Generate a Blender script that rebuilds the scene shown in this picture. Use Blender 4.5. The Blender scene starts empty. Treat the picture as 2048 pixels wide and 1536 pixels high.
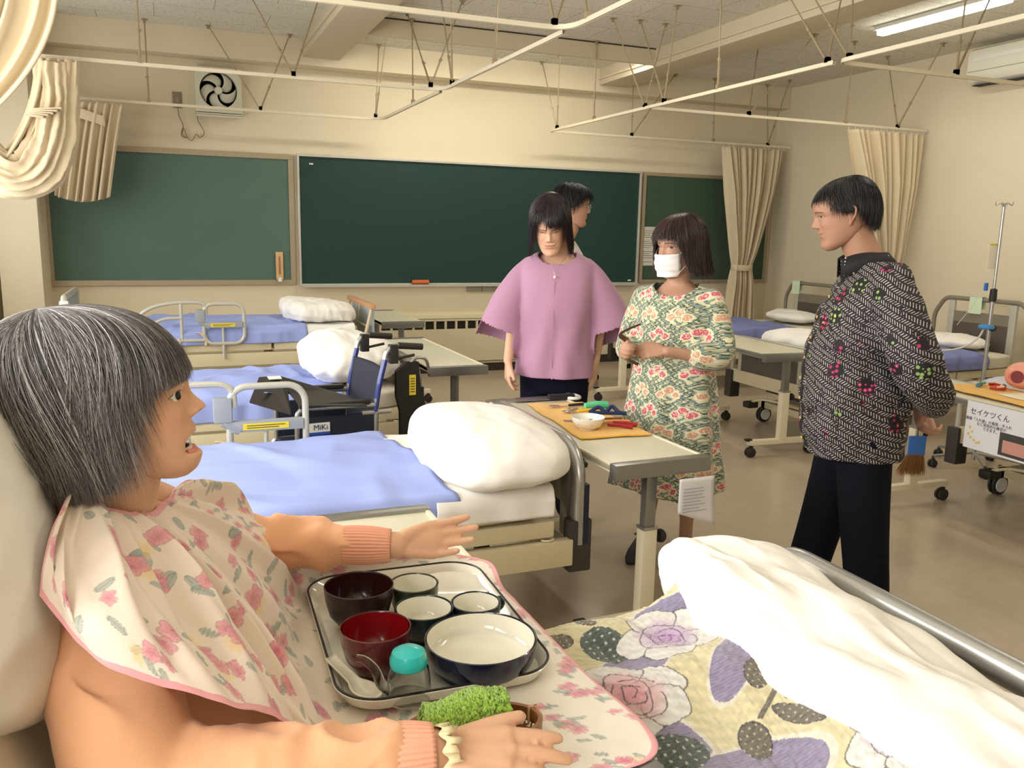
import bpy, bmesh, math, random
import numpy as np
from mathutils import Vector, Matrix, Euler
from math import pi, sin, cos, radians as RAD
random.seed(7)
rng = np.random.default_rng(11)
sc = bpy.context.scene
COL = sc.collection

# ------------------------------------------------------------------ camera
cam_d = bpy.data.cameras.new('camera')
cam = bpy.data.objects.new('camera', cam_d)
COL.objects.link(cam)
cam_d.sensor_width = 36.0
cam_d.lens = 36.0 * 1679.02 / 2048.0
cam_d.clip_start = 0.05
_r = Vector((0.92637709, -0.37607488, 0.0198287))
_u = Vector((0.04938912, 0.17351937, 0.98359125))
_f = Vector((0.37334462, 0.91019707, -0.17931837))
_m = Matrix.Identity(4)
for _i in range(3):
    _m[_i][0], _m[_i][1], _m[_i][2] = _r[_i], _u[_i], -_f[_i]
_m.translation = (0, 0, 1.5)
cam.matrix_world = _m
sc.camera = cam

# ------------------------------------------------------------------ exposure, world
vs = sc.view_settings
vs.view_transform = 'Standard'; vs.look = 'None'; vs.gamma = 1.0; vs.use_curve_mapping = False
vs.exposure = 0.0
world = bpy.data.worlds.new('sky'); sc.world = world
world.use_nodes = True
world.node_tree.nodes['Background'].inputs[0].default_value = (0.95, 0.97, 1.0, 1)
world.node_tree.nodes['Background'].inputs[1].default_value = 1.0

# ------------------------------------------------------------------ large lights
def area(name, loc, rot, sx, sy, power, color=(1, 1, 1), spread=180):
    d = bpy.data.lights.new(name, 'AREA'); d.shape = 'RECTANGLE'; d.size = sx; d.size_y = sy
    d.energy = power; d.color = color; d.spread = RAD(spread)
    o = bpy.data.objects.new(name, d); o.location = loc; o.rotation_euler = rot; COL.objects.link(o)
    return o
# daylight through the windows of the left wall (one light in each opening)
WINDOWS = [(-2.6, -0.7), (-0.3, 1.6), (2.0, 3.9), (4.3, 6.2), (6.5, 7.7)]
for (_a, _b), _p in zip(WINDOWS, (42, 44, 50, 28, 15)):
    area('window_daylight', (-1.66, (_a + _b) / 2, 1.75), (0, RAD(-90), 0), 1.5, _b - _a, _p * (_b - _a), (1.0, 0.985, 0.965))

# ------------------------------------------------------------------ helpers: materials
def new_mat(name):
    m = bpy.data.materials.new(name); m.use_nodes = True
    nt = m.node_tree; b = nt.nodes['Principled BSDF']
    return m, nt, b
def mat(name, color, rough=0.5, metal=0.0, bump=0.0, bscale=200.0, vary=0.0, vscale=4.0, attr=False, sheen=0.0, trans=0.0,
        emit=0.0, coat=0.0, ior=1.45, subs=0.0, stretch=None, spec=None):
    m, nt, b = new_mat(name); L = nt.links
    c = tuple(color) + (1,) if len(color) == 3 else color
    b.inputs['Base Color'].default_value = c
    b.inputs['Roughness'].default_value = rough; b.inputs['Metallic'].default_value = metal
    b.inputs['Sheen Weight'].default_value = sheen; b.inputs['Transmission Weight'].default_value = trans
    b.inputs['Coat Weight'].default_value = coat; b.inputs['IOR'].default_value = ior
    if spec is not None: b.inputs['Specular IOR Level'].default_value = spec
    if subs:
        b.inputs['Subsurface Weight'].default_value = subs
        b.inputs['Subsurface Radius'].default_value = (0.02, 0.008, 0.004)
    if emit:
        b.inputs['Emission Color'].default_value = c; b.inputs['Emission Strength'].default_value = emit
    tc = nt.nodes.new('ShaderNodeTexCoord'); src = tc.outputs['Object']
    if stretch:
        mp = nt.nodes.new('ShaderNodeMapping'); mp.inputs['Scale'].default_value = stretch
        L.new(src, mp.inputs[0]); src = mp.outputs[0]
    col = None
    if attr:
        a = nt.nodes.new('ShaderNodeVertexColor'); a.layer_name = 'Col'; col = a.outputs[0]
        L.new(col, b.inputs['Base Color'])
    if vary:
        n = nt.nodes.new('ShaderNodeTexNoise'); n.inputs['Scale'].default_value = vscale; n.inputs['Detail'].default_value = 5
        L.new(src, n.inputs['Vector'])
        mr = nt.nodes.new('ShaderNodeMapRange'); mr.inputs['To Min'].default_value = 1 - vary; mr.inputs['To Max'].default_value = 1 + vary
        L.new(n.outputs[0], mr.inputs['Value'])
        mx = nt.nodes.new('ShaderNodeVectorMath'); mx.operation = 'SCALE'
        if col: L.new(col, mx.inputs[0])
        else: mx.inputs[0].default_value = c[:3]
        L.new(mr.outputs[0], mx.inputs['Scale']); L.new(mx.outputs[0], b.inputs['Base Color'])
    if bump:
        n = nt.nodes.new('ShaderNodeTexNoise'); n.inputs['Scale'].default_value = bscale; n.inputs['Detail'].default_value = 3
        L.new(src, n.inputs['Vector'])
        bp = nt.nodes.new('ShaderNodeBump'); bp.inputs['Strength'].default_value = bump; bp.inputs['Distance'].default_value = 0.002
        L.new(n.outputs[0], bp.inputs['Height']); L.new(bp.outputs[0], b.inputs['Normal'])
    return m
def srgb(r, g, b):
    f = lambda v: (v / 255 / 12.92) if v / 255 <= 0.04045 else ((v / 255 + 0.055) / 1.055) ** 2.4
    return (f(r), f(g), f(b))

# ------------------------------------------------------------------ helpers: objects and meshes
def link(o, parent=None):
    COL.objects.link(o)
    if parent is not None: o.parent = parent
    return o
def tag(o, label=None, cat=None, group=None, kind=None):
    if label: o['label'] = label
    if cat: o['category'] = cat
    if group: o['group'] = group
    if kind: o['kind'] = kind
    return o
def empty(name, loc=(0, 0, 0), rz=0.0, label=None, cat=None, group=None):
    o = bpy.data.objects.new(name, None); o.empty_display_size = 0.1
    o.location = loc; o.rotation_euler = (0, 0, rz); COL.objects.link(o)
    return tag(o, label, cat, group)
def mesh_obj(name, V, F, m, parent=None, smooth=True, col=None, auto=None, uv=None, loc=None):
    V = np.asarray(V, dtype=np.float64)
    me = bpy.data.meshes.new(name)
    if isinstance(F, np.ndarray):
        k = F.shape[1]; n = len(F)
        me.vertices.add(len(V)); me.vertices.foreach_set('co', V.ravel())
        me.loops.add(n * k); me.loops.foreach_set('vertex_index', F.ravel().astype(np.int32))
        me.polygons.add(n); me.polygons.foreach_set('loop_start', np.arange(0, n * k, k, dtype=np.int32))
        me.update(calc_edges=True)
    else:
        me.from_pydata([tuple(v) for v in V], [], [tuple(f) for f in F])
    me.validate(); me.update()
    if smooth:
        me.polygons.foreach_set('use_smooth', [True] * len(me.polygons))
        if auto: me.set_sharp_from_angle(angle=RAD(auto))
    if col is not None:
        a = me.color_attributes.new('Col', 'FLOAT_COLOR', 'POINT')
        c = np.ones((len(V), 4)); c[:, :3] = col; a.data.foreach_set('color', c.ravel())
    if uv is not None:
        ul = me.uv_layers.new(name='UVMap'); vi = np.zeros(len(me.loops), dtype=np.int32)
        me.loops.foreach_get('vertex_index', vi); ul.data.foreach_set('uv', np.asarray(uv)[vi].ravel())
    if isinstance(m, (list, tuple)):
        for q in m: me.materials.append(q)
    elif m is not None: me.materials.append(m)
    o = bpy.data.objects.new(name, me); link(o, parent)
    if loc is not None: o.location = loc
    return o
class MB:
    """collects pieces of ONE mesh"""
    def __init__(s): s.V = []; s.F = []; s.n = 0; s.C = []
    def add(s, V, F, col=None):
        V = np.asarray(V, dtype=float); s.V.append(V)
        for f in F: s.F.append(tuple(int(i) + s.n for i in f))
        s.n += len(V)
        s.C.append(np.tile(np.array(col if col is not None else (1, 1, 1), dtype=float), (len(V), 1)) if (col is None or np.ndim(col) == 1) else np.asarray(col))
        return s
    def box(s, x0, x1, y0, y1, z0, z1, M=None, b=0.0, col=None):
        bm = bmesh.new(); bmesh.ops.create_cube(bm, size=1.0)
        for v in bm.verts:
            v.co = ((x0 + x1) / 2 + v.co.x * (x1 - x0), (y0 + y1) / 2 + v.co.y * (y1 - y0), (z0 + z1) / 2 + v.co.z * (z1 - z0))
        if b: bmesh.ops.bevel(bm, geom=bm.edges[:], offset=b, segments=2, affect='EDGES', profile=0.7)
        if M is not None: bmesh.ops.transform(bm, matrix=M, verts=bm.verts)
        bm.verts.index_update()
        s.add([v.co[:] for v in bm.verts], [[v.index for v in f.verts] for f in bm.faces], col); bm.free()
        return s
    def tube(s, path, r, n=10, closed=False, cap=True, col=None, flat=1.0, up=None):
        V, F = tube_geo(path, r, n, closed, cap, flat, up); return s.add(V, F, col)
    def lathe(s, prof, c=(0, 0, 0), n=32, M=None, col=None, cap=True):
        V, F = lathe_geo(prof, n, cap); V = np.asarray(V)
        if M is not None: V = np.array([(M @ Vector(v))[:] for v in V])
        s.add(V + np.array(c), F, col); return s
    def build(s, name, m, parent=None, smooth=True, auto=35, usecol=False, loc=None, bevel=0.0):
        V = np.vstack(s.V); o = mesh_obj(name, V, s.F, m, parent, smooth, np.vstack(s.C) if usecol else None, auto, None, loc)
        if bevel:
            q = o.modifiers.new('bevel', 'BEVEL'); q.width = bevel; q.segments = 2; q.limit_method = 'ANGLE'
        return o
def catmull(P, n):
    P = np.asarray(P, dtype=float)
    if len(P) < 3: return np.array([P[0] + (P[-1] - P[0]) * t for t in np.linspace(0, 1, n)])
    Q = np.vstack([2 * P[0] - P[1], P, 2 * P[-1] - P[-2]]); out = []
    m = len(P) - 1
    for t in np.linspace(0, m, n):
        i = min(int(t), m - 1); u = t - i
        a, b, c, d = Q[i], Q[i + 1], Q[i + 2], Q[i + 3]
        out.append(0.5 * ((2 * b) + (-a + c) * u + (2 * a - 5 * b + 4 * c - d) * u * u + (-a + 3 * b - 3 * c + d) * u ** 3))
    return np.array(out)
def frames(path, up=None, closed=False):
    P = np.asarray(path, dtype=float); n = len(P)
    if closed: T = np.roll(P, -1, 0) - np.roll(P, 1, 0)
    else: T = np.gradient(P, axis=0)
    T /= (np.linalg.norm(T, axis=1, keepdims=True) + 1e-12)
    N = np.zeros_like(P)
    if up is not None:
        up = np.asarray(up, dtype=float)
        N = up - (T @ up)[:, None] * T; N /= (np.linalg.norm(N, axis=1, keepdims=True) + 1e-12)
    else:
        a = np.array([0, 0, 1.0]) if abs(T[0][2]) < 0.9 else np.array([1.0, 0, 0])
        v = a - T[0] * (a @ T[0]); v /= np.linalg.norm(v); N[0] = v
        for i in range(1, n):
            v = N[i - 1] - T[i] * (N[i - 1] @ T[i]); N[i] = v / (np.linalg.norm(v) + 1e-12)
    B = np.cross(T, N)
    return T, N, B
def tube_geo(path, r, n=10, closed=False, cap=True, flat=1.0, up=None):
    P = np.asarray(path, dtype=float); m = len(P)
    R = np.full(m, r, dtype=float) if np.isscalar(r) else np.asarray(r, dtype=float)
    T, N, B = frames(P, up, closed)
    a = np.linspace(0, 2 * pi, n, endpoint=False)
    V = (P[:, None, :] + R[:, None, None] * (np.cos(a)[None, :, None] * N[:, None, :] + flat * np.sin(a)[None, :, None] * B[:, None, :])).reshape(-1, 3)
    F = []
    for i in range(m if closed else m - 1):
        j = (i + 1) % m
        for k in range(n):
            l = (k + 1) % n; F.append((i * n + k, i * n + l, j * n + l, j * n + k))
    if cap and not closed:
        F.append(tuple(range(n))[::-1]); F.append(tuple((m - 1) * n + k for k in range(n)))
    return V, F
def lathe_geo(prof, n=32, cap=True):
    prof = np.asarray(prof, dtype=float); m = len(prof); a = np.linspace(0, 2 * pi, n, endpoint=False)
    V = np.stack([prof[:, 0:1] * np.cos(a), prof[:, 0:1] * np.sin(a), np.repeat(prof[:, 1:2], n, 1)], -1).reshape(-1, 3)
    F = []
    for i in range(m - 1):
        for k in range(n):
            l = (k + 1) % n; F.append((i * n + k, i * n + l, (i + 1) * n + l, (i + 1) * n + k))
    if cap:
        F.append(tuple(range(n))[::-1]); F.append(tuple((m - 1) * n + k for k in range(n)))
    return V, F
def grid_faces(m, n, wrap=False):
    i, j = np.meshgrid(np.arange(m - 1), np.arange(n if wrap else n - 1), indexing='ij')
    j2 = (j + 1) % n
    return np.stack([i * n + j, i * n + j2, (i + 1) * n + j2, (i + 1) * n + j], -1).reshape(-1, 4)
def box_obj(name, x0, x1, y0, y1, z0, z1, m, parent=None, b=0.0):
    return MB().box(x0, x1, y0, y1, z0, z1, None, b).build(name, m, parent)
def tube_obj(name, path, r, m, parent=None, n=10, closed=False):
    return MB().tube(path, r, n, closed).build(name, m, parent)
def solidify(o, t, off=-1):
    q = o.modifiers.new('thickness', 'SOLIDIFY'); q.thickness = t; q.offset = off; return o
def subsurf(o, l=1):
    q = o.modifiers.new('sub', 'SUBSURF'); q.levels = l; q.render_levels = l; return o
def round_rect(x0, x1, y0, y1, r, n=6):
    P = []
    for cx, cy, a0 in ((x1 - r, y1 - r, 0), (x0 + r, y1 - r, 90), (x0 + r, y0 + r, 180), (x1 - r, y0 + r, 270)):
        for k in range(n + 1):
            a = RAD(a0 + 90 * k / n); P.append((cx + r * cos(a), cy + r * sin(a)))
    return P
def fillet(P, r, n=5):
    """polyline with rounded corners"""
    P = [Vector(p) for p in P]; out = [P[0]]
    for i in range(1, len(P) - 1):
        a, b, c = P[i - 1], P[i], P[i + 1]
        d1 = (a - b); d2 = (c - b); rr = min(r, d1.length * 0.49, d2.length * 0.49)
        p1 = b + d1.normalized() * rr; p2 = b + d2.normalized() * rr
        for k in range(n + 1):
            t = k / n; out.append((1 - t) ** 2 * p1 + 2 * t * (1 - t) * b + t * t * p2)
    out.append(P[-1]); return [tuple(v) for v in out]
def snoise(p, seed=0, oct=3):
    """cheap smooth noise of Nx3 points, about -1..1"""
    r = np.random.default_rng(seed); p = np.asarray(p, dtype=float); out = np.zeros(p.shape[:-1]); amp = 1.0; tot = 0
    for o in range(oct):
        for k in range(4):
            d = r.normal(size=3); d /= np.linalg.norm(d); ph = r.uniform(0, 6.28)
            out += amp * np.sin((p @ d) * (2 ** o) * r.uniform(0.8, 1.3) * 3.1 + ph + 1.3 * np.sin((p @ r.normal(size=3)) * (2 ** o)))
        tot += amp * 2.0; amp *= 0.5
    return out / tot
def text_obj(name, body, size, loc, rot, m, parent=None, extrude=0.0004, align='CENTER'):
    c = bpy.data.curves.new(name, 'FONT'); c.body = body; c.size = size; c.align_x = align; c.align_y = 'CENTER'; c.extrude = extrude
    t = bpy.data.objects.new('t', c); COL.objects.link(t); dg = bpy.context.evaluated_depsgraph_get(); me = bpy.data.meshes.new_from_object(t.evaluated_get(dg)); bpy.data.objects.remove(t)
    me.materials.clear(); me.materials.append(m); o = bpy.data.objects.new(name, me); o.location = loc; o.rotation_euler = rot; link(o, parent); return o
# ================================================================== ROOM
DW = 8.68; XR = 7.0; CEIL = 3.24; YB = -4.0; XL = -1.6
M_wall = mat('wall_paint', srgb(220, 208, 180), 0.75, bump=0.25, bscale=90, vary=0.03, vscale=2)
M_trim = mat('trim_paint', srgb(205, 192, 165), 0.6, bump=0.1, bscale=60)
M_base = mat('dark_base', srgb(58, 48, 42), 0.5, vary=0.05)
def struct(o): o['kind'] = 'structure'; return o
# floor: beige vinyl with faint joints
m, nt, b = new_mat('vinyl_floor'); Lk = nt.links
tc = nt.nodes.new('ShaderNodeTexCoord')
n1 = nt.nodes.new('ShaderNodeTexNoise'); n1.inputs['Scale'].default_value = 1.6; n1.inputs['Detail'].default_value = 6
n2 = nt.nodes.new('ShaderNodeTexNoise'); n2.inputs['Scale'].default_value = 18; n2.inputs['Detail'].default_value = 4
mp = nt.nodes.new('ShaderNodeMapping'); mp.inputs['Scale'].default_value = (1, 0.15, 1)
Lk.new(tc.outputs['Object'], mp.inputs[0]); Lk.new(mp.outputs[0], n1.inputs[0]); Lk.new(tc.outputs['Object'], n2.inputs[0])
ad = nt.nodes.new('ShaderNodeMath'); ad.operation = 'MULTIPLY_ADD'; Lk.new(n2.outputs[0], ad.inputs[0]); ad.inputs[1].default_value = .35; Lk.new(n1.outputs[0], ad.inputs[2])
cr = nt.nodes.new('ShaderNodeValToRGB'); cr.color_ramp.elements[0].position = 0.55; cr.color_ramp.elements[1].position = 1.0; ad_half = True
cr.color_ramp.elements[0].color = srgb(178, 162, 140) + (1,); cr.color_ramp.elements[1].color = srgb(190, 175, 154) + (1,)
Lk.new(ad.outputs[0], cr.inputs[0])
bk = nt.nodes.new('ShaderNodeTexBrick'); bk.inputs['Scale'].default_value = 1.0; bk.inputs['Mortar Size'].default_value = 0.0015
bk.inputs['Brick Width'].default_value = 1.82; bk.inputs['Row Height'].default_value = 0.91; bk.offset = 0
bk.inputs['Color1'].default_value = bk.inputs['Color2'].default_value = (1, 1, 1, 1); bk.inputs['Mortar'].default_value = (0.86, 0.84, 0.8, 1)
Lk.new(tc.outputs['Object'], bk.inputs[0])
mx = nt.nodes.new('ShaderNodeMix'); mx.data_type = 'RGBA'; mx.blend_type = 'MULTIPLY'; mx.inputs[0].default_value = 1
Lk.new(cr.outputs[0], mx.inputs[6]); Lk.new(bk.outputs[0], mx.inputs[7]); Lk.new(mx.outputs[2], b.inputs['Base Color'])
b.inputs['Roughness'].default_value = 0.22; b.inputs['Specular IOR Level'].default_value = 0.55
bp = nt.nodes.new('ShaderNodeBump'); bp.inputs['Strength'].default_value = 0.05; bp.inputs['Distance'].default_value = 0.002
n3 = nt.nodes.new('ShaderNodeTexNoise'); n3.inputs['Scale'].default_value = 5; Lk.new(tc.outputs['Object'], n3.inputs[0])
Lk.new(n3.outputs[0], bp.inputs['Height']); Lk.new(bp.outputs[0], b.inputs['Normal']); M_floor = m
struct(box_obj('floor', XL - .2, XR + .2, YB - .2, DW + .2, -0.1, 0, M_floor))
# ceiling: acoustic tiles with pinholes
m, nt, b = new_mat('ceiling_tile'); Lk = nt.links
tc = nt.nodes.new('ShaderNodeTexCoord')
bk = nt.nodes.new('ShaderNodeTexBrick'); bk.inputs['Scale'].default_value = 1.0; bk.inputs['Mortar Size'].default_value = 0.0022
bk.inputs['Brick Width'].default_value = 0.91; bk.inputs['Row Height'].default_value = 0.455; bk.offset = 0.5
bk.inputs['Color1'].default_value = srgb(226, 222, 206) + (1,); bk.inputs['Color2'].default_value = srgb(220, 216, 200) + (1,)
bk.inputs['Mortar'].default_value = srgb(128, 118, 98) + (1,)
Lk.new(tc.outputs['Object'], bk.inputs[0])
vo = nt.nodes.new('ShaderNodeTexVoronoi'); vo.inputs['Scale'].default_value = 38; Lk.new(tc.outputs['Object'], vo.inputs[0])
lt = nt.nodes.new('ShaderNodeMath'); lt.operation = 'LESS_THAN'; lt.inputs[1].default_value = 0.2; Lk.new(vo.outputs['Distance'], lt.inputs[0])
mx = nt.nodes.new('ShaderNodeMix'); mx.data_type = 'RGBA'; Lk.new(lt.outputs[0], mx.inputs[0]); Lk.new(bk.outputs[0], mx.inputs[6])
mx.inputs[7].default_value = srgb(150, 140, 118) + (1,); Lk.new(mx.outputs[2], b.inputs['Base Color']); b.inputs['Roughness'].default_value = 0.9
M_ceil = m
struct(box_obj('ceiling', XL - .2, XR + .2, YB - .2, DW + .2, CEIL, CEIL + .1, M_ceil))
struct(box_obj('wall_back', XL - .2, XR + .2, DW, DW + .2, 0, CEIL, M_wall))
struct(box_obj('wall_right', XR, XR + .2, YB - .2, DW + .2, 0, CEIL, M_wall))
struct(box_obj('wall_front', XL - .2, XR + .2, YB - .2, YB, 0, CEIL, M_wall))
# left wall with window openings
mb = MB(); mb.box(XL - .2, XL, YB - .2, DW + .2, 0, 0.95).box(XL - .2, XL, YB - .2, DW + .2, 2.55, CEIL)
e = [YB - .2] + [v for w in WINDOWS for v in w] + [DW + .2]
for k in range(0, len(e), 2): mb.box(XL - .2, XL, e[k], e[k + 1], 0.95, 2.55)
struct(mb.build('wall_left', M_wall))
M_alu = mat('aluminium', srgb(190, 190, 188), 0.35, 0.9)
M_glass = mat('window_glass', (1, 1, 1), 0.02, trans=1.0, ior=1.45)
for k, (a, c) in enumerate(WINDOWS):
    r = struct(empty('window_%d' % (k + 1), (XL - .1, (a + c) / 2, 0.95)))
    h = (c - a) / 2; mb = MB()
    for y in (-h + .02, 0, h - .02): mb.box(-.02, .02, y - .02, y + .02, 0, 1.6)
    mb.box(-.02, .02, -h, h, 0, .04).box(-.02, .02, -h, h, 1.56, 1.6); mb.build('window_frame', M_alu, r)
    MB().box(-.11, -.105, -h, h, 0.02, 1.58).build('pane', M_glass, r)
# band above the back wall, ceiling beams, cross beam, pillar, base
struct(box_obj('trim_1', -0.98, XR, 8.46, DW, 3.0, CEIL, M_wall, b=0.004))
for k, (x0, x1) in enumerate(((1.27, 1.62), (4.42, 4.78))):
    mb = MB().box(x0, x1, YB, 8.46, 3.07, CEIL, b=0.003).box(x0 - .02, x1 + .02, YB, 8.46, 3.12, 3.135)
    struct(mb.build('ceiling_beam', M_trim))
struct(MB().box(1.62, 4.42, 7.33, 7.37, 3.09, CEIL - .012).build('ceiling_panel_trim', M_trim))
struct(box_obj('trim_2', 1.62, 4.42, 7.325, 7.375, CEIL - .012, CEIL - .001, M_base))
struct(box_obj('wall_pillar', -1.29, -0.98, 8.1, DW, 0, CEIL, M_wall, b=0.004))
struct(box_obj('trim_3', XL, -0.98, 8.35, DW, 3.0, CEIL, M_wall))
struct(box_obj('baseboard_back', -0.98, XR, DW - .015, DW, 0, 0.09, M_base))
struct(box_obj('baseboard_right', XR - .015, XR, YB, DW - .02, 0, 0.09, M_base))

# ------------------------------------------------------------------ boards
M_boardframe = mat('board_frame', srgb(172, 158, 132), 0.4, 0.3)
M_chalk = mat('chalkboard', srgb(24, 58, 50), 0.42, vary=0.14, vscale=1.2, bump=0.05)
M_pin = mat('pin_board', srgb(86, 112, 100), 0.7, vary=0.06, vscale=3, bump=0.15, bscale=400)
M_pin2 = mat('pin_board_dark', srgb(62, 84, 66), 0.7, vary=0.06, vscale=3, bump=0.15, bscale=400)
M_white = mat('white_plastic', srgb(232, 229, 220), 0.45)
def board(name, x0, x1, z0, z1, y, m, mf, label, fr=0.04, d=0.03):
    r = empty(name, ((x0 + x1) / 2, DW, z0), 0, label, 'board')
    w = (x1 - x0) / 2; h = z1 - z0
    MB().box(-w + fr * .5, w - fr * .5, -d * .6, -d * .1, fr * .5, h - fr * .5).build('board_surface', m, r)
    mb = MB(); mb.box(-w, w, -d, 0, 0, fr).box(-w, w, -d, 0, h - fr, h).box(-w, -w + fr, -d, 0, fr, h - fr).box(w - fr, w, -d, 0, fr, h - fr)
    mb.build('frame', mf, r, bevel=0.002); return r
board('notice_board', -1.0, 1.19, 0.925, 2.19, DW, M_pin, M_boardframe, 'grey-green pin board with a tan frame near the wall fan', 0.05)
M_silver = mat('silver_trim', srgb(206, 204, 196), 0.35, 0.5)
cb = board('chalkboard', 1.22, 5.1, 0.915, 2.2, DW, M_chalk, M_silver, 'long dark green chalkboard in the middle of the back wall', 0.022, 0.06)
MB().box(-1.92, 1.92, -0.12, -0.06, -0.01, 0.012).build('chalk_tray', M_silver, cb)
board('notice_board', 5.14, 6.96, 0.925, 2.2, DW, M_pin2, M_boardframe, 'darker green pin board partly behind the tied corner curtain', 0.04)
# eraser
er = empty('chalkboard_eraser', (2.46, 8.59, 0.929), 0, 'orange chalkboard eraser lying in the chalk tray', 'eraser')
MB().box(-.09, .09, -.022, .022, 0.012, 0.045, b=.008).build('handle', mat('eraser_orange', srgb(214, 108, 52), 0.7, bump=.3), er)
MB().box(-.085, .085, -.02, .02, 0, 0.0125).build('felt', mat('eraser_felt', srgb(120, 60, 40), 0.9), er)
# wooden thermometer hung on the left board
th = empty('wall_thermometer', (1.03, DW - .032, 0.98), 0, 'wooden wall thermometer hanging at the lower corner of the pin board', 'thermometer')
MB().box(-.035, .035, -.012, 0, 0, .27, b=.003).build('backing_board', mat('pale_wood', srgb(214, 176, 126), 0.6, vary=.1, vscale=30), th)
MB().tube([(0, -.016, .05), (0, -.016, .23)], .003, 6).build('glass_tube', mat('red_spirit', srgb(170, 60, 40), .3), th)
mb = MB()
for k in range(12): mb.box(-.02 if k % 3 == 0 else -.014, -.006, -.0135, -.012, .06 + k * .014, .062 + k * .014).box(.006, .016, -.0135, -.012, .06 + k * .014, .062 + k * .014)
mb.build('scale_marks', M_base, th)
MB().lathe([(0, .0), (.02, .0), (.022, .02), (.012, .04), (0, .042)], (0, -.02, -.02), 14).build('white_clip', M_white, th)
# magnets on the boards
for k, (x, z) in enumerate(((1.36, 2.11), (5.0, 0.96))):
    tag(MB().box(-.02, .02, -.008, 0, -.007, .007, b=.002).build('board_magnet', M_white, loc=(x, DW - .0375 if k == 0 else DW - .04, z)),
        ['small white magnet at the upper corner of the chalkboard', 'small white magnet at the lower end of the chalkboard'][k], 'magnet')
# paper notice
pn = empty('paper_notice', (5.26, DW - .02, 1.13), 0, 'printed paper notice pinned on the dark green board behind the masked woman', 'notice')
MB().box(-.1, .1, -.002, 0, 0, .45).build('sheet', mat('paper', srgb(214, 210, 196), .8), pn)
mb = MB()
for k in range(16):
    if k % 5 == 4: continue
    mb.box(-.08, .04 + .04 * sin(k * 2.1), -.0035, -.002, .40 - k * .024, .405 - k * .024)
mb.build('printed_lines', mat('ink', srgb(90, 88, 84), .8), pn)
# grey switch box under the chalkboard
gb = empty('wall_switch_box', (3.17, DW, 0.84), 0, 'grey double switch box on the wall below the chalkboard', 'switch box')
M_grey = mat('grey_plastic', srgb(150, 144, 128), 0.5)
MB().box(-.17, -.003, -.04, 0, 0, .055, b=.004).build('switch', M_grey, gb); MB().box(.003, .17, -.04, 0, 0, .055, b=.004).build('switch', M_grey, gb)
# ------------------------------------------------------------------ radiator
M_rad = mat('radiator_cream', srgb(214, 204, 172), 0.5, vary=0.02)
M_dark = mat('dark_slot', srgb(50, 46, 40), 0.8)
def radiator(x0, x1, label):
    r = empty('radiator_cover', (0, 8.4, 0), 0, label, 'radiator')
    y1 = DW - 8.4 - .002
    mb = MB().box(x0, x1, 0, .012, .12, .47).box(x0, x1, 0, y1, .575, .59).box(x0, x0 + .02, 0, y1, .1, .575).box(x1 - .02, x1, 0, y1, .1, .575)
    mb.box(x0, x1, .02, y1, .09, .11); mb.box(x0, x1, .0, .012, .555, .58)
    mb.build('casing', M_rad, r)
    MB().box(x0 + .02, x1 - .02, .04, .05, .46, .575).build('grille_recess', M_dark, r)
    mb = MB(); n = int((x1 - x0) / .115)
    for k in range(n + 1):
        x = x0 + .02 + k * (x1 - x0 - .04) / n; mb.box(x - .01, x + .01, 0, .03, .47, .56)
    mb.build('grille_bars', M_rad, r)
    MB().box(x0 + .05, x1 - .05, .04, y1, 0, .09).build('base', M_base, r)
radiator(-0.6, 3.75, 'long cream radiator cover with slotted top under the chalkboard')
# ------------------------------------------------------------------ wall fan, socket, cable
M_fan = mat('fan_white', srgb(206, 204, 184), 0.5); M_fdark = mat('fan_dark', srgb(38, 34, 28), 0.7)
fan = empty('ventilation_fan', (0.52, DW, 2.54), 0, 'square white wall ventilation fan with five curved blades', 'fan')
mb = MB(); S = .205
n = 48; ang = np.linspace(0, 2 * pi, n, endpoint=False)
inner = np.stack([.165 * np.cos(ang), np.full(n, -.1), .19 + .165 * np.sin(ang)], -1)
sq = np.stack([np.clip(np.cos(ang) * 1.45, -1, 1) * S, np.full(n, -.1), .19 + np.clip(np.sin(ang) * 1.45, -1, 1) * (S - .005)], -1)
back = sq.copy(); back[:, 1] = 0
deep = inner.copy(); deep[:, 1] = -.03
mb.add(np.vstack([deep, inner, sq, back]), grid_faces(4, n, True).tolist()); mb.build('housing', M_fan, fan, auto=30)
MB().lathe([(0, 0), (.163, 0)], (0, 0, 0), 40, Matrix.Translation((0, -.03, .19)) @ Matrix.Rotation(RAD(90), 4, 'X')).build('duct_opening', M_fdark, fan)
for k in range(5):
    a0 = k * 2 * pi / 5 + .3; g = []
    for i in range(9):
        t = i / 8; rad = .03 + .125 * t
        for j in range(7):
            s = j / 6; aa = a0 + .75 * t * t + (s - .5) * (0.75 + .25 * sin(pi * t)); g.append((rad * cos(aa), -.055 - .03 * (s - .5), .19 + rad * sin(aa)))
    solidify(mesh_obj('fan_blade', g, grid_faces(9, 7), M_fan, fan), .003)
MB().lathe([(0, .03), (.03, .03), (.036, .022), (.036, 0)], (0, 0, 0), 24, Matrix.Translation((0, -.06, .19)) @ Matrix.Rotation(RAD(90), 4, 'X')).build('hub', M_fan, fan)
MB().box(-S, S, -.11, -.005, -.03, -.018).box(-S, S, -.11, -.1, -.052, -.036).build('louvre', M_fan, fan)
ss = empty('wall_socket', (.16, DW, 2.56), 0, 'small metal wall socket plate beside the ventilation fan', 'socket')
MB().box(-.04, .04, -.012, 0, 0, .14, b=.003).build('plate', mat('socket_metal', srgb(140, 128, 104), .5, .3), ss)
MB().box(-.015, .015, -.03, -.012, .04, .08, b=.003).build('plug', M_grey, ss)
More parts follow.
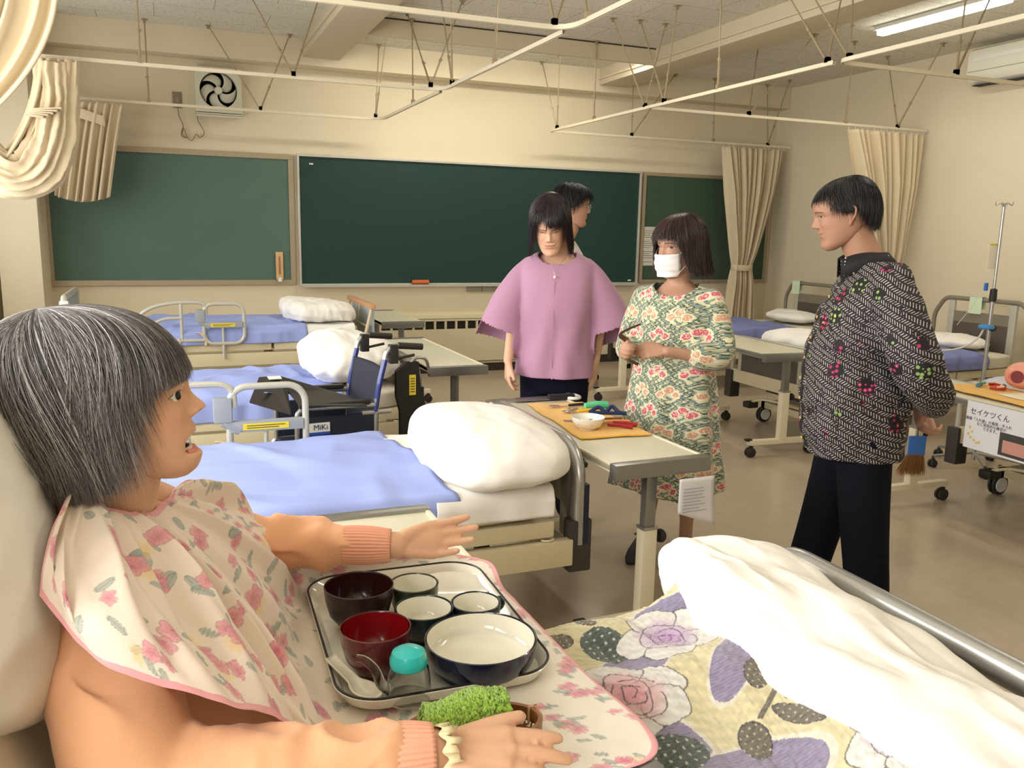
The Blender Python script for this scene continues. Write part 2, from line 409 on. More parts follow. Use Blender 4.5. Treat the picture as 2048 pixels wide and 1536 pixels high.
tube = catmull([(.16, 8.645, 2.57), (.17, 8.64, 2.48), (.2, 8.64, 2.4), (.19, 8.63, 2.32), (.23, 8.635, 2.29), (.18, 8.63, 2.31), (.2, 8.64, 2.38), (.23, 8.64, 2.3), (.27, 8.64, 2.27), (.31, 8.64, 2.33), (.34, 8.64, 2.3), (.38, 8.64, 2.35), (.33, 8.64, 2.46), (.34, 8.64, 2.53)], 70)
tag(tube_obj('fan_cable', tube, .004, mat('cable', srgb(130, 112, 84), .6), n=6), 'tangled brown cable hanging from the wall fan to its socket', 'cable')
# ------------------------------------------------------------------ ceiling lamps
M_tube = mat('lit_tube', (1, 0.97, 0.88), 0.3, emit=14)
M_lampbody = mat('lamp_body', srgb(225, 222, 210), 0.4)
def lamp(x, y0, y1, label, group=None, pw=13, rz=0.0):
    r = empty('ceiling_lamp', (x, (y0 + y1) / 2, CEIL), rz, label, 'lamp', group); h = (y1 - y0) / 2
    MB().box(-.06, .06, -h, h, -.035, 0, b=.01).build('housing', M_lampbody, r)
    MB().box(-.04, .04, -h + .015, h - .015, -.075, -.0355, b=.018).build('lamp_tube', M_tube, r)
    d = bpy.data.lights.new('tube_light', 'AREA'); d.shape = 'RECTANGLE'; d.size = .08; d.size_y = 2 * h; d.energy = pw; d.color = (1, .94, .82)
    o = bpy.data.objects.new('tube_light', d); o.location = (0, 0, -.08); link(o, r)
lamp(5.62, 4.54, 5.76, 'long lit fluorescent ceiling lamp beside the wall air conditioner')
lamp(2.88, 4.66, 5.88, 'lit ceiling lamp just showing at the top of the photo above the curtain rail junction')
lamp(2.88, 1.2, 2.42, 'unseen ceiling lamp of the middle bay, kept to light the room')  # unseen repeat of the visible lamps, kept because it lights the room
lamp(5.62, 0.2, 1.42, 'unseen ceiling lamp of the right-hand bay, kept to light the room')  # out of view as well, a repeat kept for its light
lamp(2.35, 7.00, 8.20, 'chalkboard lamp hidden behind the ceiling panel, the one nearer the windows', pw=13, rz=RAD(90))
lamp(3.75, 7.00, 8.20, 'chalkboard lamp hidden behind the ceiling panel, the one nearer the corridor', pw=8, rz=RAD(90))
# ------------------------------------------------------------------ air conditioner
ac = empty('air_conditioner', (XR, 5.42, 2.87), 0, 'white wall air conditioner high on the right-hand wall', 'air conditioner')
prof = [(0, 0), (-.14, 0), (-.2, .03), (-.235, .09), (-.24, .24), (-.22, .3), (-.19, .315), (0, .315)]
V = [(x, y, z) for y in (-.42, .42) for x, z in prof]; n = len(prof)
F = [tuple(range(n)), tuple(range(2 * n - 1, n - 1, -1))] + [(k, (k + 1) % n, n + (k + 1) % n, n + k)[::-1] for k in range(n)]
o = MB().add(V, F).build('casing', mat('ac_white', srgb(226, 222, 204), .35), ac, bevel=.008)
MB().box(-.243, -.239, -.4, .4, .11, .114).build('panel_seam', M_grey, ac)
MB().box(-.2, -.1, -.38, .38, -.004, .002).build('air_outlet', M_fdark, ac)
MB().box(-.243, -.236, -.36, .36, .2, .235, b=.002).build('intake_strip', M_white, ac)
# ================================================================== CURTAIN RAILS
M_rail = mat('rail_enamel', srgb(222, 212, 186), 0.35, 0.1)
M_rod = mat('rod_steel', srgb(158, 142, 112), 0.4, 0.25)
ZR = 2.545
def rail(name, path, rods, label, group=None, r=0.18):
    root = empty(name, (path[0][0], path[0][1], ZR), 0, label, 'curtain rail', group)
    o = np.array([path[0][0], path[0][1], 0]); P = np.array(fillet([(x, y, 0) for x, y in path], r, 8)) - o
    P = np.array(P); T, N, B = frames(P, up=(0, 0, 1))
    # slotted C-section track
    sec = [(-.011, .012), (.011, .012), (.011, -.012), (.004, -.012), (.004, -.009), (.008, -.009), (.008, .009), (-.008, .009), (-.008, -.009), (-.004, -.009), (-.004, -.012), (-.011, -.012)]
    V = np.concatenate([P + a * B + b * N for a, b in sec]).reshape(len(sec), len(P), 3).transpose(1, 0, 2).reshape(-1, 3)
    mesh_obj('track', V, grid_faces(len(P), len(sec), True), M_rail, root, auto=30)
    for (bx, by), tops in rods:
        for tx, ty in tops:
            a = Vector((bx, by, .012)) - Vector(o); c = Vector((tx, ty, CEIL - ZR)) - Vector(o)
            d = (c - a); mb = MB(); n = 8
            mb.tube([a, a + d * .3], .0075, n).tube([a + d * .3, c], .0055, n)
            mb.tube([a + d * .285, a + d * .315], .0105, n)
            q = d.normalized(); s = q.cross(Vector((0, 0, 1))); s = s.normalized() if s.length > .01 else Vector((1, 0, 0))
            mb.tube([a + d * .3, a + d * .3 + s * .02], .004, 6)
            mb.box(-.022, .022, -.022, .022, -.006, 0, Matrix.Translation(c)).box(-.012, .012, -.006, .006, -.03, 0, Matrix.Translation(c))
            mb.box(-.014, .014, -.014, .014, -.004, .028, Matrix.Translation(a))
            mb.build('hanger_rod', M_rod, root)
    return root
rail('curtain_rail', [(-1.58, 8.38), (2.01, 8.38), (2.01, 6.46)], [((-.08, 8.38), [(-.08, 8.35)]), ((.87, 8.38), [(.44, 8.34), (1.15, 8.36)]), ((1.93, 8.3), [(1.97, 8.02), (1.99, 8.4)]), ((2.01, 7.25), [(2.01, 7.28)])],
     'white curtain rail loop nearest the wall fan, hung on slanting steel rods')
rail('curtain_rail', [(-1.58, 6.41), (2.01, 6.41), (2.01, 4.27)], [((-.1, 6.41), [(-.1, 6.42)]), ((.9, 6.41), [(.66, 7.0), (1.18, 6.9)]), ((1.9, 6.36), [(1.92, 7.1), (2.21, 6.55)]), ((2.01, 6.18), [(2.02, 6.5), (1.9, 5.9)]), ((2.01, 5.3), [(2.05, 5.35)])],
     'long white curtain rail crossing in front of the wall fan to the junction')
rail('curtain_rail', [(-1.58, 4.22), (2.01, 4.22), (2.01, 2.1)], [((.72, 4.22), [(.6, 4.6)]), ((1.92, 4.2), [(1.9, 4.5), (2.2, 4.3)]), ((2.01, 4.0), [(2.1, 4.4)])],
     'white curtain rail crossing the very top edge of the photo')
rail('curtain_rail', [(6.98, 8.38), (3.81, 8.38), (3.81, 6.37)], [((3.81, 8.2), [(3.72, 8.42), (3.75, 8.05)]), ((3.81, 7.38), [(3.77, 7.3)]), ((3.81, 6.45), [(3.5, 6.5), (3.98, 6.46)]), ((4.8, 8.38), [(5.3, 8.35), (4.8, 8.4)]), ((5.87, 8.38), [(5.83, 8.36)]), ((6.64, 8.38), [(6.59, 8.4), (6.62, 8.05)])],
     'white curtain rail loop holding the tied curtain in the far corner', r=.06)
rail('curtain_rail', [(6.98, 6.41), (3.81, 6.41), (3.81, 4.24)], [((3.81, 6.15), [(3.73, 6.45), (3.75, 5.93)]), ((3.81, 5.42), [(3.79, 5.42)]), ((4.85, 6.41), [(5.2, 6.8), (5.33, 6.19)]), ((5.95, 6.41), [(5.83, 6.25)]), ((6.6, 6.41), [(6.58, 6.6), (6.57, 5.95)]), ((3.81, 4.3), [(3.6, 4.7), (4.1, 4.5)])],
     'white curtain rail loop holding the tied curtain behind the man in the patterned shirt', r=.06)
rail('curtain_rail', [(6.98, 4.22), (3.81, 4.22), (3.81, 2.0)], [((3.84, 4.15), [(3.7, 4.6), (4.05, 4.4)]), ((4.8, 4.22), [(4.85, 4.25), (5.3, 4.4)])],
     'white curtain rail loop under the lit ceiling lamp near the air conditioner', r=.1)

# ================================================================== CURTAINS
M_curt = mat('curtain_cloth', srgb(212, 195, 162), 0.9, bump=0.15, bscale=500, vary=0.03, sheen=0.2)
M_hook = mat('hook', srgb(200, 196, 186), .4, .4)
def curtain_sheet(fn, nu, nv, pleats, amp, seed, n_dir=(0, 1, 0)):
    """fn(u, v) -> point; pleats add along n_dir"""
    u = np.linspace(0, 1, nu); v = np.linspace(0, 1, nv); U, Vv = np.meshgrid(u, v)
    P = np.array([[fn(a, b) for a in u] for b in v])
    r = np.random.default_rng(seed); w = U + .018 * np.sin(2 * pi * U * 3 + r.uniform(0, 6)) + .01 * np.sin(U * 2 * pi * 7 + 2 + Vv)
    A = np.array([amp(b) for b in v])[:, None]
    s = np.sin(2 * pi * pleats * w); s = np.sign(s) * np.abs(s) ** .75 + .35 * np.sin(2 * pi * pleats * .37 * w + 1.7 + 1.5 * Vv) + .2 * np.sin(2 * pi * pleats * 1.9 * w + 3 * Vv)
    P = P + (A * s)[..., None] * np.array(n_dir)
    return P.reshape(-1, 3), grid_faces(nv, nu)
def tied_curtain(x0, x1, y, label, zt, ztie, zbot, xt, wt, sway):
    r = empty('bed_curtain', ((x0 + x1) / 2, y, ztie), 0, label, 'curtain')
    cx = (x0 + x1) / 2
    def fn(u, v):
        z = zt + (zbot - zt) * v
        t = np.clip((zt - z) / (zt - ztie), 0, 1)
        if z >= ztie:
            e = t ** sway
            a = x0 + (xt - wt / 2 - x0) * e; c = x1 + (xt + wt / 2 - x1) * (t ** (sway * 1.25))
        else:
            k = (ztie - z) / max(ztie - zbot, .01); a = xt - wt / 2 - .08 * k ** .6; c = xt + wt / 2 + .08 * k ** .6
        return (a + (c - a) * u - cx, 0, z - ztie)
    def amp(v):
        z = zt + (zbot - zt) * v; return .028 + .035 * min(1, (zt - z) / .5) - (.02 * math.exp(-((z - ztie) / .12) ** 2))
    V, F = curtain_sheet(fn, 150, 60, 11, amp, int(x0 * 10))
    solidify(mesh_obj('curtain_cloth', V, F, M_curt, r), .002)
    P = [(xt - cx + (wt / 2 + .012) * cos(a), .085 * sin(a), .0 + .01 * sin(a)) for a in np.linspace(0, 2 * pi, 28, endpoint=False)]
    V, F = tube_geo(P, .004, 8, True, flat=8.0, up=(0, 0, 1)); 
    mb = MB()
    P = np.array(P); ring = []
    for dz, k in ((-.035, 1.0), (-.03, 1.05), (.03, 1.05), (.035, 1.0)):
        Q = P.copy(); c = np.array([xt - cx, 0, 0]); Q = c + (Q - c) * np.array([k, k, 1]); Q[:, 2] += dz; ring.append(Q)
    mesh_obj('tie_back', np.vstack(ring), grid_faces(4, len(P), True), M_curt, r)
    mb = MB()
    for k in range(13):
        x = x0 - cx + (x1 - x0) * k / 12; mb.tube([(x, 0, zt - ztie - .03), (x, 0, zt - ztie + .02)], .003, 6)
        mb.tube([(x + .006 * cos(a), 0, zt - ztie + .022 + .006 * sin(a)) for a in np.linspace(0, 6.28, 8)], .002, 5)
    mb.build('curtain_hooks', M_hook, r)
    return r
tied_curtain(6.0, 6.86, 8.36, 'cream bed curtain tied back in the far corner over the green board', 2.505, 1.13, .35, 6.37, .25, 1.0)
tied_curtain(5.98, 6.93, 6.39, 'cream bed curtain gathered behind the man in the patterned shirt', 2.505, 1.15, .4, 6.6, .3, 1.0)
# bunched curtains over the rails at the window side
def swag(name, path, rad, label, pleat=15, depth=.14, flat=.8, extra=None, seed=3, up=(0, 1, 0)):
    P = catmull(path, 70); R = np.interp(np.linspace(0, 1, 70), np.linspace(0, 1, len(rad)), rad)
    T, N, B = frames(P, up=up); n = 120; a = np.linspace(0, 2 * pi, n, endpoint=False); r = np.random.default_rng(seed)
    ph = r.uniform(0, 6, 4); t = np.linspace(0, 1, 70)[:, None]
    k = 1 + depth * (np.sin(pleat * a + ph[0] + 2 * t) + .6 * np.sin((pleat * .6) // 1 * a + ph[1] - 2.5 * t) + .4 * np.sin((pleat * 1.7) // 1 * a + ph[2] + 4 * t))
    V = P[:, None, :] + (R[:, None] * k * np.cos(a))[..., None] * flat * N[:, None, :] + (R[:, None] * k * np.sin(a))[..., None] * B[:, None, :]
    V = V + .012 * np.stack([snoise(V * 9, seed, 3), snoise(V * 8, seed + 1, 3), snoise(V * 10, seed + 2, 3)], -1)
    root = empty(name, tuple(P[0]), 0, label, 'curtain'); V = V - P[0]
    F = grid_faces(70, n, True).tolist()
    mesh_obj('curtain_cloth', V.reshape(-1, 3), F, M_curt, root)
    if extra: extra(root, P[0])
    return root
def hooks(root, xs, z, y=0):
    mb = MB()
    for x in xs: mb.tube([(x, y, z - .04), (x, y, z + .02)], .003, 6)
    mb.build('curtain_hooks', M_hook, root)
# far bunch on the first rail: pleated sheet doubled up with a flap
r = empty('bed_curtain', (-.55, 8.3, 2.0), 0, 'short cream curtain bundled over the rail nearest the pin board', 'curtain')
def fn(u, v):
    z = .5 - .78 * v; xl = -.14 - .17 * v ** .8; xr = .27 - .15 * v ** .9
    z -= .05 * math.sin(u * pi) * v; return (xl + (xr - xl) * u, -.05 - .06 * math.sin(u * pi), z)
V, F = curtain_sheet(fn, 110, 40, 7, lambda v: .02 + .03 * v, 5); solidify(mesh_obj('curtain_cloth', V, F, M_curt, r), .002)
def fn(u, v): return (-.26 + .36 * u - .03 * v, .0, -.1 - .2 * v + .02 * math.sin(u * 7))
V, F = curtain_sheet(fn, 60, 20, 4, lambda v: .015, 8); solidify(mesh_obj('hem_flap', V, F, M_curt, r), .002)
def fn(u, v): return (-.22 + .34 * u, -.13 + .04 * abs(u - .5), .49 - .1 * u - .085 * v)
V, F = curtain_sheet(fn, 30, 8, 1, lambda v: .006, 9); solidify(mesh_obj('tie_back', V, F, M_curt, r), .004)
hooks(r, [-.1 + .05 * k for k in range(8)], .51)
# middle swag on the second rail
def extra(root, P0):
    def fn(u, v): return (-.12 + .26 * u - .2 * v * v - .03 * v, -.04, .02 - .62 * v - .08 * u * v)
    V, F = curtain_sheet(fn, 70, 40, 5, lambda v: .02 + .025 * v, 12); solidify(mesh_obj('curtain_fold', V, F, M_curt, root), .002)
    mb = MB()
    for k in range(5): mb.box(-.16 + .006 * k, -.0 - .01 * k, -.17, -.1, -.3 - .016 * k, -.289 - .016 * k, Matrix.Rotation(.05 * (k - 2), 4, 'Y'), b=.004)
    mb.build('folded_end', M_curt, root); hooks(root, [-.1 + .05 * k for k in range(5)], .03)
swag('bed_curtain', [(-.6, 6.36, 2.5), (-.62, 6.36, 2.2), (-.68, 6.34, 1.95), (-.8, 6.33, 1.79), (-.98, 6.32, 1.82), (-1.16, 6.33, 2.05), (-1.28, 6.35, 2.5)], [.11, .12, .14, .135, .12, .12, .1],
     'cream curtain looped up in a heavy swag on the second rail by the windows', extra=extra)
# near drape swept to the window
r = empty('bed_curtain', (-.9, 4.225, 2.0), 0, 'cream curtain hanging in the top left corner, swept towards the windows', 'curtain')
def fn(u, v):
    xr = .54 - .05 * v - .85 * v ** 2.2; xl = -.5 - .45 * v
    return (xl + (xr - xl) * u, -.0 - .1 * math.sin(pi * v) * (1 - u), .52 - 1.0 * v + .3 * (1 - u) * v * v)
V, F = curtain_sheet(fn, 260, 60, 17, lambda v: .02 + .012 * v, 21); solidify(mesh_obj('curtain_cloth', V, F, M_curt, r), .002)
hooks(r, [-.4 + .1 * k for k in range(10)], .54)
# dark green window curtain beyond the pillar
r = empty('window_curtain', (-1.42, 8.2, .9), 0, 'dark green window curtain edge showing beside the pillar', 'curtain')
def fn(u, v): return (-.16 + (.12 + .1 * v) * u, -.1 , .75 - 1.5 * v)
V, F = curtain_sheet(fn, 30, 30, 2, lambda v: .012, 31); solidify(mesh_obj('curtain_cloth', V, F, mat('green_cloth', srgb(22, 82, 72), .9), r), .002)
# ================================================================== BEDS
M_bedframe = mat('bed_enamel', srgb(206, 194, 160), 0.4, vary=0.02)
M_chrome = mat('brushed_steel', srgb(178, 178, 176), 0.3, 0.85)
M_grail = mat('painted_rail', srgb(188, 186, 172), 0.4, 0.2)
M_black = mat('black_plastic', srgb(38, 34, 32), 0.5)
M_boxgrey = mat('dark_grey_plastic', srgb(58, 54, 50), 0.55)
M_navy = mat('navy_vinyl', srgb(24, 28, 50), 0.5)
M_sheet = mat('white_sheet', srgb(236, 232, 224), 0.85, bump=0.1, bscale=300, sheen=0.1)
M_matt = mat('mattress_cover', srgb(212, 206, 188), 0.85, bump=0.1, bscale=300)
M_blue = mat('blue_sheet', srgb(150, 164, 218), 0.85, bump=0.15, bscale=400, vary=0.03)
M_panel_l = mat('panel_light', srgb(128, 120, 104), 0.5); M_panel_d = mat('panel_dark', srgb(88, 80, 70), 0.5)
M_hpan = mat('head_panel', srgb(196, 190, 170), 0.45)
M_rubber = mat('rubber', srgb(46, 42, 40), 0.6)
M_yel = mat('label_yellow', srgb(222, 200, 60), 0.6)
M_hinge = mat('hinge_grey', srgb(150, 156, 160), 0.5)

def caster(name, parent, x, y, r=.05, M=None, disc=False):
    mb = MB(); R = Matrix.Rotation(RAD(90), 4, 'X')
    for s in (-1, 1):
        mb.lathe([(0, -.009), (r * .8, -.009), (r, -.006), (r, .006), (r * .8, .009), (0, .009)], (x, y + s * .014, r), 20, R)
    mb.box(x - .012, x + .02, y - .006, y + .006, r * .8, r * 2.2, b=.003).tube([(x, y, r * 2), (x, y, r * 2.9)], .009, 8)
    o = mb.build(name, M or M_rubber, parent)
    if disc:
        MB().lathe([(0, -.004), (r * .72, -.004), (r * .72, .002), (0, .002)], (x, y - .027, r), 24, R).build('wheel_disc', M_white, o)
    return o
def arch_board(name, X, y0, y1, zt, zb, m_rail, parent, R=.024, rad=.14, flat=1.3):
    """rounded inverted U of tube in the YZ plane"""
    p = fillet([(X, y0, zb), (X, y0, zt), (X, y1, zt), (X, y1, zb)], rad, 10)
    return MB().tube(p, R, 14, flat=flat, up=(1, 0, 0)).build(name, m_rail, parent)
def soft_box(name, cx, cy, z0, sx, sy, sz, m, seed=1, p=3.2, wr=.012, sub=5, rz=0, parent=None, lean=0.0, folds=1.0, quilt=0, shape=None, loc0=None):
    bm = bmesh.new(); bmesh.ops.create_icosphere(bm, subdivisions=sub, radius=1.0)
    V = np.array([v.co[:] for v in bm.verts]); F = np.array([[v.index for v in f.verts] for f in bm.faces]); bm.free()
    k = (np.abs(V) ** p).sum(1) ** (-1 / p); V = V * k[:, None]
    D = V / np.linalg.norm(V, axis=1, keepdims=True)
    W = V * np.array([sx / 2, sy / 2, sz / 2])
    nz = snoise(W * 5, seed, 3); rd = 1 - np.abs(snoise(W * np.array([9, 5, 6]), seed + 5, 2)) * 2
    amp = wr * (nz * 1.2 + folds * np.clip(rd, -.6, 1) * .7)
    if quilt: amp += .004 * (np.abs(np.sin(W[:, 0] * quilt)) * np.abs(np.sin(W[:, 1] * quilt)))
    W = W + D * amp[:, None] * np.array([1, 1, .8])
    W[:, 2] = np.where(W[:, 2] < -sz * .42, -sz * .42 + (W[:, 2] + sz * .42) * .3, W[:, 2])
    if lean: W[:, 2] += lean * W[:, 0] * (W[:, 2] > -sz * .3)
    if shape is not None: W = shape(W)
    W[:, 2] -= W[:, 2].min()
    o = mesh_obj(name, W, F, m, parent); o.location = (cx, cy, z0); o.rotation_euler = (0, 0, rz)
    return o
def drape(name, x0, x1, y0, y1, z, drop0, drop1, m, seed=2, skew=0.0, wr=.006, th=.004, nx=90, ny=110, xedge=.012):
    """a sheet laid across the mattress and hanging down at both long sides"""
    L = drop0 + (y1 - y0) + drop1; rc = .035
    prof = []
    for t in np.linspace(0, L, ny):
        if t < drop0 - rc: y, zz = y0 - .006, z - drop0 + t
        elif t < drop0 + rc:
            a = (t - drop0 + rc) / (2 * rc) * pi / 2; y, zz = y0 - .006 + rc * (1 - cos(a)), z - rc + rc * sin(a)
        elif t < L - drop1 - rc: y, zz = y0 + (t - drop0), z
        elif t < L - drop1 + rc:
            a = (t - (L - drop1 - rc)) / (2 * rc) * pi / 2; y, zz = y1 + .006 - rc * (1 - sin(a)), z - rc + rc * cos(a)
        else: y, zz = y1 + .006, z - rc - (t - (L - drop1 + rc))
        prof.append((y, zz))
    prof = np.array(prof); P = np.zeros((ny, nx, 3)); u = np.linspace(0, 1, nx)
    for i in range(ny):
        t = i / (ny - 1); e = xedge * math.sin(t * 9 + seed); 
        P[i, :, 0] = x0 + e + (x1 - x0 + skew * (t - .5)) * u; P[i, :, 1] = prof[i, 0]; P[i, :, 2] = prof[i, 1]
    Q = P.reshape(-1, 3); c = Q.mean(0)
    s1 = snoise(Q * np.array([2.2, 5, 5]), seed, 3); rd = (1 - np.abs(snoise(Q * np.array([3.5, 1.6, 3.5]) + 3, seed + 2, 2)) * 3).clip(-.2, 1)
    top = (Q[:, 2] > z - .03)
    Q[:, 2] += np.where(top, wr * (s1 + 1.4 * rd) + wr, 0)
    side = ~top; sg = np.where(Q[:, 1] < c[1], -1, 1)
    Q[:, 1] += np.where(side, sg * (wr * 1.5 * (snoise(Q * np.array([9, 1, 1]), seed + 4, 2) + 1)), 0)
    o = np.array([(x0 + x1) / 2, (y0 + y1) / 2, z])
    ob = mesh_obj(name, Q - o, grid_faces(ny, nx), m, loc=tuple(o)); solidify(ob, th, 1); return ob
def side_rail(parent, X0, y, z0, s=1.0):
    """tubular side rail with a swing-out grab loop"""
    f = lambda x, z: (X0 + x * s, y, z0 + z * s)
    r = .013
    mb = MB()
    mb.tube(catmull([f(-.34, .04), f(-.3, .15), f(-.2, .22), f(-.06, .25), f(.06, .255), f(.14, .25), f(.175, .22), f(.18, .16)], 30), r, 10)
    mb.tube(catmull([f(-.27, .0), f(-.22, .08), f(-.12, .13), f(0, .135)], 14), r * .9, 10)
    mb.tube([f(0, -.04), f(0, .25)], r * .9, 10).tube(fillet([f(-.1, -.1), f(-.1, -.04), f(.18, -.04)], .05), r, 10)
    mb.tube([f(-.02, -.16), f(-.02, -.02)], r, 8)
    g = mb.build('side_rail', M_grail, parent)
    p = round_rect(.16, .46, -.07, .24, .075, 8); MB().tube([f(a, c) for a, c in p], r * 1.05, 10, closed=True).build('grab_loop', M_grail, g)
    MB().box(*[v for v in (X0 + .1 * s, X0 + .17 * s, y - .022, y + .022, z0 + .1 * s, z0 + .2 * s)], b=.008).tube([f(.135, .1), f(.2, .06)], .02, 8).box(X0 + .16 * s, X0 + .45 * s, y - .016, y + .016, z0 + .055 * s, z0 + .1 * s, b=.005).build('hinge_block', M_hinge, g)
    MB().box(X0 + .21 * s, X0 + .39 * s, y - .0185, y - .016, z0 + .064 * s, z0 + .09 * s).build('warning_label', M_yel, g)
    MB().box(X0 + .225 * s, X0 + .375 * s, y - .0195, y - .0184, z0 + .08 * s, z0 + .083 * s).box(X0 + .225 * s, X0 + .35 * s, y - .0195, y - .0184, z0 + .071 * s, z0 + .074 * s).build('label_lines', M_boxgrey, g)
    MB().tube([f(.3, -.065), f(.3, .06)], r * .7, 8).tube([f(.3, -.19), f(.3, -.07)], r * .9, 8).build('rail_post', M_grail, g)
    MB().tube(catmull([f(.1, .02), f(.13, .015), f(.17, -.02), f(.17, -.08)], 10), [.005] * 4 + [.012] * 6, 8).build('lock_lever', mat('lever_beige', srgb(206, 178, 140), .5), g)
def make_bed(xf, xh, yc, zm, label, group=None, w=.93, style='left', lean=None, drop=0.0):
    """zm = mattress top"""
    root = empty('hospital_bed', ((xf + xh) / 2, yc, 0), 0, label, 'bed', group); h = w / 2
    a = xf - (xf + xh) / 2; b = -a; zp = zm - .11
    # mattress platform
    mb = MB(); n = 3; s = (b - a - .16) / n
    for k in range(n): mb.box(a + .08 + k * s, a + .08 + (k + 1) * s - .02, -h + .01, h - .01, zp - .06, zp, b=.01)
    mb.build('mattress_platform', M_bedframe, root)
    # mattress
    bm = MB(); V, F = None, None
    am = a + .07 if not lean else lean - (xf + xh) / 2
    mt = soft_box('mattress', (am + b - .07) / 2, 0, zp, b - .07 - am, w - .03, .112, M_matt, seed=int(yc * 10), p=9, wr=.002, sub=5, parent=root, folds=.3)
    if lean:
        q = soft_box('raised_backrest', 0, 0, 0, .62, w - .16, .12, M_matt, seed=77, p=7, wr=.004, sub=5, parent=root, folds=.3)
        q.location = (am - .12, .06, zp + .24); q.rotation_euler = (0, RAD(63), 0)
        q = MB().box(-.3, .3, -h + .16, h - .03, -.03, .0, b=.01).build('backrest_plate', M_bedframe, root); q.location = (am - .165, 0, zp + .22); q.rotation_euler = (0, RAD(63), 0)
    # side frames
    for sy in (-1, 1):
        y = sy * (h - .02); mb = MB().box(a + .03, b - .03, y - .02, y + .02, zp - .17, zp - .075, b=.006)
        mb.tube([(x, y * 1.0 - sy * .021, z) for x, z in round_rect(a + .2, b - .35, zp - .155, zp - .1, .02, 3)], .004, 6, closed=True)
        for x in (b - .12, b - .5, a + .3): mb.tube([(x + .022 * cos(t), y, zp - .072 + 0) if False else (x + .022 * cos(t), y + .014 * sin(t), zp - .07) for t in np.linspace(0, 6.28, 12, endpoint=False)], .004, 6, closed=True)
        mb.build('side_frame', M_bedframe, root)
    mb = MB()
    for x in (a + .06, b - .06): mb.box(x - .03, x + .03, -h + .04, h - .04, zp - .16, zp - .09)
    mb.build('cross_bar', M_bedframe, root)
    # lifting mechanism and base
    mb = MB()
    for sy in (-1, 1):
        y = sy * h * .6
        mb.tube([(a + .35, y, .16), (a + .75, y, zp - .13)], .02, 8).tube([(b - .35, y, .16), (b - .75, y, zp - .13)], .02, 8)
        mb.box(a + .2, b - .2, y - .02, y + .02, .13, .18)
    mb.tube([(a + .75, -h * .6, zp - .13), (a + .75, h * .6, zp - .13)], .022, 8).tube([(b - .75, -h * .6, zp - .13), (b - .75, h * .6, zp - .13)], .022, 8)
    mb.box(-.3, .1, -.06, .06, .2, .3, b=.01).box(a + .2, a + .25, -h * .7, h * .7, .13, .18).box(b - .25, b - .2, -h * .7, h * .7, .13, .18)
    mb.build('lifting_frame', M_bedframe, root)
    for x in (a + .26, b - .26):
        for y in (-h * .72, h * .72): caster('caster_wheel', root, x, y, .062, disc=True)
    if style == 'right':
        MB().box(a + .25, a + .5, -h + .1, h - .15, zp - .24, zp - .18, b=.01).box(a + .18, a + .26, -.2, -.05, .26, zp - .2, b=.01).tube([(a + .3, -.15, .22), (a + .6, .1, .3)], .03, 8).build('motor_unit', M_boxgrey, root)
        for y in (h * .45,):
            p = catmull([(a + .3, y - .35, .2), (a + .12, y - .3, .235), (a + .04, y - .12, .24), (a + .03, y, .2)], 16); q = tube_obj('pedal_arm', p, .009, M_bedframe, root)
            MB().box(a - .02, a + .075, y - .03, y + .05, .155, .205, b=.014).build('pedal', M_black, q)
    # end boards
    if style == 'left':
        zt = zm + .13
        hb = arch_board('head_rail', b, -h + .035, h - .035, zt, zp - .1, M_chrome, root)
        MB().box(b - .012, b + .012, -h + .14, h - .14, zp + .02, zt - .05, b=.004).build('head_panel', M_hpan, hb)
        for y in (-h + .12, h - .12): MB().box(b - .016, b + .016, y - .028, y + .028, zp - .1, zt - .02, b=.004).build('panel_post', M_chrome, hb)
        mb = MB()
        for y in (-h + .035, h - .035): mb.box(b + .012, b + .03, y - .03, y + .03, zp - .1, zt - .12, b=.005)
        mb.box(b + .012, b + .02, -h + .1, h - .1, zp - .02, zt - .1)
        mb.build('navy_edge', M_navy, hb)
        fb = arch_board('foot_rail', a, -h + .035, h - .035, zm + .1, zp - .1, M_chrome, root)
        MB().box(a - .012, a + .012, -h + .1, h - .1, zp - .05, zm + .06).build('foot_panel', M_hpan, fb)
        for x in (a, b):
            for sy in (-1, 1): box_obj('corner_bumper', x - .04, x + .045, sy * (h - .035) - .028, sy * (h - .035) + .028, zp - .2, zp - .01, M_boxgrey, root, .008)
    elif style == 'right':
        zt = zm + .4
        p = fillet([(b, -h, zp), (b, -h, zt - .15), (b, -h + .1, zt), (b, h - .1, zt), (b, h, zt - .15), (b, h, zp)], .06, 6)
        hb = MB().tube(p, .019, 12, up=(1, 0, 0)).build('head_rail', M_panel_l, root)
        for y in (-h + .18, h - .18): MB().box(b - .012, b + .012, y - .03, y + .03, zp, zt - .02, b=.003).build('head_post', M_grail, hb)
        MB().box(b - .01, b + .01, -h + .21, h - .21, zt - .2, zt - .11).build('upper_panel', M_panel_l, hb)
        MB().box(b - .01, b + .01, -h + .21, h - .21, zp, zt - .2).build('lower_panel', M_panel_d, hb)
        zf = zm + .1
        p = fillet([(a, -h + .03, zp - .08), (a, -h + .03, zf), (a, h - .03, zf), (a, h - .03, zp - .08)], .09, 8)
        fb = MB().tube(p, .018, 12, up=(1, 0, 0)).build('foot_rail', M_grail, root)
        mb = MB()
        for y in (-h + .13, h - .13): mb.box(a - .012, a + .012, y - .02, y + .02, zp - .08, zf - .01, b=.003)
        mb.build('foot_post', M_grail, fb)
        MB().box(a - .01, a + .01, -h + .15, h - .15, zf - .115, zf - .03).build('upper_panel', M_panel_l, fb)
        MB().box(a - .011, a + .011, -h + .15, h - .15, zp - .05, zf - .1).build('lower_panel', M_panel_d, fb)
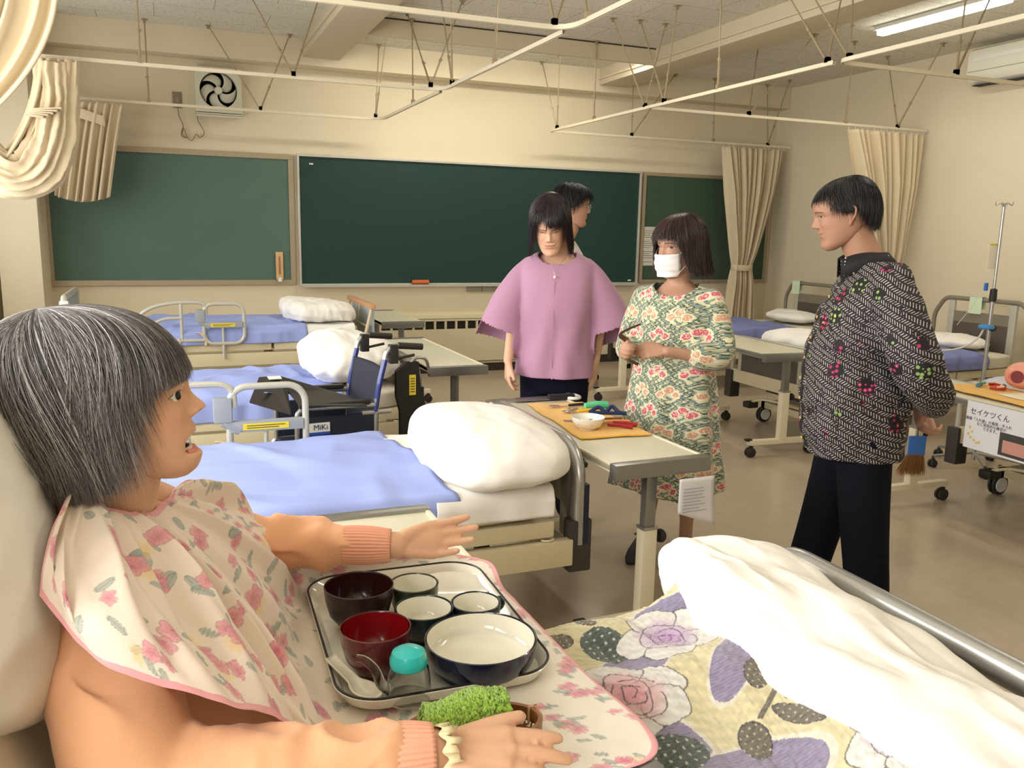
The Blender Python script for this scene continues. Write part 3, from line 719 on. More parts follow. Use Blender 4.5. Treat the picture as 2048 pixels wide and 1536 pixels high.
        MB().box(a - .02, a + .01, -h + .05, h - .05, zp - .15, zp - .05, b=.006).build('end_panel', M_bedframe, root)
        for sy in (-1, 1): box_obj('corner_bumper', a - .04, a + .05, sy * (h - .03) - .04, sy * (h - .03) + .04, zp - .28, zp - .06, M_boxgrey, root, .008)
    else:                                           # wooden-topped headboard
        zt = zm + .14
        mb = MB()
        for y in (-h + .03, h - .03): mb.tube([(b - .06, y, zp - .06), (b + .02, y, zt)], .014, 10)
        for z in (.35, .62): mb.tube([(b - .06 + .08 * z, -h + .03, zp - .06 + (zt - zp) * z), (b - .06 + .08 * z, h - .03, zp - .06 + (zt - zp) * z)], .009, 8)
        mb.tube([(b - .02, 0, zp), (b + .02, 0, zt)], .009, 8)
        hb = mb.build('head_frame', M_bedframe, root)
        MB().box(b - .0, b + .045, -h - .01, h + .01, zt - .012, zt + .028, b=.008).build('wooden_rail', mat('head_wood', srgb(196, 148, 110), .5, vary=.1, vscale=20), hb)
        MB().box(b + .03, b + .05, -h + .08, h - .08, zp, zt - .02, b=.004).build('head_panel', mat('pale_blue_panel', srgb(176, 190, 196), .45), hb)
        fb = MB().tube(fillet([(a, -h + .03, zp - .1), (a, -h + .03, zm + .24), (a, h - .03, zm + .24), (a, h - .03, zp - .1)], .05, 5), .022, 10, up=(1, 0, 0)).build('foot_rail', M_grail, root)
        MB().box(a - .012, a + .012, -h + .06, h - .06, zp, zm + .21, b=.004).build('foot_panel', M_hinge, fb)
        MB().box(a - .03, a + .03, -h - .0, -h + .06, zp + .05, zm + .22, b=.015).build('foot_corner', M_white, fb)
    return root
# left row, heads at the aisle
make_bed(-.85, 1.335, 1.13, .625, 'nearest hospital bed, carrying the grey-haired care mannequin', w=.95, lean=-.12)
B2 = make_bed(-.85, 1.30, 2.965, .625, 'second hospital bed from the camera, blue sheet and curved steel headboard', w=.93)
make_bed(-.85, 1.30, 5.03, .60, 'hospital bed behind the wheelchair', w=.93)
B4 = make_bed(-.68, 1.47, 7.03, .74, 'raised hospital bed along the chalkboard wall with a wood-topped headboard', w=.93, style='wood')
side_rail(B4, .075 - .395, -.485, .70, .95)
side_rail(B2, .04 - .225, .5, .625, 1.0)
# right row, feet at the aisle
make_bed(4.22, 6.42, 5.12, .60, 'middle hospital bed of the right-hand wall row, duvet folded at its foot', w=.95, style='right')
make_bed(4.22, 6.42, 7.12, .60, 'farthest hospital bed of the row by the right-hand wall, in the corner', w=.95, style='right')
make_bed(4.3, 6.45, 3.05, .58, 'hospital bed under the yellow towel table at the right edge', w=.95, style='right')
# ------------------------------------------------------------------ linen
def T(o, label, cat, group=None): return tag(o, label, cat, group)
T(drape('draw_sheet', -.8, .84, 2.515, 3.415, .640, .1, .1, M_blue, 3, skew=-.06, wr=.009, xedge=.02), 'pale blue draw sheet on the second bed from the camera', 'sheet')
T(drape('bed_sheet', .78, 1.2, 2.51, 3.42, .628, .09, .09, M_sheet, 5, wr=.006), 'white sheet on the second bed under its folded duvet', 'sheet')
T(drape('draw_sheet', -.8, .86, 4.58, 5.48, .605, .13, .1, M_blue, 7, wr=.009), 'pale blue draw sheet on the bed behind the wheelchair', 'sheet')
T(drape('draw_sheet', -.55, .98, 6.58, 7.48, .745, .12, .1, M_blue, 9, wr=.01), 'pale blue draw sheet on the raised bed under the chalkboard', 'sheet')
T(drape('bed_sheet', .96, 1.36, 6.58, 7.47, .743, .08, .1, M_sheet, 10, wr=.006), 'white sheet at the head of the raised bed under the chalkboard', 'sheet')
M_blue2 = mat('violet_blue_sheet', srgb(122, 130, 182), 0.85, bump=0.15, bscale=400)
T(drape('draw_sheet', 4.4, 5.78, 6.64, 7.6, .605, .09, .1, M_blue2, 11, wr=.008), 'violet-blue draw sheet on the corner bed of the right-hand row', 'sheet')
T(drape('draw_sheet', 5.0, 5.95, 4.64, 5.6, .605, .1, .1, M_blue2, 12, wr=.008), 'violet-blue draw sheet on the bed behind the drip stand', 'sheet')
def duvet_shape(k=1.0, peak=.25):
    def f(W):
        zr = (W[:, 2] - W[:, 2].min()) / (np.ptp(W[:, 2]))
        yr = W[:, 1] / (np.abs(W[:, 1]).max()); xr = W[:, 0] / np.abs(W[:, 0]).max()
        W[:, 2] *= 1 - peak * (yr ** 2) * .6 - .12 * xr
        W[:, 0] *= 1 - .10 * zr * k; W[:, 1] *= 1 - .08 * zr
        return W
    return f
T(soft_box('folded_duvet', 1.055, 2.83, .630, .50, .86, .225, M_sheet, seed=4, p=3.0, wr=.006, sub=6, shape=duvet_shape(), folds=.8), 'puffy white folded duvet at the head of the second bed', 'duvet')
T(soft_box('folded_duvet', .98, 5.03, .615, .56, .84, .27, M_sheet, seed=14, p=2.8, wr=.02, sub=5, shape=duvet_shape()), 'white folded duvet behind the wheelchair', 'duvet')
T(soft_box('folded_duvet', 1.13, 7.0, .757, .56, .80, .16, M_sheet, seed=24, p=3.4, wr=.012, sub=6, quilt=60, lean=-.1), 'quilted white duvet folded at the head of the raised bed', 'duvet')
T(soft_box('folded_duvet', 4.62, 5.1, .60, .6, .86, .19, M_sheet, seed=34, p=2.8, wr=.015, sub=5, lean=-.05), 'white folded duvet at the foot of the middle right-hand bed', 'duvet')
T(soft_box('pillow', 6.1, 7.1, .615, .42, .66, .12, M_sheet, seed=44, p=2.2, wr=.01), 'white pillow on the corner bed of the right-hand row', 'pillow')
T(soft_box('pillow', 6.14, 5.15, .605, .42, .66, .12, M_sheet, seed=54, p=2.2, wr=.01), 'white pillow on the bed behind the drip stand', 'pillow')
T(soft_box('folded_blanket', 4.5, 3.12, .585, .3, .74, .14, mat('pale_blanket', srgb(196, 196, 206), .9, bump=.2), seed=64, p=4, wr=.014, quilt=40), 'pale folded blanket on the bed under the yellow towel table', 'blanket')

# ================================================================== OVERBED TABLES
M_top = mat('table_laminate', srgb(214, 210, 186), 0.35, vary=0.01)
M_tedge = mat('table_edge', srgb(228, 218, 190), 0.4)
M_cap = mat('table_end_cap', srgb(150, 150, 146), 0.28, 0.75)
def overbed_table(x, y, L, w, zt, rz, label, posts=('near',), ext=0.0, rimmed=False):
    root = empty('overbed_table', (x, y, 0), rz, label, 'table'); h = L / 2; hw = w / 2
    MB().box(-hw, hw, -h + .03, h - .03, zt - .026, zt - .002, b=.003).build('table_top', M_top, root)
    mb = MB()
    for s in (-1, 1): mb.box(s * hw - (.012 if s > 0 else 0), s * hw + (.012 if s < 0 else 0), -h + .03, h - .03, zt - .03, zt + .002, b=.003)
    mb.build('side_edge', M_chrome if rimmed else M_tedge, root)
    for s in (-1, 1):
        y0, y1 = (-h, -h + .045) if s < 0 else (h - .045, h)
        MB().box(-hw - .004, hw + .004, y0, y1, zt - .05, zt + .006, b=.008).build('end_rail', M_cap, root)
    for pz in posts:
        s = -1 if pz == 'near' else 1; yy = s * (h - .09)
        MB().box(-.022, .022, yy - .018, yy + .018, zt * .55, zt - .05, b=.003).box(-.04, .04, yy - .03, yy + .03, zt - .06, zt - .03, b=.003).build('upper_post', M_cap, root)
        q = MB().box(-.029, .029, yy - .024, yy + .024, .09, zt * .62, b=.004).build('lower_post', M_tedge, root)
        MB().box(-.031, .031, yy - .026, yy + .026, zt * .62, zt * .62 + .012, b=.003).build('post_collar', M_chrome, q)
        MB().lathe([(0, 0), (.012, 0), (.012, .02), (.024, .022), (.026, .035), (.02, .045), (0, .046)], (.028, yy, zt * .57), 14, Matrix.Rotation(RAD(90), 4, 'Y')).build('height_knob', M_black, q)
        f = MB().box(-.26, .26, yy - .022, yy + .022, .085, .12, b=.006).build('foot_bar', M_tedge, root)
        for x_ in (-.24, .24): caster('caster_wheel', root, x_, yy, .034)
        MB().box(-.285, -.24, yy - .018, yy + .018, .115, .13, b=.004).build('brake_tab', M_black, f)
    return root
overbed_table(.418, 1.47, 1.22, .37, .772, RAD(-.5), 'cream overbed table across the nearest bed, under the mannequin\'s apron and meal tray', ('far',))
overbed_table(1.56, 3.02, 1.2, .385, .715, RAD(1.5), 'overbed table with the yellow towel and cutlery, behind the second bed headboard', ('near', 'far'))
overbed_table(1.57, 5.35, 1.4, .36, .70, 0, 'overbed table standing at the head of the bed behind the wheelchair', ('near', 'far'))
overbed_table(1.83, 7.45, 1.1, .36, .72, 0, 'overbed table at the head of the raised bed by the radiator', ('near', 'far'))
overbed_table(3.93, 5.08, 1.25, .46, .72, RAD(-4), 'overbed table at the foot of the middle right-hand bed', ('near', 'far'), rimmed=True)
overbed_table(3.80, 7.1, 1.15, .46, .70, 0, 'far overbed table between the two women in the background', ('near', 'far'))
overbed_table(3.87, 2.9, 1.25, .44, .72, RAD(-3), 'overbed table with yellow towel, broom and poster at the right edge', ('far', 'near'), rimmed=True)
# ================================================================== FIGURE TOOLS
class E:
    """tiny expression builder over Math nodes"""
    nt = None
    def __init__(s, v): s.v = v
    @staticmethod
    def op(o, *a):
        n = E.nt.nodes.new('ShaderNodeMath'); n.operation = o
        for i, x in enumerate(a):
            x = x.v if isinstance(x, E) else x
            if isinstance(x, (int, float)): n.inputs[i].default_value = x
            else: E.nt.links.new(x, n.inputs[i])
        return E(n.outputs[0])
    def __add__(s, o): return E.op('ADD', s, o)
    __radd__ = __add__
    def __sub__(s, o): return E.op('SUBTRACT', s, o)
    def __rsub__(s, o): return E.op('SUBTRACT', o, s)
    def __mul__(s, o): return E.op('MULTIPLY', s, o)
    __rmul__ = __mul__
    def __truediv__(s, o): return E.op('DIVIDE', s, o)
    def lt(s, o): return E.op('LESS_THAN', s, o)
    def gt(s, o): return E.op('GREATER_THAN', s, o)
    def sin(s): return E.op('SINE', s)
    def abs(s): return E.op('ABSOLUTE', s)
    def fract(s): return E.op('FRACT', s)
    def floor(s): return E.op('FLOOR', s)
    def mod(s, k): return E.op('FLOORED_MODULO', s, k)
def emin(a, b): return E.op('MINIMUM', a, b)
def emax(a, b): return E.op('MAXIMUM', a, b)
def hyp(a, b): return E.op('SQRT', a * a + b * b)
def mixc(f, a, b):
    n = E.nt.nodes.new('ShaderNodeMix'); n.data_type = 'RGBA'
    E.nt.links.new(f.v, n.inputs[0])
    for i, x in ((6, a), (7, b)):
        if isinstance(x, tuple): n.inputs[i].default_value = tuple(x) + (1,)
        else: E.nt.links.new(x, n.inputs[i])
    return n.outputs[2]
def coords(nt, rot=0.0):
    E.nt = nt; tc = nt.nodes.new('ShaderNodeTexCoord'); sx = nt.nodes.new('ShaderNodeSeparateXYZ'); nt.links.new(tc.outputs['Object'], sx.inputs[0])
    return tc.outputs['Object'], E(sx.outputs[0]), E(sx.outputs[1]), E(sx.outputs[2])
def nnoise(vec, scale, detail=2):
    n = E.nt.nodes.new('ShaderNodeTexNoise'); n.inputs['Scale'].default_value = scale; n.inputs['Detail'].default_value = detail
    E.nt.links.new(vec, n.inputs['Vector']); return E(n.outputs[0])

def remesh_parts(pieces, voxel, smooth=6, f=0.6):
    """union of closed pieces -> one continuous surface; returns V, F arrays"""
    mb = MB()
    for V, F in pieces: mb.add(V, F)
    me = bpy.data.meshes.new('t'); me.from_pydata(np.vstack(mb.V).tolist(), [], mb.F); o = bpy.data.objects.new('t', me); COL.objects.link(o)
    q = o.modifiers.new('r', 'REMESH'); q.mode = 'VOXEL'; q.voxel_size = voxel
    q = o.modifiers.new('s', 'SMOOTH'); q.iterations = smooth; q.factor = f
    dg = bpy.context.evaluated_depsgraph_get(); dg.update(); ev = o.evaluated_get(dg); m2 = ev.to_mesh()
    V = np.zeros(len(m2.vertices) * 3); m2.vertices.foreach_get('co', V); F = [tuple(p.vertices) for p in m2.polygons]
    ev.to_mesh_clear(); bpy.data.objects.remove(o); bpy.data.meshes.remove(me)
    return V.reshape(-1, 3), F
def limb(path, r, n=20, m=24, flat=1.0, up=None):
    """smooth tapered closed tube through joints with round ends"""
    P = catmull(path, m); R = np.interp(np.linspace(0, 1, m), np.linspace(0, 1, len(r)), r)
    d0 = P[0] - P[1]; d0 /= np.linalg.norm(d0); d1 = P[-1] - P[-2]; d1 /= np.linalg.norm(d1)
    P = np.vstack([P[0] + d0 * R[0] * .75, P[0] + d0 * R[0] * .45, P, P[-1] + d1 * R[-1] * .45, P[-1] + d1 * R[-1] * .75]); R = np.concatenate([[R[0] * .35, R[0] * .8], R, [R[-1] * .8, R[-1] * .35]])
    return tube_geo(P, R, n, False, True, flat, up)
def ring_loft(rings, n=48, closed=True, p=2.3):
    """rings: (cx, cy, cz, rx, ry)"""
    a = np.linspace(0, 2 * pi, n, endpoint=False); V = []
    for cx, cy, cz, rx, ry in rings:
        c, s = np.cos(a), np.sin(a)
        V.append(np.stack([cx + rx * np.sign(c) * np.abs(c) ** (2 / p), cy + ry * np.sign(s) * np.abs(s) ** (2 / p), np.full(n, cz)], -1))
    V = np.vstack(V); F = grid_faces(len(rings), n, True).tolist()
    if closed: F.append(list(range(n))[::-1]); F.append([(len(rings) - 1) * n + k for k in range(n)])
    return V, F
def smooth_rings(rings, m=40):
    R = np.array(rings, dtype=float); return catmull(R, m)
def hand(wrist, d, pn, side, curls=(.3, .3, .3, .3, .2), spread=.06, sc=1.0, thumb=(.6, .5), seg=True):
    """wrist point, d towards the fingers, pn = palm normal (out of the palm), side=+1 thumb on d x pn side"""
    d = Vector(d).normalized(); pn = Vector(pn); pn = (pn - d * pn.dot(d)).normalized(); t = d.cross(pn) * side
    M = lambda x, y, z: np.array((Vector(wrist) + t * x * sc + d * y * sc - pn * z * sc)[:])   # z>0: back of the hand
    out = []
    xs = (.030, .0105, -.0095, -.028); ky = (.088, .093, .088, .078); L = (.070, .079, .073, .057); rr = (.0092, .0094, .009, .008)
    out.append(limb([M(0, -.02, 0), M(0, .015, 0), M(.002, .05, 0), M(.001, .078, -.001)], [.022 * sc, .025 * sc, .031 * sc, .032 * sc], n=20, m=14, flat=.0 + .42, up=(t)[:]))
    for i in range(4):
        out.append(limb([M(xs[i] * .6, .02, .002), M(xs[i], ky[i], .001)], [.0125 * sc, .0115 * sc], n=12, m=6))
        sp = spread * (1.5 - i) * 1.0; c = curls[i]; ang = 0; p = Vector((xs[i], ky[i], 0)); pts = [M(*p)]
        for k, fr in enumerate((.44, .31, .25)):
            ang += c * (1.0 if k == 0 else .9)
            v = Vector((math.sin(sp) * cos(ang), cos(sp) * cos(ang), -sin(ang))); p = p + v * L[i] * fr; pts.append(M(*p))
        out.append(limb(pts, [rr[i] * 1.08 * sc, rr[i] * sc, rr[i] * .95 * sc, rr[i] * .78 * sc], n=12, m=16))
    a, b = thumb; c = curls[4]
    p0 = Vector((.014, .018, -.004)); v1 = Vector((math.sin(a), cos(a), -.25 * b)).normalized(); p1 = p0 + v1 * .042
    v2 = Vector((math.sin(a - c * .6), cos(a - c * .6), -.45 * b)).normalized(); p2 = p1 + v2 * .032; v3 = Vector((math.sin(a - c * 1.3), cos(a - c * 1.3), -.6 * b)).normalized(); p3 = p2 + v3 * .026
    out.append(limb([M(*p0), M(*p1), M(*p2), M(*p3)], [.016 * sc, .0125 * sc, .0108 * sc, .0085 * sc], n=12, m=16))
    return out
def cubic(xs, ys, x):
    """smooth interpolation"""
    xs = np.asarray(xs, float); ys = np.asarray(ys, float); n = len(xs)
    h = np.diff(xs); dl = np.diff(ys) / h; mm = np.zeros(n); mm[0] = dl[0]; mm[-1] = dl[-1]
    for i in range(1, n - 1):
        mm[i] = 0 if dl[i - 1] * dl[i] <= 0 else 2 / (1 / dl[i - 1] + 1 / dl[i])
    x = np.clip(x, xs[0], xs[-1]); i = np.clip(np.searchsorted(xs, x, side='right') - 1, 0, n - 2); t = (x - xs[i]) / h[i]
    return (2 * t ** 3 - 3 * t ** 2 + 1) * ys[i] + (t ** 3 - 2 * t ** 2 + t) * h[i] * mm[i] + (-2 * t ** 3 + 3 * t ** 2) * ys[i + 1] + (t ** 3 - t ** 2) * h[i] * mm[i + 1]
def head(skin, nz=150, na=200, eye=1.0, nose=1.0, width=1.0, lip=(.62, .26, .24), brow=(.05, .03, .03), age=0.0, open_mouth=0.0, looks=(0, 0), prof=None, lipc=1.0):
    """returns V, F, colours in a head frame: chin z=0, top .225, +Y forward"""
    t = np.linspace(0, 1, nz); t = t ** .9 * .6 + .4 * t
    z = .225 * t
    w = cubic([0, .03, .1, .2, .33, .45, .58, .72, .84, .92, .97, 1], [.014, .028, .046, .058, .065, .069, .073, .0755, .070, .055, .036, .002], t) * width
    yf = cubic([0, .04, .1, .17, .28, .4, .52, .6, .72, .84, .92, .97, 1], [.062, .074, .078, .076, .080, .081, .0815, .087, .087, .074, .053, .033, -.004], t)
    yb = cubic([0, .04, .1, .2, .32, .45, .6, .72, .84, .92, .97, 1], [.035, .012, -.02, -.052, -.078, -.096, -.104, -.104, -.088, -.064, -.042, -.008], t)
    a = np.linspace(-pi, pi, na, endpoint=False)
    a = a - .35 * np.sin(a)                                   # denser at the front
    A, Z = np.meshgrid(a, z); W = w[:, None]; yc = (yf * .35 + yb * .65)[:, None] + .0
    c, s = np.cos(A), np.sin(A)
    X = W * np.sign(s) * np.abs(s) ** .88
    Y = np.where(c > 0, yc + (yf[:, None] - yc) * np.abs(c) ** .82, yc - (yc - yb[:, None]) * np.abs(c) ** .95)
    fr = np.clip(c * 1.6, 0, 1)
    G = lambda x0, z0, sx, sz: np.exp(-((np.abs(X) - x0) / sx) ** 2 - ((Z - z0) / sz) ** 2)
    N = np.interp(Z, [.079, .083, .087, .092, .098, .112, .128, .142], [0, .003, .012, .0195, .0185, .010, .0035, 0]) * nose
    wn = np.interp(Z, [.08, .09, .1, .12, .14], [.011, .0105, .009, .0075, .008])
    Y = Y + fr * N * np.exp(-(X / wn) ** 2)
    D = .006 * G(.0125, .0885, .005, .005) * nose - .0075 * G(.031, .123, .015, .0095) - .004 * G(.012, .124, .008, .012) + .0055 * G(.031, .1215, .0115, .0075) * eye + .0022 * G(.028, .139, .018, .005)
    if prof is not None: D += np.interp(Z, prof[0], prof[1]) * np.exp(-(X / .026) ** 4)
    else: D += .0035 * G(0, .068, .017, .0045) + .0038 * G(0, .0555, .015, .0048) - .003 * G(0, .0618, .021, .0016) - .002 * G(.026, .062, .005, .004)
    D += - .0025 * G(0, .045, .016, .004) * (prof is None) + .004 * G(0, .022, .018, .012) + .0035 * G(.043, .093, .017, .014) - .002 * G(.0, .075, .003, .005)
    D -= .0018 * age * G(.03, .078, .004, .016) + .0012 * age * G(.033, .108, .012, .002)
    Y = Y + fr * D
    V = np.stack([X, Y, Z], -1).reshape(-1, 3)
    F = grid_faces(nz, na, True).tolist(); F.append(list(range(na))[::-1]); F.append([(nz - 1) * na + k for k in range(na)])
    C = np.tile(np.array(skin), (len(V), 1)); x = np.abs(X.reshape(-1)); zz = Z.reshape(-1); xs = X.reshape(-1); f = (fr.reshape(-1) > .3)
    def put(mask, col, k=1.0):
        m = (np.clip(mask, 0, 1) * f * k)[:, None]; C[:] = C * (1 - m) + np.array(col) * m
    g = lambda x0, z0, sx, sz: np.exp(-((x - x0) / sx) ** 2 - ((zz - z0) / sz) ** 2)
    put(g(.04, .09, .018, .014) * .25, (skin[0] * 1.05, skin[1] * .72, skin[2] * .68))
    put(g(0, .09, .012, .01) * .2, (skin[0], skin[1] * .75, skin[2] * .7))
    put(g(.031, .1215, .02, .012) * .3, np.array(skin) * .72)
    # lips
    lw = .024; e = 1 - (x / lw) ** 2
    if prof is not None:
        wide = np.clip(1 - (x / .027) ** 2, 0, 1) ** .5; mid = .0465; hh = .0125
        put((np.abs(zz - mid) < (hh + .005) * wide).astype(float), lip, .6); put((np.abs(zz - mid) < hh * wide).astype(float), (.10, .03, .025), 1)
    else: put(((zz < .0625 + .0065 * np.clip(e, 0, 1)) & (zz > .0612 - .0085 * np.clip(e, 0, 1)) & (x < lw)).astype(float), lip, .8 * lipc)
    if prof is None: put(np.exp(-((zz - .0618) / .0009) ** 2) * (x < lw * 1.05), (.12, .04, .03), .8)
    put(g(.007, .0835, .0035, .0018), (.1, .04, .03), .8)
    # brows
    bz = .1405 - 90 * (x - .027) ** 2 * .1 - .12 * np.clip(x - .04, 0, 1)
    put(((np.abs(zz - bz) < .0027 * (1.1 - .5 * (x - .012) / .035)) & (x > .012) & (x < .05)).astype(float), brow, .85)
    # eyes
    ex = (x - .031) / .0145; op = .0046 * eye; up = np.clip(1 - ex ** 2, 0, 1) ** .8; zc = .1215
    inside = (np.abs(ex) < 1) & (zz < zc + op * up) & (zz > zc - op * .75 * up)
    put(inside.astype(float), (.62, .58, .54)); 
    put((inside & (np.hypot(xs * np.sign(xs) - .031 - looks[0] * np.sign(xs), (zz - zc - looks[1]) * 1.0) < .0056)).astype(float), (.035, .02, .015))
    put((np.abs(ex) < 1.08) * np.exp(-((zz - zc - op * up - .0004) / .0012) ** 2), (.03, .02, .02), .95)
    put((np.abs(ex) < 1.0) * np.exp(-((zz - zc + op * .75 * up) / .0007) ** 2), (.12, .06, .05), .5)
    return V, F, C
def ear_geo(sx, s=1.0):
    out = []
    c = lambda y, z, x=.0: np.array([sx * (.070 + x), y - .012, z + .108])
    rim = catmull([c(.006, -.028, .002), c(-.002, -.018, .01), c(-.014, .0, .017), c(-.018, .02, .018), c(-.008, .032, .014), c(.006, .03, .008), c(.013, .016, .002), c(.01, .004, .0)], 26)
    out.append(tube_geo(rim, .0042 * s, 8)); out.append(limb([c(.004, -.03, .002), c(0, -.018, .008)], [.006, .007], 10, 8))
    V, F = ring_loft([(0, 0, -.002, .001, .001), (0, 0, -.002, .012, .024), (0, 0, .002, .011, .023), (0, 0, .002, .001, .001)], 20); V = V[:, [2, 0, 1]] * 1.0
    V[:, 0] = V[:, 0] + sx * .078; V[:, 1] += -.015; V[:, 2] += .11; V[:, 0] += sx * -(V[:, 1] + .015) * .35
    out.append((V, F)); return out
def xf(V, M): V = np.asarray(V); M = np.array(M); return V @ M[:3, :3].T + M[:3, 3]
C0 = np.array([0, -.01, .122])
def hair_path(th, zend, vol=1.0, seed=0, n=26, flare=0.0, top=(0, 0), ax=(.083, .111, .110), crown=(0, -.02), cy=-.016, sq=.86):
    """polyline over the skull in azimuth th (0 = front), cut at zend"""
    C0 = np.array([0, cy, .122]); ph = np.linspace(0.02, pi / 2, 60); s, c = math.sin(th), math.cos(th)
    sp_, cp_ = np.sin(ph) ** sq, np.cos(ph) ** sq; P = np.stack([ax[0] * vol * s * sp_, ax[1] * vol * c * sp_, ax[2] * vol * cp_], -1) + C0
    P[:, :2] += np.array(crown) * (1 - sp_)[:, None]
    zz = np.linspace(P[-1][2], -.25, 80)[1:]; k = (P[-1][2] - zz); sc_ = 1 + flare * np.clip(k / .12, 0, 1) ** 1.5
    Q = np.stack([P[-1][0] * sc_, (P[-1][1] - C0[1]) * sc_ + C0[1], zz], -1)
    P = np.vstack([P, Q]); L = np.concatenate([[0], np.cumsum(np.linalg.norm(np.diff(P, axis=0), axis=1))])
    i = np.argmax(P[:, 2] < zend) if (P[:, 2] < zend).any() else len(P) - 1
    Le = L[max(i, 2)]; t = np.linspace(0, Le, n)
    return np.stack([np.interp(t, L, P[:, k]) for k in range(3)], -1)
def strands_geo(paths, r, n=3):
    """many thin tubes at once, paths (S, m, 3)"""
    P = np.asarray(paths); S, m, _ = P.shape; T = np.gradient(P, axis=1); T /= np.linalg.norm(T, axis=2, keepdims=True) + 1e-9
    up = np.array([.3, .2, 1.0]); N = up - (T @ up)[..., None] * T; N /= np.linalg.norm(N, axis=2, keepdims=True) + 1e-9; B = np.cross(T, N)
    tp = np.interp(np.linspace(0, 1, m), [0, .1, .75, 1], [.6, 1, .9, .15]); R = (np.asarray(r).reshape(-1, 1) * tp)[..., None, None]
    a = np.linspace(0, 2 * pi, n, endpoint=False)
    V = P[:, :, None, :] + R * (np.cos(a)[None, None, :, None] * N[:, :, None, :] + np.sin(a)[None, None, :, None] * B[:, :, None, :])
    g = grid_faces(m, n, True); F = (g[None] + (np.arange(S) * m * n)[:, None, None]).reshape(-1, 4)
    return V.reshape(-1, 3), F
def hair(name, M, parent, m, zfun, vol=1.04, ns=900, r=.0011, flare=0.0, seed=1, jit=.004, wave=.003, drift=.12, col=None, shell=True, cols=None, ax=(.083, .111, .110), crown=(0, -.02), nshell=120, cy=-.016):
    C0 = np.array([0, cy, .122]); rg = np.random.default_rng(seed); paths = []; cc = []
    th0 = rg.uniform(-pi, pi, ns)
    for th in th0:
        v = vol + rg.uniform(-.01, jit / .1); ze = zfun(th) + rg.normal() * .007 - .004
        p = hair_path(th, ze, v, n=22, flare=flare * rg.uniform(.6, 1.3), ax=ax, crown=crown, cy=cy); t = np.linspace(0, 1, len(p))
        dth = rg.normal() * drift; q = p - C0; ca, sa = np.cos(dth * t), np.sin(dth * t)
        q = np.stack([q[:, 0] * ca - q[:, 1] * sa, q[:, 0] * sa + q[:, 1] * ca, q[:, 2]], -1)
        q += wave * np.sin(t * rg.uniform(2, 7) + rg.uniform(0, 6))[:, None] * np.array([math.cos(th), -math.sin(th), 0]) * t[:, None]
        paths.append(q + C0)
    V, F = strands_geo(paths, rg.uniform(.6, 1.3, ns) * r)
    if cols is not None: c = np.array(cols)[rg.integers(0, len(cols), ns)] * rg.uniform(.75, 1.25, (ns, 1))
    else: c = np.tile(np.array(col), (ns, 1)) * rg.uniform(.6, 1.6, (ns, 1))
    Cc = np.repeat(c, 22 * 3, axis=0)
    if shell:
        T_ = np.linspace(-pi, pi, nshell, endpoint=False); mm = 30; rings = []
        for th in T_: rings.append(hair_path(th, zfun(th) + .002, vol * .985, n=mm, flare=flare, ax=ax, crown=crown, cy=cy))
        G = np.array(rings); k = np.sin(np.arange(nshell) * 2.4) * .0016 + np.sin(np.arange(nshell) * .9) * .002
        d = G - C0; d /= np.linalg.norm(d, axis=2, keepdims=True) + 1e-9; G2 = G + d * (k[:, None] * np.linspace(0, 1, mm))[..., None]
        SV = G2.transpose(1, 0, 2).reshape(-1, 3); SF = grid_faces(mm, nshell, True)
        inner = (C0 + (G2 - C0) * np.where(True, .93, 1)).transpose(1, 0, 2).reshape(-1, 3)
        F = np.vstack([F, SF + len(V), SF[:, ::-1] + len(V) + len(SV)])
        b = len(V) + (mm - 1) * nshell; jj = np.arange(nshell); j2 = (jj + 1) % nshell
        F = np.vstack([F, np.stack([b + jj, b + j2, b + j2 + len(SV), b + jj + len(SV)], -1)])
        base = np.array(col if col is not None else np.mean(cols, 0) * .55); Cc = np.vstack([Cc, np.tile(base * .8, (2 * len(SV), 1))]); V = np.vstack([V, SV, inner])
    return mesh_obj(name, xf(V, M), F, m, parent, col=np.clip(Cc, 0, 1))
M_skin = mat('skin', (.6, .4, .3), 0.5, attr=True, subs=.06, bump=.08, bscale=600)
M_hair = mat('hair_strands', (.05, .04, .04), 0.38, attr=True)
def body(name, loc, rz, label, pieces, headM, headgeo, skin, voxel=.005, colf=None, ears=True):
    V, F = remesh_parts(pieces, voxel); C = np.tile(np.array(skin), (len(V), 1))
    if colf is not None: C = colf(V, C)
    hv, hf, hc = headgeo; mb = MB(); mb.add(V, F, C); mb.add(xf(hv, headM), hf, hc)
    if ears:
        for s in (-1, 1):
            for v, f in ear_geo(s): mb.add(xf(v, headM), f, np.tile(np.array(skin) * np.array([1, .93, .9]), (len(v), 1)))
    o = mb.build(name, M_skin, None, auto=None, usecol=True); o.location = loc; o.rotation_euler = (0, 0, rz)
    tag(o, label, 'person'); return o
def HM(x, y, z, pitch=0, yaw=0, roll=0, s=1.0):
    """head frame: pitch>0 looks down, yaw>0 turns to the figure's left"""
    return Matrix.Translation((x, y, z)) @ Matrix.Rotation(yaw, 4, 'Z') @ Matrix.Rotation(-pitch, 4, 'X') @ Matrix.Rotation(roll, 4, 'Y') @ Matrix.Scale(s, 4)
def garment(name, pieces, voxel, m, parent, smooth=8, folds=None, cut=None, f=.6):
    V, F = remesh_parts(pieces, voxel, smooth, f)
    if cut is not None:
        keep = np.array([not cut(v) for v in V]); F = [g for g in F if keep[list(g)].all()]
    if folds is not None: V = folds(V)
    return mesh_obj(name, V, F, m, parent)
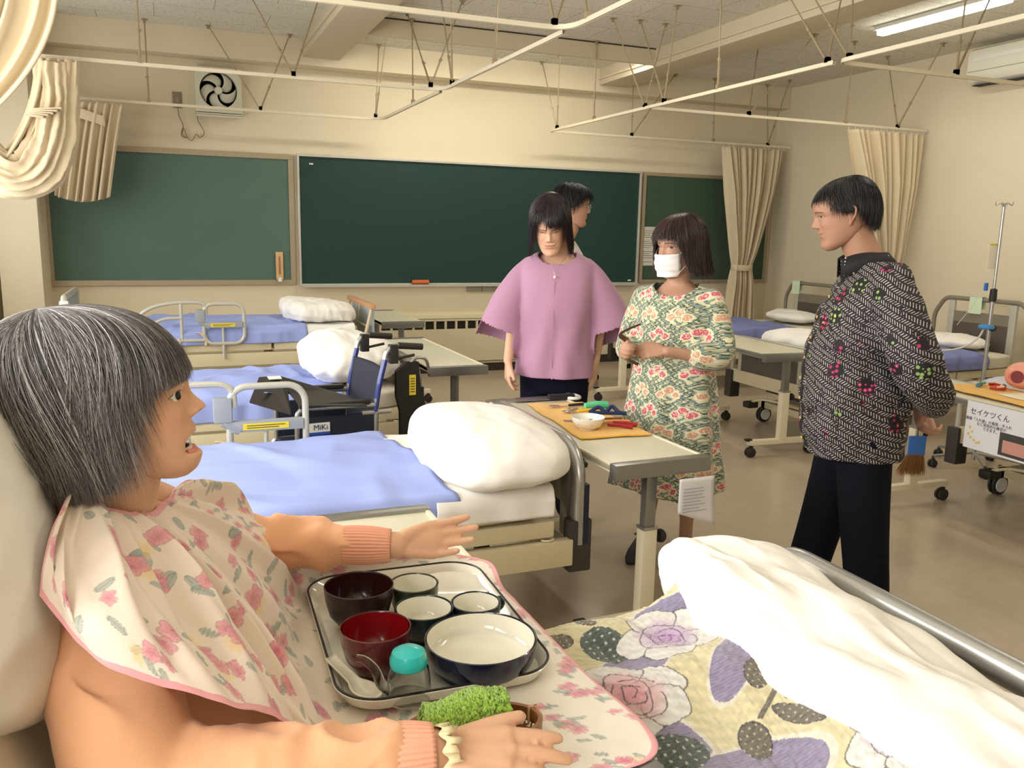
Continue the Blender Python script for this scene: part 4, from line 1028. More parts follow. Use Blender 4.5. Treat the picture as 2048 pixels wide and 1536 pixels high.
def shoe(name, x, y, rz, m, parent, s=1.0, L=.25):
    V, F = ring_loft([(0, 0, 0, .001, .001), (0, 0, 0, .038, L / 2), (0, 0, .02, .042, L / 2 + .004), (0, -.01, .04, .04, L / 2 - .01), (0, -.03, .058, .034, L / 2 - .035), (0, -.055, .075, .03, .055), (0, -.06, .085, .02, .04), (0, -.06, .085, .001, .001)], 32)
    M = Matrix.Translation((x, y, 0)) @ Matrix.Rotation(rz, 4, 'Z') @ Matrix.Scale(s, 4); return mesh_obj(name, xf(V, M), F, m, parent)
# ================================================================== STANDING PEOPLE
SK1 = (.62, .37, .24); SK2 = (.46, .255, .165); SK3 = (.38, .20, .125)
# ---- woman in the lilac blouse (faces the camera, looks down)
def torso(zsh, wsh, zhip, dz=0, chest=.115, waist=.13, hipw=.16, y0=0):
    return ring_loft(smooth_rings([(0, y0, zhip - .02, hipw * .9, .10), (0, y0, zhip + .06, hipw, .11), (0, y0, zhip + .2, waist, .095), (0, y0, zsh - .14, wsh * .82, chest), (0, y0, zsh - .05, wsh * .88, chest * .8), (0, y0 - .01, zsh, wsh * .6, .065), (0, y0 - .01, zsh + .03, .06, .055)], 26), 36)
M_lilac = mat('lilac_cloth', srgb(170, 126, 152), 0.8, bump=.12, bscale=700, sheen=.3, vary=.02)
M_navytr = mat('navy_trousers', srgb(14, 14, 30), 0.9, spec=.2, bump=.1, bscale=500)
P = []
P.append(torso(1.37, .165, .86)); P.append(limb([(0, -.02, 1.36), (0, -.0, 1.42), (0, .02, 1.47)], [.062, .055, .055]))
RA = [(.14, -.01, 1.31), (.205, .0, 1.12), (.225, .11, .86)]; LA = [(-.14, -.01, 1.31), (-.215, -.05, 1.1), (-.2, -.03, .84)]
for A in (RA, LA): P.append(limb(A, [.040, .038, .030, .024]))
P += hand(RA[-1], (-.05, .35, -.9), (-.8, -.2, -.2), 1, (.25, .5, .7, .8, .3), .03)
P += hand(LA[-1], (.05, .1, -1), (.8, -.2, -.1), -1, (.3, .4, .45, .5, .3), .02)
for s in (-1, 1): P.append(limb([(s * .085, 0, .88), (s * .09, .01, .48), (s * .095, 0, .1)], [.075, .05, .04, .034])); 
hm = HM(.03, .05, 1.41, RAD(27), RAD(4), RAD(3), 1.12)
lil = body('person', (1.80, 3.82, 0), math.atan2(.50, -.86), 'woman in a lilac wide-sleeved blouse and navy trousers looking down at the table', P, hm, head(SK1, eye=.35, nose=.72, width=.95, lip=(.55, .2, .17), age=.8, brow=(.09, .05, .04)), SK1)
def lfold(V):
    a = np.arctan2(V[:, 0], V[:, 1]); r = np.hypot(V[:, 0], V[:, 1]); k = np.clip((1.35 - V[:, 2]) / .5, 0, 1)
    d = .006 * np.sin(7 * a + 2 * np.sin(V[:, 2] * 6)) * k + .005 * snoise(V * np.array([9, 9, 5]), 3, 2) * (k + .3)
    V = V.copy(); V[:, 0] += d * np.sin(a); V[:, 1] += d * np.cos(a); return V
G = [ring_loft(smooth_rings([(0, .01, .775, .198, .145), (0, .01, .85, .192, .14), (0, .01, 1.0, .178, .13), (0, .012, 1.15, .178, .135), (0, .005, 1.27, .187, .125), (0, 0, 1.34, .18, .095), (0, -.01, 1.385, .13, .075), (0, -.01, 1.405, .085, .066)], 30), 60)]
for s, yy in ((1, .02), (-1, -.03)):
    G.append(limb([(s * .135, -.01, 1.335), (s * .185, yy * .3, 1.25), (s * .25, yy, 1.1), (s * .28, yy * 1.5, .955)], [.05, .075, .105, .14], n=30, flat=.85))
def lcut(v):
    x, y, z = v
    if (x / .095) ** 2 + ((y - .03) / .12) ** 2 + ((z - 1.405) / .07) ** 2 < 1: return True
    if z > 1.402: return True
    if abs(x) > .2 and z < .955 - .35 * (.34 - abs(x)) + (.09 if y > .04 else 0): return True
    return z < .785
o = garment('blouse', G, .007, M_lilac, lil, folds=lfold, cut=lcut); solidify(o, .003)
o = MB(); o.tube([(.001, .148, .79), (.0, .15, 1.1), (0, .14, 1.28)], .0012, 5); o.build('blouse_seam', mat('lilac_seam', srgb(158, 112, 142), .8), lil)
G = [ring_loft([(0, 0, .7, .165, .11), (0, 0, .84, .165, .11), (0, 0, .9, .15, .1), (0, 0, .91, .01, .01)], 30)]
for s in (-1, 1): G.append(limb([(s * .08, 0, .8), (s * .09, .01, .45), (s * .095, 0, .08)], [.1, .082, .075, .07], n=24))
garment('trousers', G, .009, M_navytr, lil)
M_dshoe = mat('dark_shoe', srgb(30, 28, 34), .5)
for s in (-1, 1): shoe('shoe', s * .1, .05, 0, M_dshoe, lil)
def zf(th):
    e = math.degrees(th); d = abs(e); a = np.interp(d, [0, 38, 50, 62, 78, 180], [.160, .150, .12, .0, -.03, -.015])
    return max(a, np.interp(e, [-30, -8, 6, 22, 36, 46], [0, .10, .185, .190, .165, 0])) + .004 * math.sin(th * 23)
hair('hair', hm, lil, M_hair, zf, vol=1.09, ns=1500, r=.0013, col=(.02, .012, .014), seed=3, flare=.06)
o = MB(); n_ = catmull([(-.06, .07, 1.40), (-.02, .115, 1.34), (.0, .133, 1.3), (.02, .115, 1.34), (.06, .07, 1.40)], 30); o.tube(n_, .001, 5)
nk = o.build('necklace', M_chrome, lil); 
MB().lathe([(0, -.008), (.006, -.004), (.006, .004), (0, .01)], (0, .142, 1.285), 12).build('pendant', mat('pearl', srgb(235, 225, 215), .2), nk)

# ---- woman with the face mask
m, nt, b = new_mat('floral_dress'); vec, X, Y, Z = coords(nt)
nz = nnoise(vec, 9, 3); u = X * .95 - Y * .75 + (nz - .5) * .02; v = Z + (nnoise(vec, 7, 2) - .5) * .02
row = (v / .085).floor(); par = row.mod(2.0); fa = ((u / .135 + par * .5).fract() - .5) * .135; fb = ((v / .085).fract() - .5) * .085
rw = row.mod(2.0)
l1 = hyp(fa, (fb - .018) * 1.2) - .017; l2 = hyp(fa.abs() - .028, fb + .002) - .014; dist = emin(l1, l2)
petal = (nnoise(vec, 160, 2) - .5) * .012
fl = (dist + petal).lt(0.0); ring = (dist + petal * .5).lt(.0042); halo = hyp(fa * .8, fb).lt(.04)
sw = ((u * 160 + (v * 170).sin() * 2.3).sin() + (v * 210 + (u * 120).sin() * 2.6).sin())
sw2 = ((u * 300 + (v * 260).sin() * 3).sin())
bg = mixc(sw.gt(.1), srgb(128, 146, 134), srgb(196, 192, 156)); bg = mixc(sw2.gt(.72), bg, srgb(66, 84, 74)); bg = mixc(halo * sw.gt(-.5), bg, srgb(208, 204, 166)); bg = mixc((sw.abs()).lt(.16), bg, srgb(74, 82, 66))
fc = mixc(rw.gt(.5), srgb(198, 92, 110), srgb(198, 150, 116)); fc = mixc(nnoise(vec, 120, 2).gt(.56), fc, srgb(232, 188, 168))
c = mixc(ring, bg, srgb(222, 216, 184)); c = mixc(fl, c, fc)
nt.links.new(c, b.inputs['Base Color']); b.inputs['Roughness'].default_value = .85; b.inputs['Sheen Weight'].default_value = .2; M_dress = m
P = [torso(1.26, .15, .8, hipw=.145)]; P.append(limb([(0, -.02, 1.25), (0, 0, 1.31), (0, .01, 1.37)], [.058, .052, .052]))
RA = [(.135, 0, 1.19), (.20, .03, 1.0), (.13, .23, 1.0)]; LA = [(-.135, 0, 1.19), (-.215, .05, .985), (-.03, .215, 1.005)]
P.append(limb(RA, [.038, .036, .028, .023])); P.append(limb(LA, [.038, .036, .029, .023]))
P += hand(RA[-1], (.02, .9, .1), (-.8, .1, -.1), 1, (1.2, 1.2, 1.2, 1.2, .6), .02, .95)
P += hand(LA[-1], (.85, .35, .0), (.1, -.8, -.5), -1, (.5, .55, .6, .65, .5), .02, .95)
for s in (-1, 1): P.append(limb([(s * .08, 0, .84), (s * .085, .01, .45), (s * .09, -.03, .3), (s * .095, -.02, .07)], [.08, .058, .05, .052, .045, .032, .03]))
hm = HM(0, .01, 1.312, RAD(5), RAD(-24), RAD(0), 1.13)
mas = body('person', (2.11, 3.21, 0), math.atan2(.78, -.63), 'woman in a floral print dress wearing a white face mask, holding a small brown tool', P, hm, head(SK2, eye=.8, nose=.8, width=.95), SK2)
def dfold(V):
    a = np.arctan2(V[:, 0], V[:, 1]); k = np.clip((1.0 - V[:, 2]) / .7, 0, 1); arm = (np.abs(V[:, 0]) < .235) 
    d = (.016 * np.sin(6 * a + 1.0) + .008 * np.sin(11 * a + V[:, 2] * 2)) * k + .004 * snoise(V * 8, 3, 2)
    V = V.copy(); V[:, 0] += d * np.sin(a); V[:, 1] += d * np.cos(a); return V
G = [ring_loft(smooth_rings([(0, -.0, .33, .262, .22), (0, 0, .5, .238, .19), (0, 0, .75, .205, .155), (0, 0, .95, .18, .13), (0, .005, 1.08, .178, .128), (0, 0, 1.17, .18, .12), (0, 0, 1.235, .168, .09), (0, -.01, 1.275, .12, .072), (0, -.01, 1.295, .085, .062)], 44), 70)]
G.append(limb([(.145, 0, 1.22), (.185, .01, 1.1), (.2, .04, 1.0), (.18, .12, .985)], [.062, .066, .064, .055], n=24)); G.append(limb([(-.145, 0, 1.22), (-.19, .01, 1.1), (-.215, .05, .99), (-.14, .125, .985)], [.062, .066, .064, .06], n=24))
def dcut(v):
    x, y, z = v
    return z < .345 + .01 * math.sin(math.atan2(x, y) * 3) or ((x / .10) ** 2 + ((y - .03) / .12) ** 2 + ((z - 1.295) / .07) ** 2 < 1) or z > 1.287
o = garment('dress', G, .008, M_dress, mas, folds=dfold, cut=dcut); solidify(o, .003)
M_croc = mat('grey_clog', srgb(62, 60, 66), .6)
for s in (-1, 1):
    q = shoe('clog', s * .1, .06, 0, M_croc, mas, 1.05); MB().tube([(s * .1 - .04, -.01, .075), (s * .1, -.075, .09), (s * .1 + .04, -.01, .075)], .008, 8).lathe([(0, 0), (.012, 0), (.012, .006), (0, .006)], (s * .1 + .042, -.01, .075), 10).build('heel_strap', M_croc, q)
    mb = MB()
    for k in range(9): mb.lathe([(0, 0), (.004, 0), (.004, .003), (0, .003)], (s * .1 - .02 + .02 * (k % 3), .085 + .022 * (k // 3), .062 - .009 * (k // 3)), 8)
    mb.build('vent_holes', M_black, q)
def zf(th):
    d = abs(math.degrees(th)); return np.interp(d, [0, 40, 52, 66, 80, 180], [.160, .156, .10, .03, .012, .004]) + .005 * math.sin(th * 19)
hair('hair', hm, mas, M_hair, zf, vol=1.10, ns=1500, r=.0013, col=(.035, .018, .016), seed=5, flare=.16, wave=.006)
# mask: pleated sheet over nose and chin with ear loops
g = []; nu, nv = 25, 21
for j in range(nv):
    t = j / (nv - 1); z = .098 - .088 * t
    for i in range(nu):
        s = i / (nu - 1) * 2 - 1; x = s * (.062 - .012 * abs(t - .5) * 2 * t)
        y = .112 - .036 * abs(s) ** 2.0 - .022 * (1 - math.sin(pi * min(1, t * 1.05 + .18))) * (1 - abs(s)) - .006 * abs(t - .5) + (.0022 * math.sin(t * 21))
        g.append((x, y - .022 * abs(s) ** 4, z))
mk = solidify(mesh_obj('face_mask', xf(g, hm), grid_faces(nv, nu), mat('mask_white', srgb(236, 232, 228), .8), mas), .0015)
for s in (-1, 1):
    lp = [xf([p], hm)[0] for p in catmull([(s * .056, .068, .092), (s * .074, .03, .115), (s * .08, -.012, .128), (s * .082, -.022, .11), (s * .078, -.0, .08), (s * .055, .062, .022)], 30)]
    tube_obj('ear_loop', lp, .0013, M_white, mk, n=6)
# ring
w = np.array(LA[-1]) + np.array([.11, .05, -.01])

# ---- man in the patterned shirt
m, nt, b = new_mat('batik_shirt'); vec, X, Y, Z = coords(nt)
nz = (nnoise(vec, 6, 2) - .5); u = Y * 1.0 + X * .55; v = Z + nz * .03
p = u * .90 + v * .42; q = v * .92 - u * .38 + (nnoise(vec, 14, 2) - .5) * .006
row = (q / .019).floor(); par = row.mod(2.0) * 2 - 1; ql = (q / .019).fract()
dash = ((p + par * ql * .013) / .0105).fract(); line = dash.lt(.33) * ql.gt(.14) * ql.lt(.86)
gap = nnoise(vec, 90, 2).gt(.40); line = line * gap
c = mixc(line, srgb(20, 12, 17), srgb(176, 168, 166))
vo = nt.nodes.new('ShaderNodeTexVoronoi'); vo.inputs['Scale'].default_value = 9.5; vo.inputs['Randomness'].default_value = .8; vo.distance = 'EUCLIDEAN'
nt.links.new(vec, vo.inputs['Vector']); d = E(vo.outputs['Distance']); sc2 = nt.nodes.new('ShaderNodeSeparateColor'); nt.links.new(vo.outputs['Color'], sc2.inputs[0]); cr_ = E(sc2.outputs[0]); cg = E(sc2.outputs[1])
v2 = nt.nodes.new('ShaderNodeTexVoronoi'); v2.inputs['Scale'].default_value = 54; v2.inputs['Randomness'].default_value = .35; nt.links.new(vec, v2.inputs['Vector']); d2 = E(v2.outputs['Distance'])
disc = (d + (nnoise(vec, 26, 2) - .5) * .35).lt(.30) * cg.gt(.10); pet = d2.lt(.37)
c = mixc(disc, c, srgb(14, 8, 12)); fcol = mixc(cr_.gt(.58), srgb(176, 40, 92), srgb(128, 158, 86)); c = mixc(disc * pet * d.gt(.05), c, fcol); c = mixc(disc * d2.lt(.1), c, srgb(226, 200, 190)); c = mixc(d.lt(.05) * disc, c, srgb(220, 190, 90))
# black placket with pale dots down the front
pl = X.abs().lt(.022) * Y.gt(.05); dots = ((Z / .034).fract() - .5).abs(); dd = hyp(X, ((Z / .034).fract() - .5) * .034)
c = mixc(pl, c, srgb(16, 12, 16)); v3 = nt.nodes.new('ShaderNodeTexVoronoi'); v3.inputs['Scale'].default_value = 95; v3.inputs['Randomness'].default_value = .1; nt.links.new(vec, v3.inputs['Vector'])
c = mixc(pl * E(v3.outputs['Distance']).lt(.26) * (Z / .07).fract().gt(.5), c, srgb(226, 222, 210))
nt.links.new(c, b.inputs['Base Color']); b.inputs['Roughness'].default_value = .75; M_batik = m
P = [torso(1.36, .165, .82, chest=.11, waist=.13, hipw=.15)]; P.append(limb([(0, -.03, 1.34), (0, .03, 1.43), (0, .075, 1.52)], [.068, .062, .06]))
ARMS = []
for s in (-1, 1):
    A = [(s * .15, -.02, 1.31), (s * .26, -.09, 1.08), (s * .05, -.225, .87)]; P.append(limb(A, [.04, .040, .032, .026])); ARMS.append(A)
P += hand((-.05, -.225, .87), (.85, .02, -.45), (0, -1, 0), -1, (1.1, 1.1, 1.1, 1.1, .5), .02)
P += hand((.05, -.245, .86), (-.6, .02, -.75), (0, -1, 0.1), 1, (1.0, 1.1, 1.1, 1.1, .5), .02)
P.append(limb([(.085, 0, .85), (.095, .06, .45), (.1, .14, .08)], [.075, .06, .045, .036])); P.append(limb([(-.085, 0, .85), (-.1, -.03, .45), (-.1, -.08, .08)], [.075, .06, .045, .036]))
hm = HM(0, .10, 1.465, RAD(14), RAD(0), 0, 1.06)
bat = body('person', (2.42, 2.405, 0), math.atan2(.87, .49), 'man in a black and white patterned shirt standing with his hands behind his back', P, hm, head(SK3, eye=.55, nose=1.05, age=1.0, width=1.05, lip=(.36, .17, .12), lipc=.6, brow=(.03, .02, .02)), SK3)
def bfold(V):
    a = np.arctan2(V[:, 0], V[:, 1]); d = .006 * np.sin(5 * a + V[:, 2] * 7) * np.clip((1.1 - V[:, 2]) * 2, 0, 1) + .008 * snoise(V * np.array([8, 8, 12]), 9, 2)
    V = V.copy(); V[:, 0] += d * np.sin(a); V[:, 1] += d * np.cos(a); return V
G = [ring_loft(smooth_rings([(0, .01, .675, .19, .18), (0, .015, .8, .2, .19), (0, .02, .95, .202, .20), (0, .02, 1.08, .198, .185), (0, .01, 1.22, .2, .16), (0, -.01, 1.32, .2, .125), (0, -.02, 1.39, .15, .095), (0, -.02, 1.42, .09, .078)], 40), 64)]
for s in (-1, 1):
    G.append(limb([(s * .17, -.02, 1.35), (s * .235, -.04, 1.24), (s * .285, -.1, 1.07), (s * .2, -.19, .95), (s * .1, -.225, .91)], [.075, .085, .088, .07, .05], n=26))
def bcut(v):
    x, y, z = v; return z < .69 or (z > 1.415 and abs(x) < .085)
o = garment('patterned_shirt', G, .008, M_batik, bat, folds=bfold, cut=bcut); solidify(o, .003)
# collar
g = []; nu = 40
for j, (r, zz) in enumerate(((.068, 1.405), (.062, 1.445), (.070, 1.450), (.09, 1.398))):
    for i in range(nu):
        a = -pi * .9 + 2 * pi * .9 * i / (nu - 1); a2 = a + pi   # open at the front
        x, y = math.sin(a2), math.cos(a2); drop = .03 * max(0, y) ** 2
        g.append((x * r, .005 + (zz - 1.405) * .5 + y * r * 1.12 + (0.02 * max(0, y)), zz - drop - (.02 * max(0, y) if j == 3 else 0)))
m, nt, b = new_mat('collar_dots'); vec, X, Y, Z = coords(nt); vd = nt.nodes.new('ShaderNodeTexVoronoi'); vd.inputs['Scale'].default_value = 75; vd.inputs['Randomness'].default_value = .15; nt.links.new(vec, vd.inputs['Vector'])
c = mixc(E(vd.outputs['Distance']).lt(.24) * nnoise(vec, 16, 1).gt(.55), srgb(16, 12, 16), srgb(216, 206, 190)); nt.links.new(c, b.inputs['Base Color']); b.inputs['Roughness'].default_value = .8
solidify(mesh_obj('shirt_collar', g, grid_faces(4, nu), m, bat), .003)
mb = MB()
rg = np.random.default_rng(5)
for k in range(9):
    z = 1.36 - k * .078; yy = np.interp(z, [.69, .8, .95, 1.08, 1.22, 1.32, 1.4], [.19, .205, .222, .205, .172, .118, .06]); mb.lathe([(0, -.003), (.006, -.002), (.006, .002), (0, .003)], (0, yy + .006, z), 10, Matrix.Rotation(RAD(90), 4, 'X'))
mb.build('shirt_buttons', mat('button_amber', srgb(216, 180, 96), .4), bat)
G = [ring_loft([(0, 0, .7, .165, .125), (0, 0, .84, .17, .13), (0, 0, .9, .15, .12), (0, 0, .91, .01, .01)], 30)]
G.append(limb([(.085, 0, .82), (.095, .06, .45), (.1, .14, .06)], [.105, .095, .085, .078], n=24)); G.append(limb([(-.085, 0, .82), (-.1, -.03, .45), (-.1, -.08, .06)], [.105, .095, .085, .078], n=24))
garment('trousers', G, .009, mat('black_trousers', srgb(9, 11, 20), .9, bump=.15, bscale=60, spec=.2), bat)
shoe('shoe', .1, .19, 0, M_dshoe, bat, 1.1); shoe('shoe', -.1, -.03, 0, M_dshoe, bat, 1.1)
def zf(th):
    d = abs(math.degrees(th)); return np.interp(d, [0, 38, 55, 72, 84, 97, 112, 130, 180], [.176, .174, .158, .124, .116, .125, .085, .055, .045])
hair('hair', hm, bat, M_hair, zf, vol=1.06, ns=2600, r=.0012, col=(.012, .01, .01), seed=8, jit=.003, wave=.001, drift=.25, ax=(.082, .108, .107), cy=-.022, flare=-.42)

# ---- man with glasses, mostly hidden
P = [torso(1.41, .165, .9)]; P.append(limb([(0, -.03, 1.4), (0, -.01, 1.47), (0, .02, 1.53)], [.062, .056, .056]))
for s in (-1, 1):
    P.append(limb([(s * .15, -.01, 1.36), (s * .22, 0, 1.15), (s * .21, .08, .92)], [.048, .04, .03, .024])); P += hand((s * .21, .08, .92), (0, .2, -1), (-s * .9, 0, 0), s, (.3, .4, .4, .5, .3), .02)
    P.append(limb([(s * .09, 0, .9), (s * .1, .01, .5), (s * .1, -.01, .1)], [.085, .06, .045, .036]))
hm = HM(0, .03, 1.535, RAD(4), 0, 0, 1.04)
gla = body('person', (2.35, 4.86, 0), math.atan2(-.88, -.40), 'man with short dark hair and glasses, mostly hidden behind the woman in lilac', P, hm, head(SK2, eye=.8), SK2, voxel=.007)
G = [ring_loft(smooth_rings([(0, 0, .82, .19, .13), (0, 0, 1.1, .185, .125), (0, 0, 1.3, .195, .125), (0, -.01, 1.4, .16, .09), (0, -.02, 1.45, .075, .065)], 24), 40)]
for s in (-1, 1): G.append(limb([(s * .17, 0, 1.38), (s * .22, 0, 1.2), (s * .225, .02, 1.08)], [.065, .065, .062], n=20))
garment('white_shirt', G, .009, mat('shirt_white', srgb(214, 206, 204), .8), gla, cut=lambda v: v[2] > 1.455)
G = [ring_loft([(0, 0, .75, .16, .11), (0, 0, .88, .16, .11), (0, 0, .93, .01, .01)], 30)]
for s in (-1, 1): G.append(limb([(s * .08, 0, .85), (s * .095, 0, .45), (s * .1, 0, .08)], [.1, .08, .07], n=20))
garment('trousers', G, .01, M_navytr, gla)
for s in (-1, 1): shoe('shoe', s * .1, .04, 0, M_dshoe, gla, 1.08)
def zf(th):
    d = abs(math.degrees(th)); return np.interp(d, [0, 45, 60, 85, 110, 180], [.178, .172, .14, .115, .08, .04])
hair('hair', hm, gla, M_hair, zf, vol=1.04, ns=1500, r=.0014, col=(.014, .012, .014), seed=9, jit=.02, wave=.008, drift=.35, flare=-.3)
mb = MB()
for s in (-1, 1):
    mb.tube([(s * .032 + .022 * cos(a), .098 - .01 * abs(cos(a)) * (1 if s * cos(a) > 0 else 0), .12 + .016 * sin(a)) for a in np.linspace(0, 2 * pi, 24, endpoint=False)], .0012, 6, closed=True); mb.tube([(s * .054, .09, .124), (s * .076, .04, .126), (s * .08, -.015, .12)], .0012, 6)
mb.tube([(-.01, .1, .122), (0, .103, .125), (.01, .1, .122)], .0012, 6)
mb.V = [xf(v, hm) for v in mb.V]; mb.build('glasses', M_chrome, gla)
# small brown tool in the masked woman's hand
w = mas.matrix_basis @ Vector((.135, .315, 1.0)) if False else None
# ================================================================== FOREGROUND: CARE MANNEQUIN
SKM = (.70, .40, .25)
M_skinm = mat('mannequin_vinyl', (.8, .5, .35), 0.42, attr=True, subs=.05, spec=.4)
M_peach = mat('peach_knit', srgb(238, 178, 136), 0.95, bump=.25, bscale=900, sheen=.3)
M_peachrib = mat('peach_rib', srgb(236, 170, 140), 0.95, bump=.2, bscale=900, sheen=.3)
OR = np.array([.1, 1.28, .62])
Tr = Matrix.Translation(Vector(-OR))
pieces = [limb([(.14, 1.28, .68), (.06, 1.28, .77), (-.035, 1.28, .92), (-.10, 1.28, 1.03)], [.13, .125, .125, .10], n=28, flat=.6, up=(0, 1, 0)),
          limb([(-.10, 1.28, 1.05), (-.085, 1.28, 1.12), (-.07, 1.28, 1.19)], [.062, .056, .058], n=24)]
NA = [(-.08, 1.12, 1.0), (-.02, .985, .865), (.285, .92, .852)]; FA = [(-.06, 1.46, 1.04), (.14, 1.6, .90), (.385, 1.515, .895)]
pieces += [limb(NA, [.05, .045, .034, .027]), limb(FA, [.05, .043, .032, .026])]
pieces += hand(NA[-1], (.95, -.27, -.16), (.0, .55, -.83), 1, (.08, .12, .2, .3, .1), .055, 1.04, thumb=(.52, .1))
pieces += hand(FA[-1], (.97, -.03, .02), (.15, -.86, .48), -1, (.10, .14, .2, .45, .2), .07, .95, thumb=(.30, -.3))
for s in (-1, 1): pieces.append(limb([(.2, 1.28 + s * .09, .69), (.62, 1.28 + s * .1, .675), (1.0, 1.28 + s * .1, .665)], [.075, .055, .045]))
V, F = remesh_parts(pieces, .0032, 4, .5)
C = np.tile(np.array(SKM), (len(V), 1)) * (1 + .05 * snoise(V * 12, 3, 2))[:, None]
hmM = Matrix.Translation((-.045, 1.28, 1.131)) @ Matrix.Rotation(RAD(-90 - 2), 4, 'Z') @ Matrix.Rotation(RAD(10), 4, 'X')
PR = ([0, .02, .027, .0325, .0365, .040, .053, .057, .061, .067, .074, .08], [.0, .001, .0045, .003, -.010, -.016, -.016, -.006, .004, .004, .0015, 0])
hv, hf, hc = head(SKM, nz=260, na=320, eye=1.25, nose=1.2, lip=(.62, .25, .2), prof=PR, brow=(.2, .15, .12), lipc=.5)
mb = MB(); mb.add(V, F, C); mb.add(xf(hv, hmM), hf, hc)
mb.V = [v - OR for v in mb.V]
man = mb.build('care_mannequin', M_skinm, None, auto=None, usecol=True, loc=tuple(OR))
tag(man, 'grey-haired care training mannequin in peach pyjamas propped up in the nearest bed', 'mannequin')
HM2 = Tr @ hmM
# eyes, teeth, tongue
mb = MB()
for s in (-1, 1): mb.lathe([(0, -.0105), (.0055, -.0089), (.0089, -.0055), (.0105, 0), (.0089, .0055), (.0055, .0089), (0, .0105)], (0, 0, 0), 20, HM2 @ Matrix.Translation((s * .031, .0655, .1218)))
mb.build('eyeballs', mat('eye_white', srgb(232, 226, 214), .15), man)
mb = MB()
for s in (-1, 1): mb.lathe([(0, .0), (.0062, .0), (.005, .0018), (0, .0026)], (0, 0, 0), 18, HM2 @ Matrix.Translation((s * .031, .0655, .1218)) @ Matrix.Rotation(RAD(-30 * s), 4, 'Z') @ Matrix.Translation((0, .0089, 0)) @ Matrix.Rotation(RAD(-90), 4, 'X'))
mb.build('irises', mat('eye_black', (.01, .008, .008), .08), man)
def teeth(name, z, h, col):
    mb = MB()
    for k in range(-5, 6):
        a = k * .17; mb.box(-.0033, .0033, -.002, .002, 0, h, HM2 @ Matrix.Translation((.028 * math.sin(a), .036 + .036 * cos(a), z)) @ Matrix.Rotation(-a, 4, 'Z'), b=.0012)
    return mb.build(name, col, man)
M_teeth = mat('teeth', srgb(236, 226, 200), .2); teeth('upper_teeth', .050, .0085, M_teeth); teeth('lower_teeth', .0355, .006, M_teeth)
MB().tube([xf([(-.024, .066, .036)], HM2)[0], xf([(-.016, .074, .034)], HM2)[0], xf([(0, .0765, .033)], HM2)[0], xf([(.016, .074, .034)], HM2)[0], xf([(.024, .066, .036)], HM2)[0]], .004, 10).build('lower_lip', mat('lip_pink', srgb(214, 128, 104), .4), man)
# hair
def zf(th):
    d = abs(math.degrees(th)); return np.interp(d, [0, 30, 48, 60, 70, 76, 82, 100, 112, 128, 150, 180], [.160, .155, .145, .125, .10, .06, .026, .022, .050, .072, .075, .065])
M_hairg = mat('grey_hair', (.3, .3, .3), 0.42, attr=True, spec=.6)
gcol = [tuple(min(1, .04 + v * 1.05) for v in q) for q in [(.10, .09, .09), (.16, .145, .145), (.24, .22, .22), (.36, .34, .335), (.07, .06, .065), (.55, .53, .52), (.13, .115, .12), (.09, .08, .085)]]
o = hair('hair', HM2, man, M_hairg, zf, vol=1.07, ns=15000, r=.00046, cols=gcol, seed=17, jit=.011, wave=.004, drift=.26, ax=(.088, .124, .126), crown=(0, -.03), nshell=200, cy=-.045)
# combed-over lock layer and flyaways
rg = np.random.default_rng(5); pth = []; cc = []
for k in range(2600):
    th = rg.uniform(.1, 2.6) * (1 if rg.random() < .7 else -1); ze = rg.uniform(.0, .12) if abs(th) > 1.2 else .14
    p = hair_path(th, ze, 1.09 + rg.uniform(0, .04), n=22, ax=(.088, .124, .126), crown=(0, -.03), cy=-.045) - C0; t = np.linspace(0, 1, 22); g = np.round(rg.uniform(0, 9)); dth = -.35 * np.sin(g * 1.7) - .15
    ca, sa = np.cos(dth * t), np.sin(dth * t); pth.append(np.stack([p[:, 0] * ca - p[:, 1] * sa, p[:, 0] * sa + p[:, 1] * ca, p[:, 2]], -1) + C0)
for k in range(90):
    th = rg.uniform(1.2, 3.6); p = hair_path(th, .16, 1.12, n=22, ax=(.088, .124, .126), crown=(0, -.03), cy=-.045); t = np.linspace(0, 1, 22)[:, None]
    pth.append(p + t ** 1.5 * np.array([rg.normal() * .03, rg.uniform(-.05, .02), rg.uniform(.01, .07)]))
V, F = strands_geo(pth, rg.uniform(.00028, .0005, len(pth))); cc = np.array(gcol)[rg.choice([2, 2, 3, 5, 0, 1], len(pth))] * rg.uniform(.8, 1.25, (len(pth), 1))
mesh_obj('hair_locks', xf(V, HM2), F, M_hairg, man, col=np.clip(np.repeat(cc, 66, axis=0), 0, 1))
# pyjama top
def pf(V):
    n = snoise(V * np.array([14, 14, 14]), 5, 3); r = 1 - np.abs(snoise(V * np.array([16, 9, 12]), 8, 2)) * 2
    q = V.copy(); q[:, 2] += .005 * n + .008 * r; q[:, 1] += .004 * n + .003 * r; return q
G = [limb([(.14, 1.28, .68), (.06, 1.28, .77), (-.035, 1.28, .91), (-.11, 1.28, 1.03), (-.125, 1.28, 1.07)], [.165, .16, .155, .125, .07], n=36, flat=.62, up=(0, 1, 0)),
     limb([(-.10, 1.15, 1.0), (-.085, 1.05, .93), (-.045, .97, .85), (.10, .94, .845), (.225, .928, .852)], [.075, .078, .074, .058, .042], n=30), limb([(-.09, 1.40, 1.0), (.02, 1.54, .955), (.14, 1.6, .90), (.3, 1.54, .897)], [.075, .07, .056, .038], n=30)]
o = garment('pyjama_top', G, .005, M_peach, man, smooth=6, folds=pf); o.data.transform(Tr)
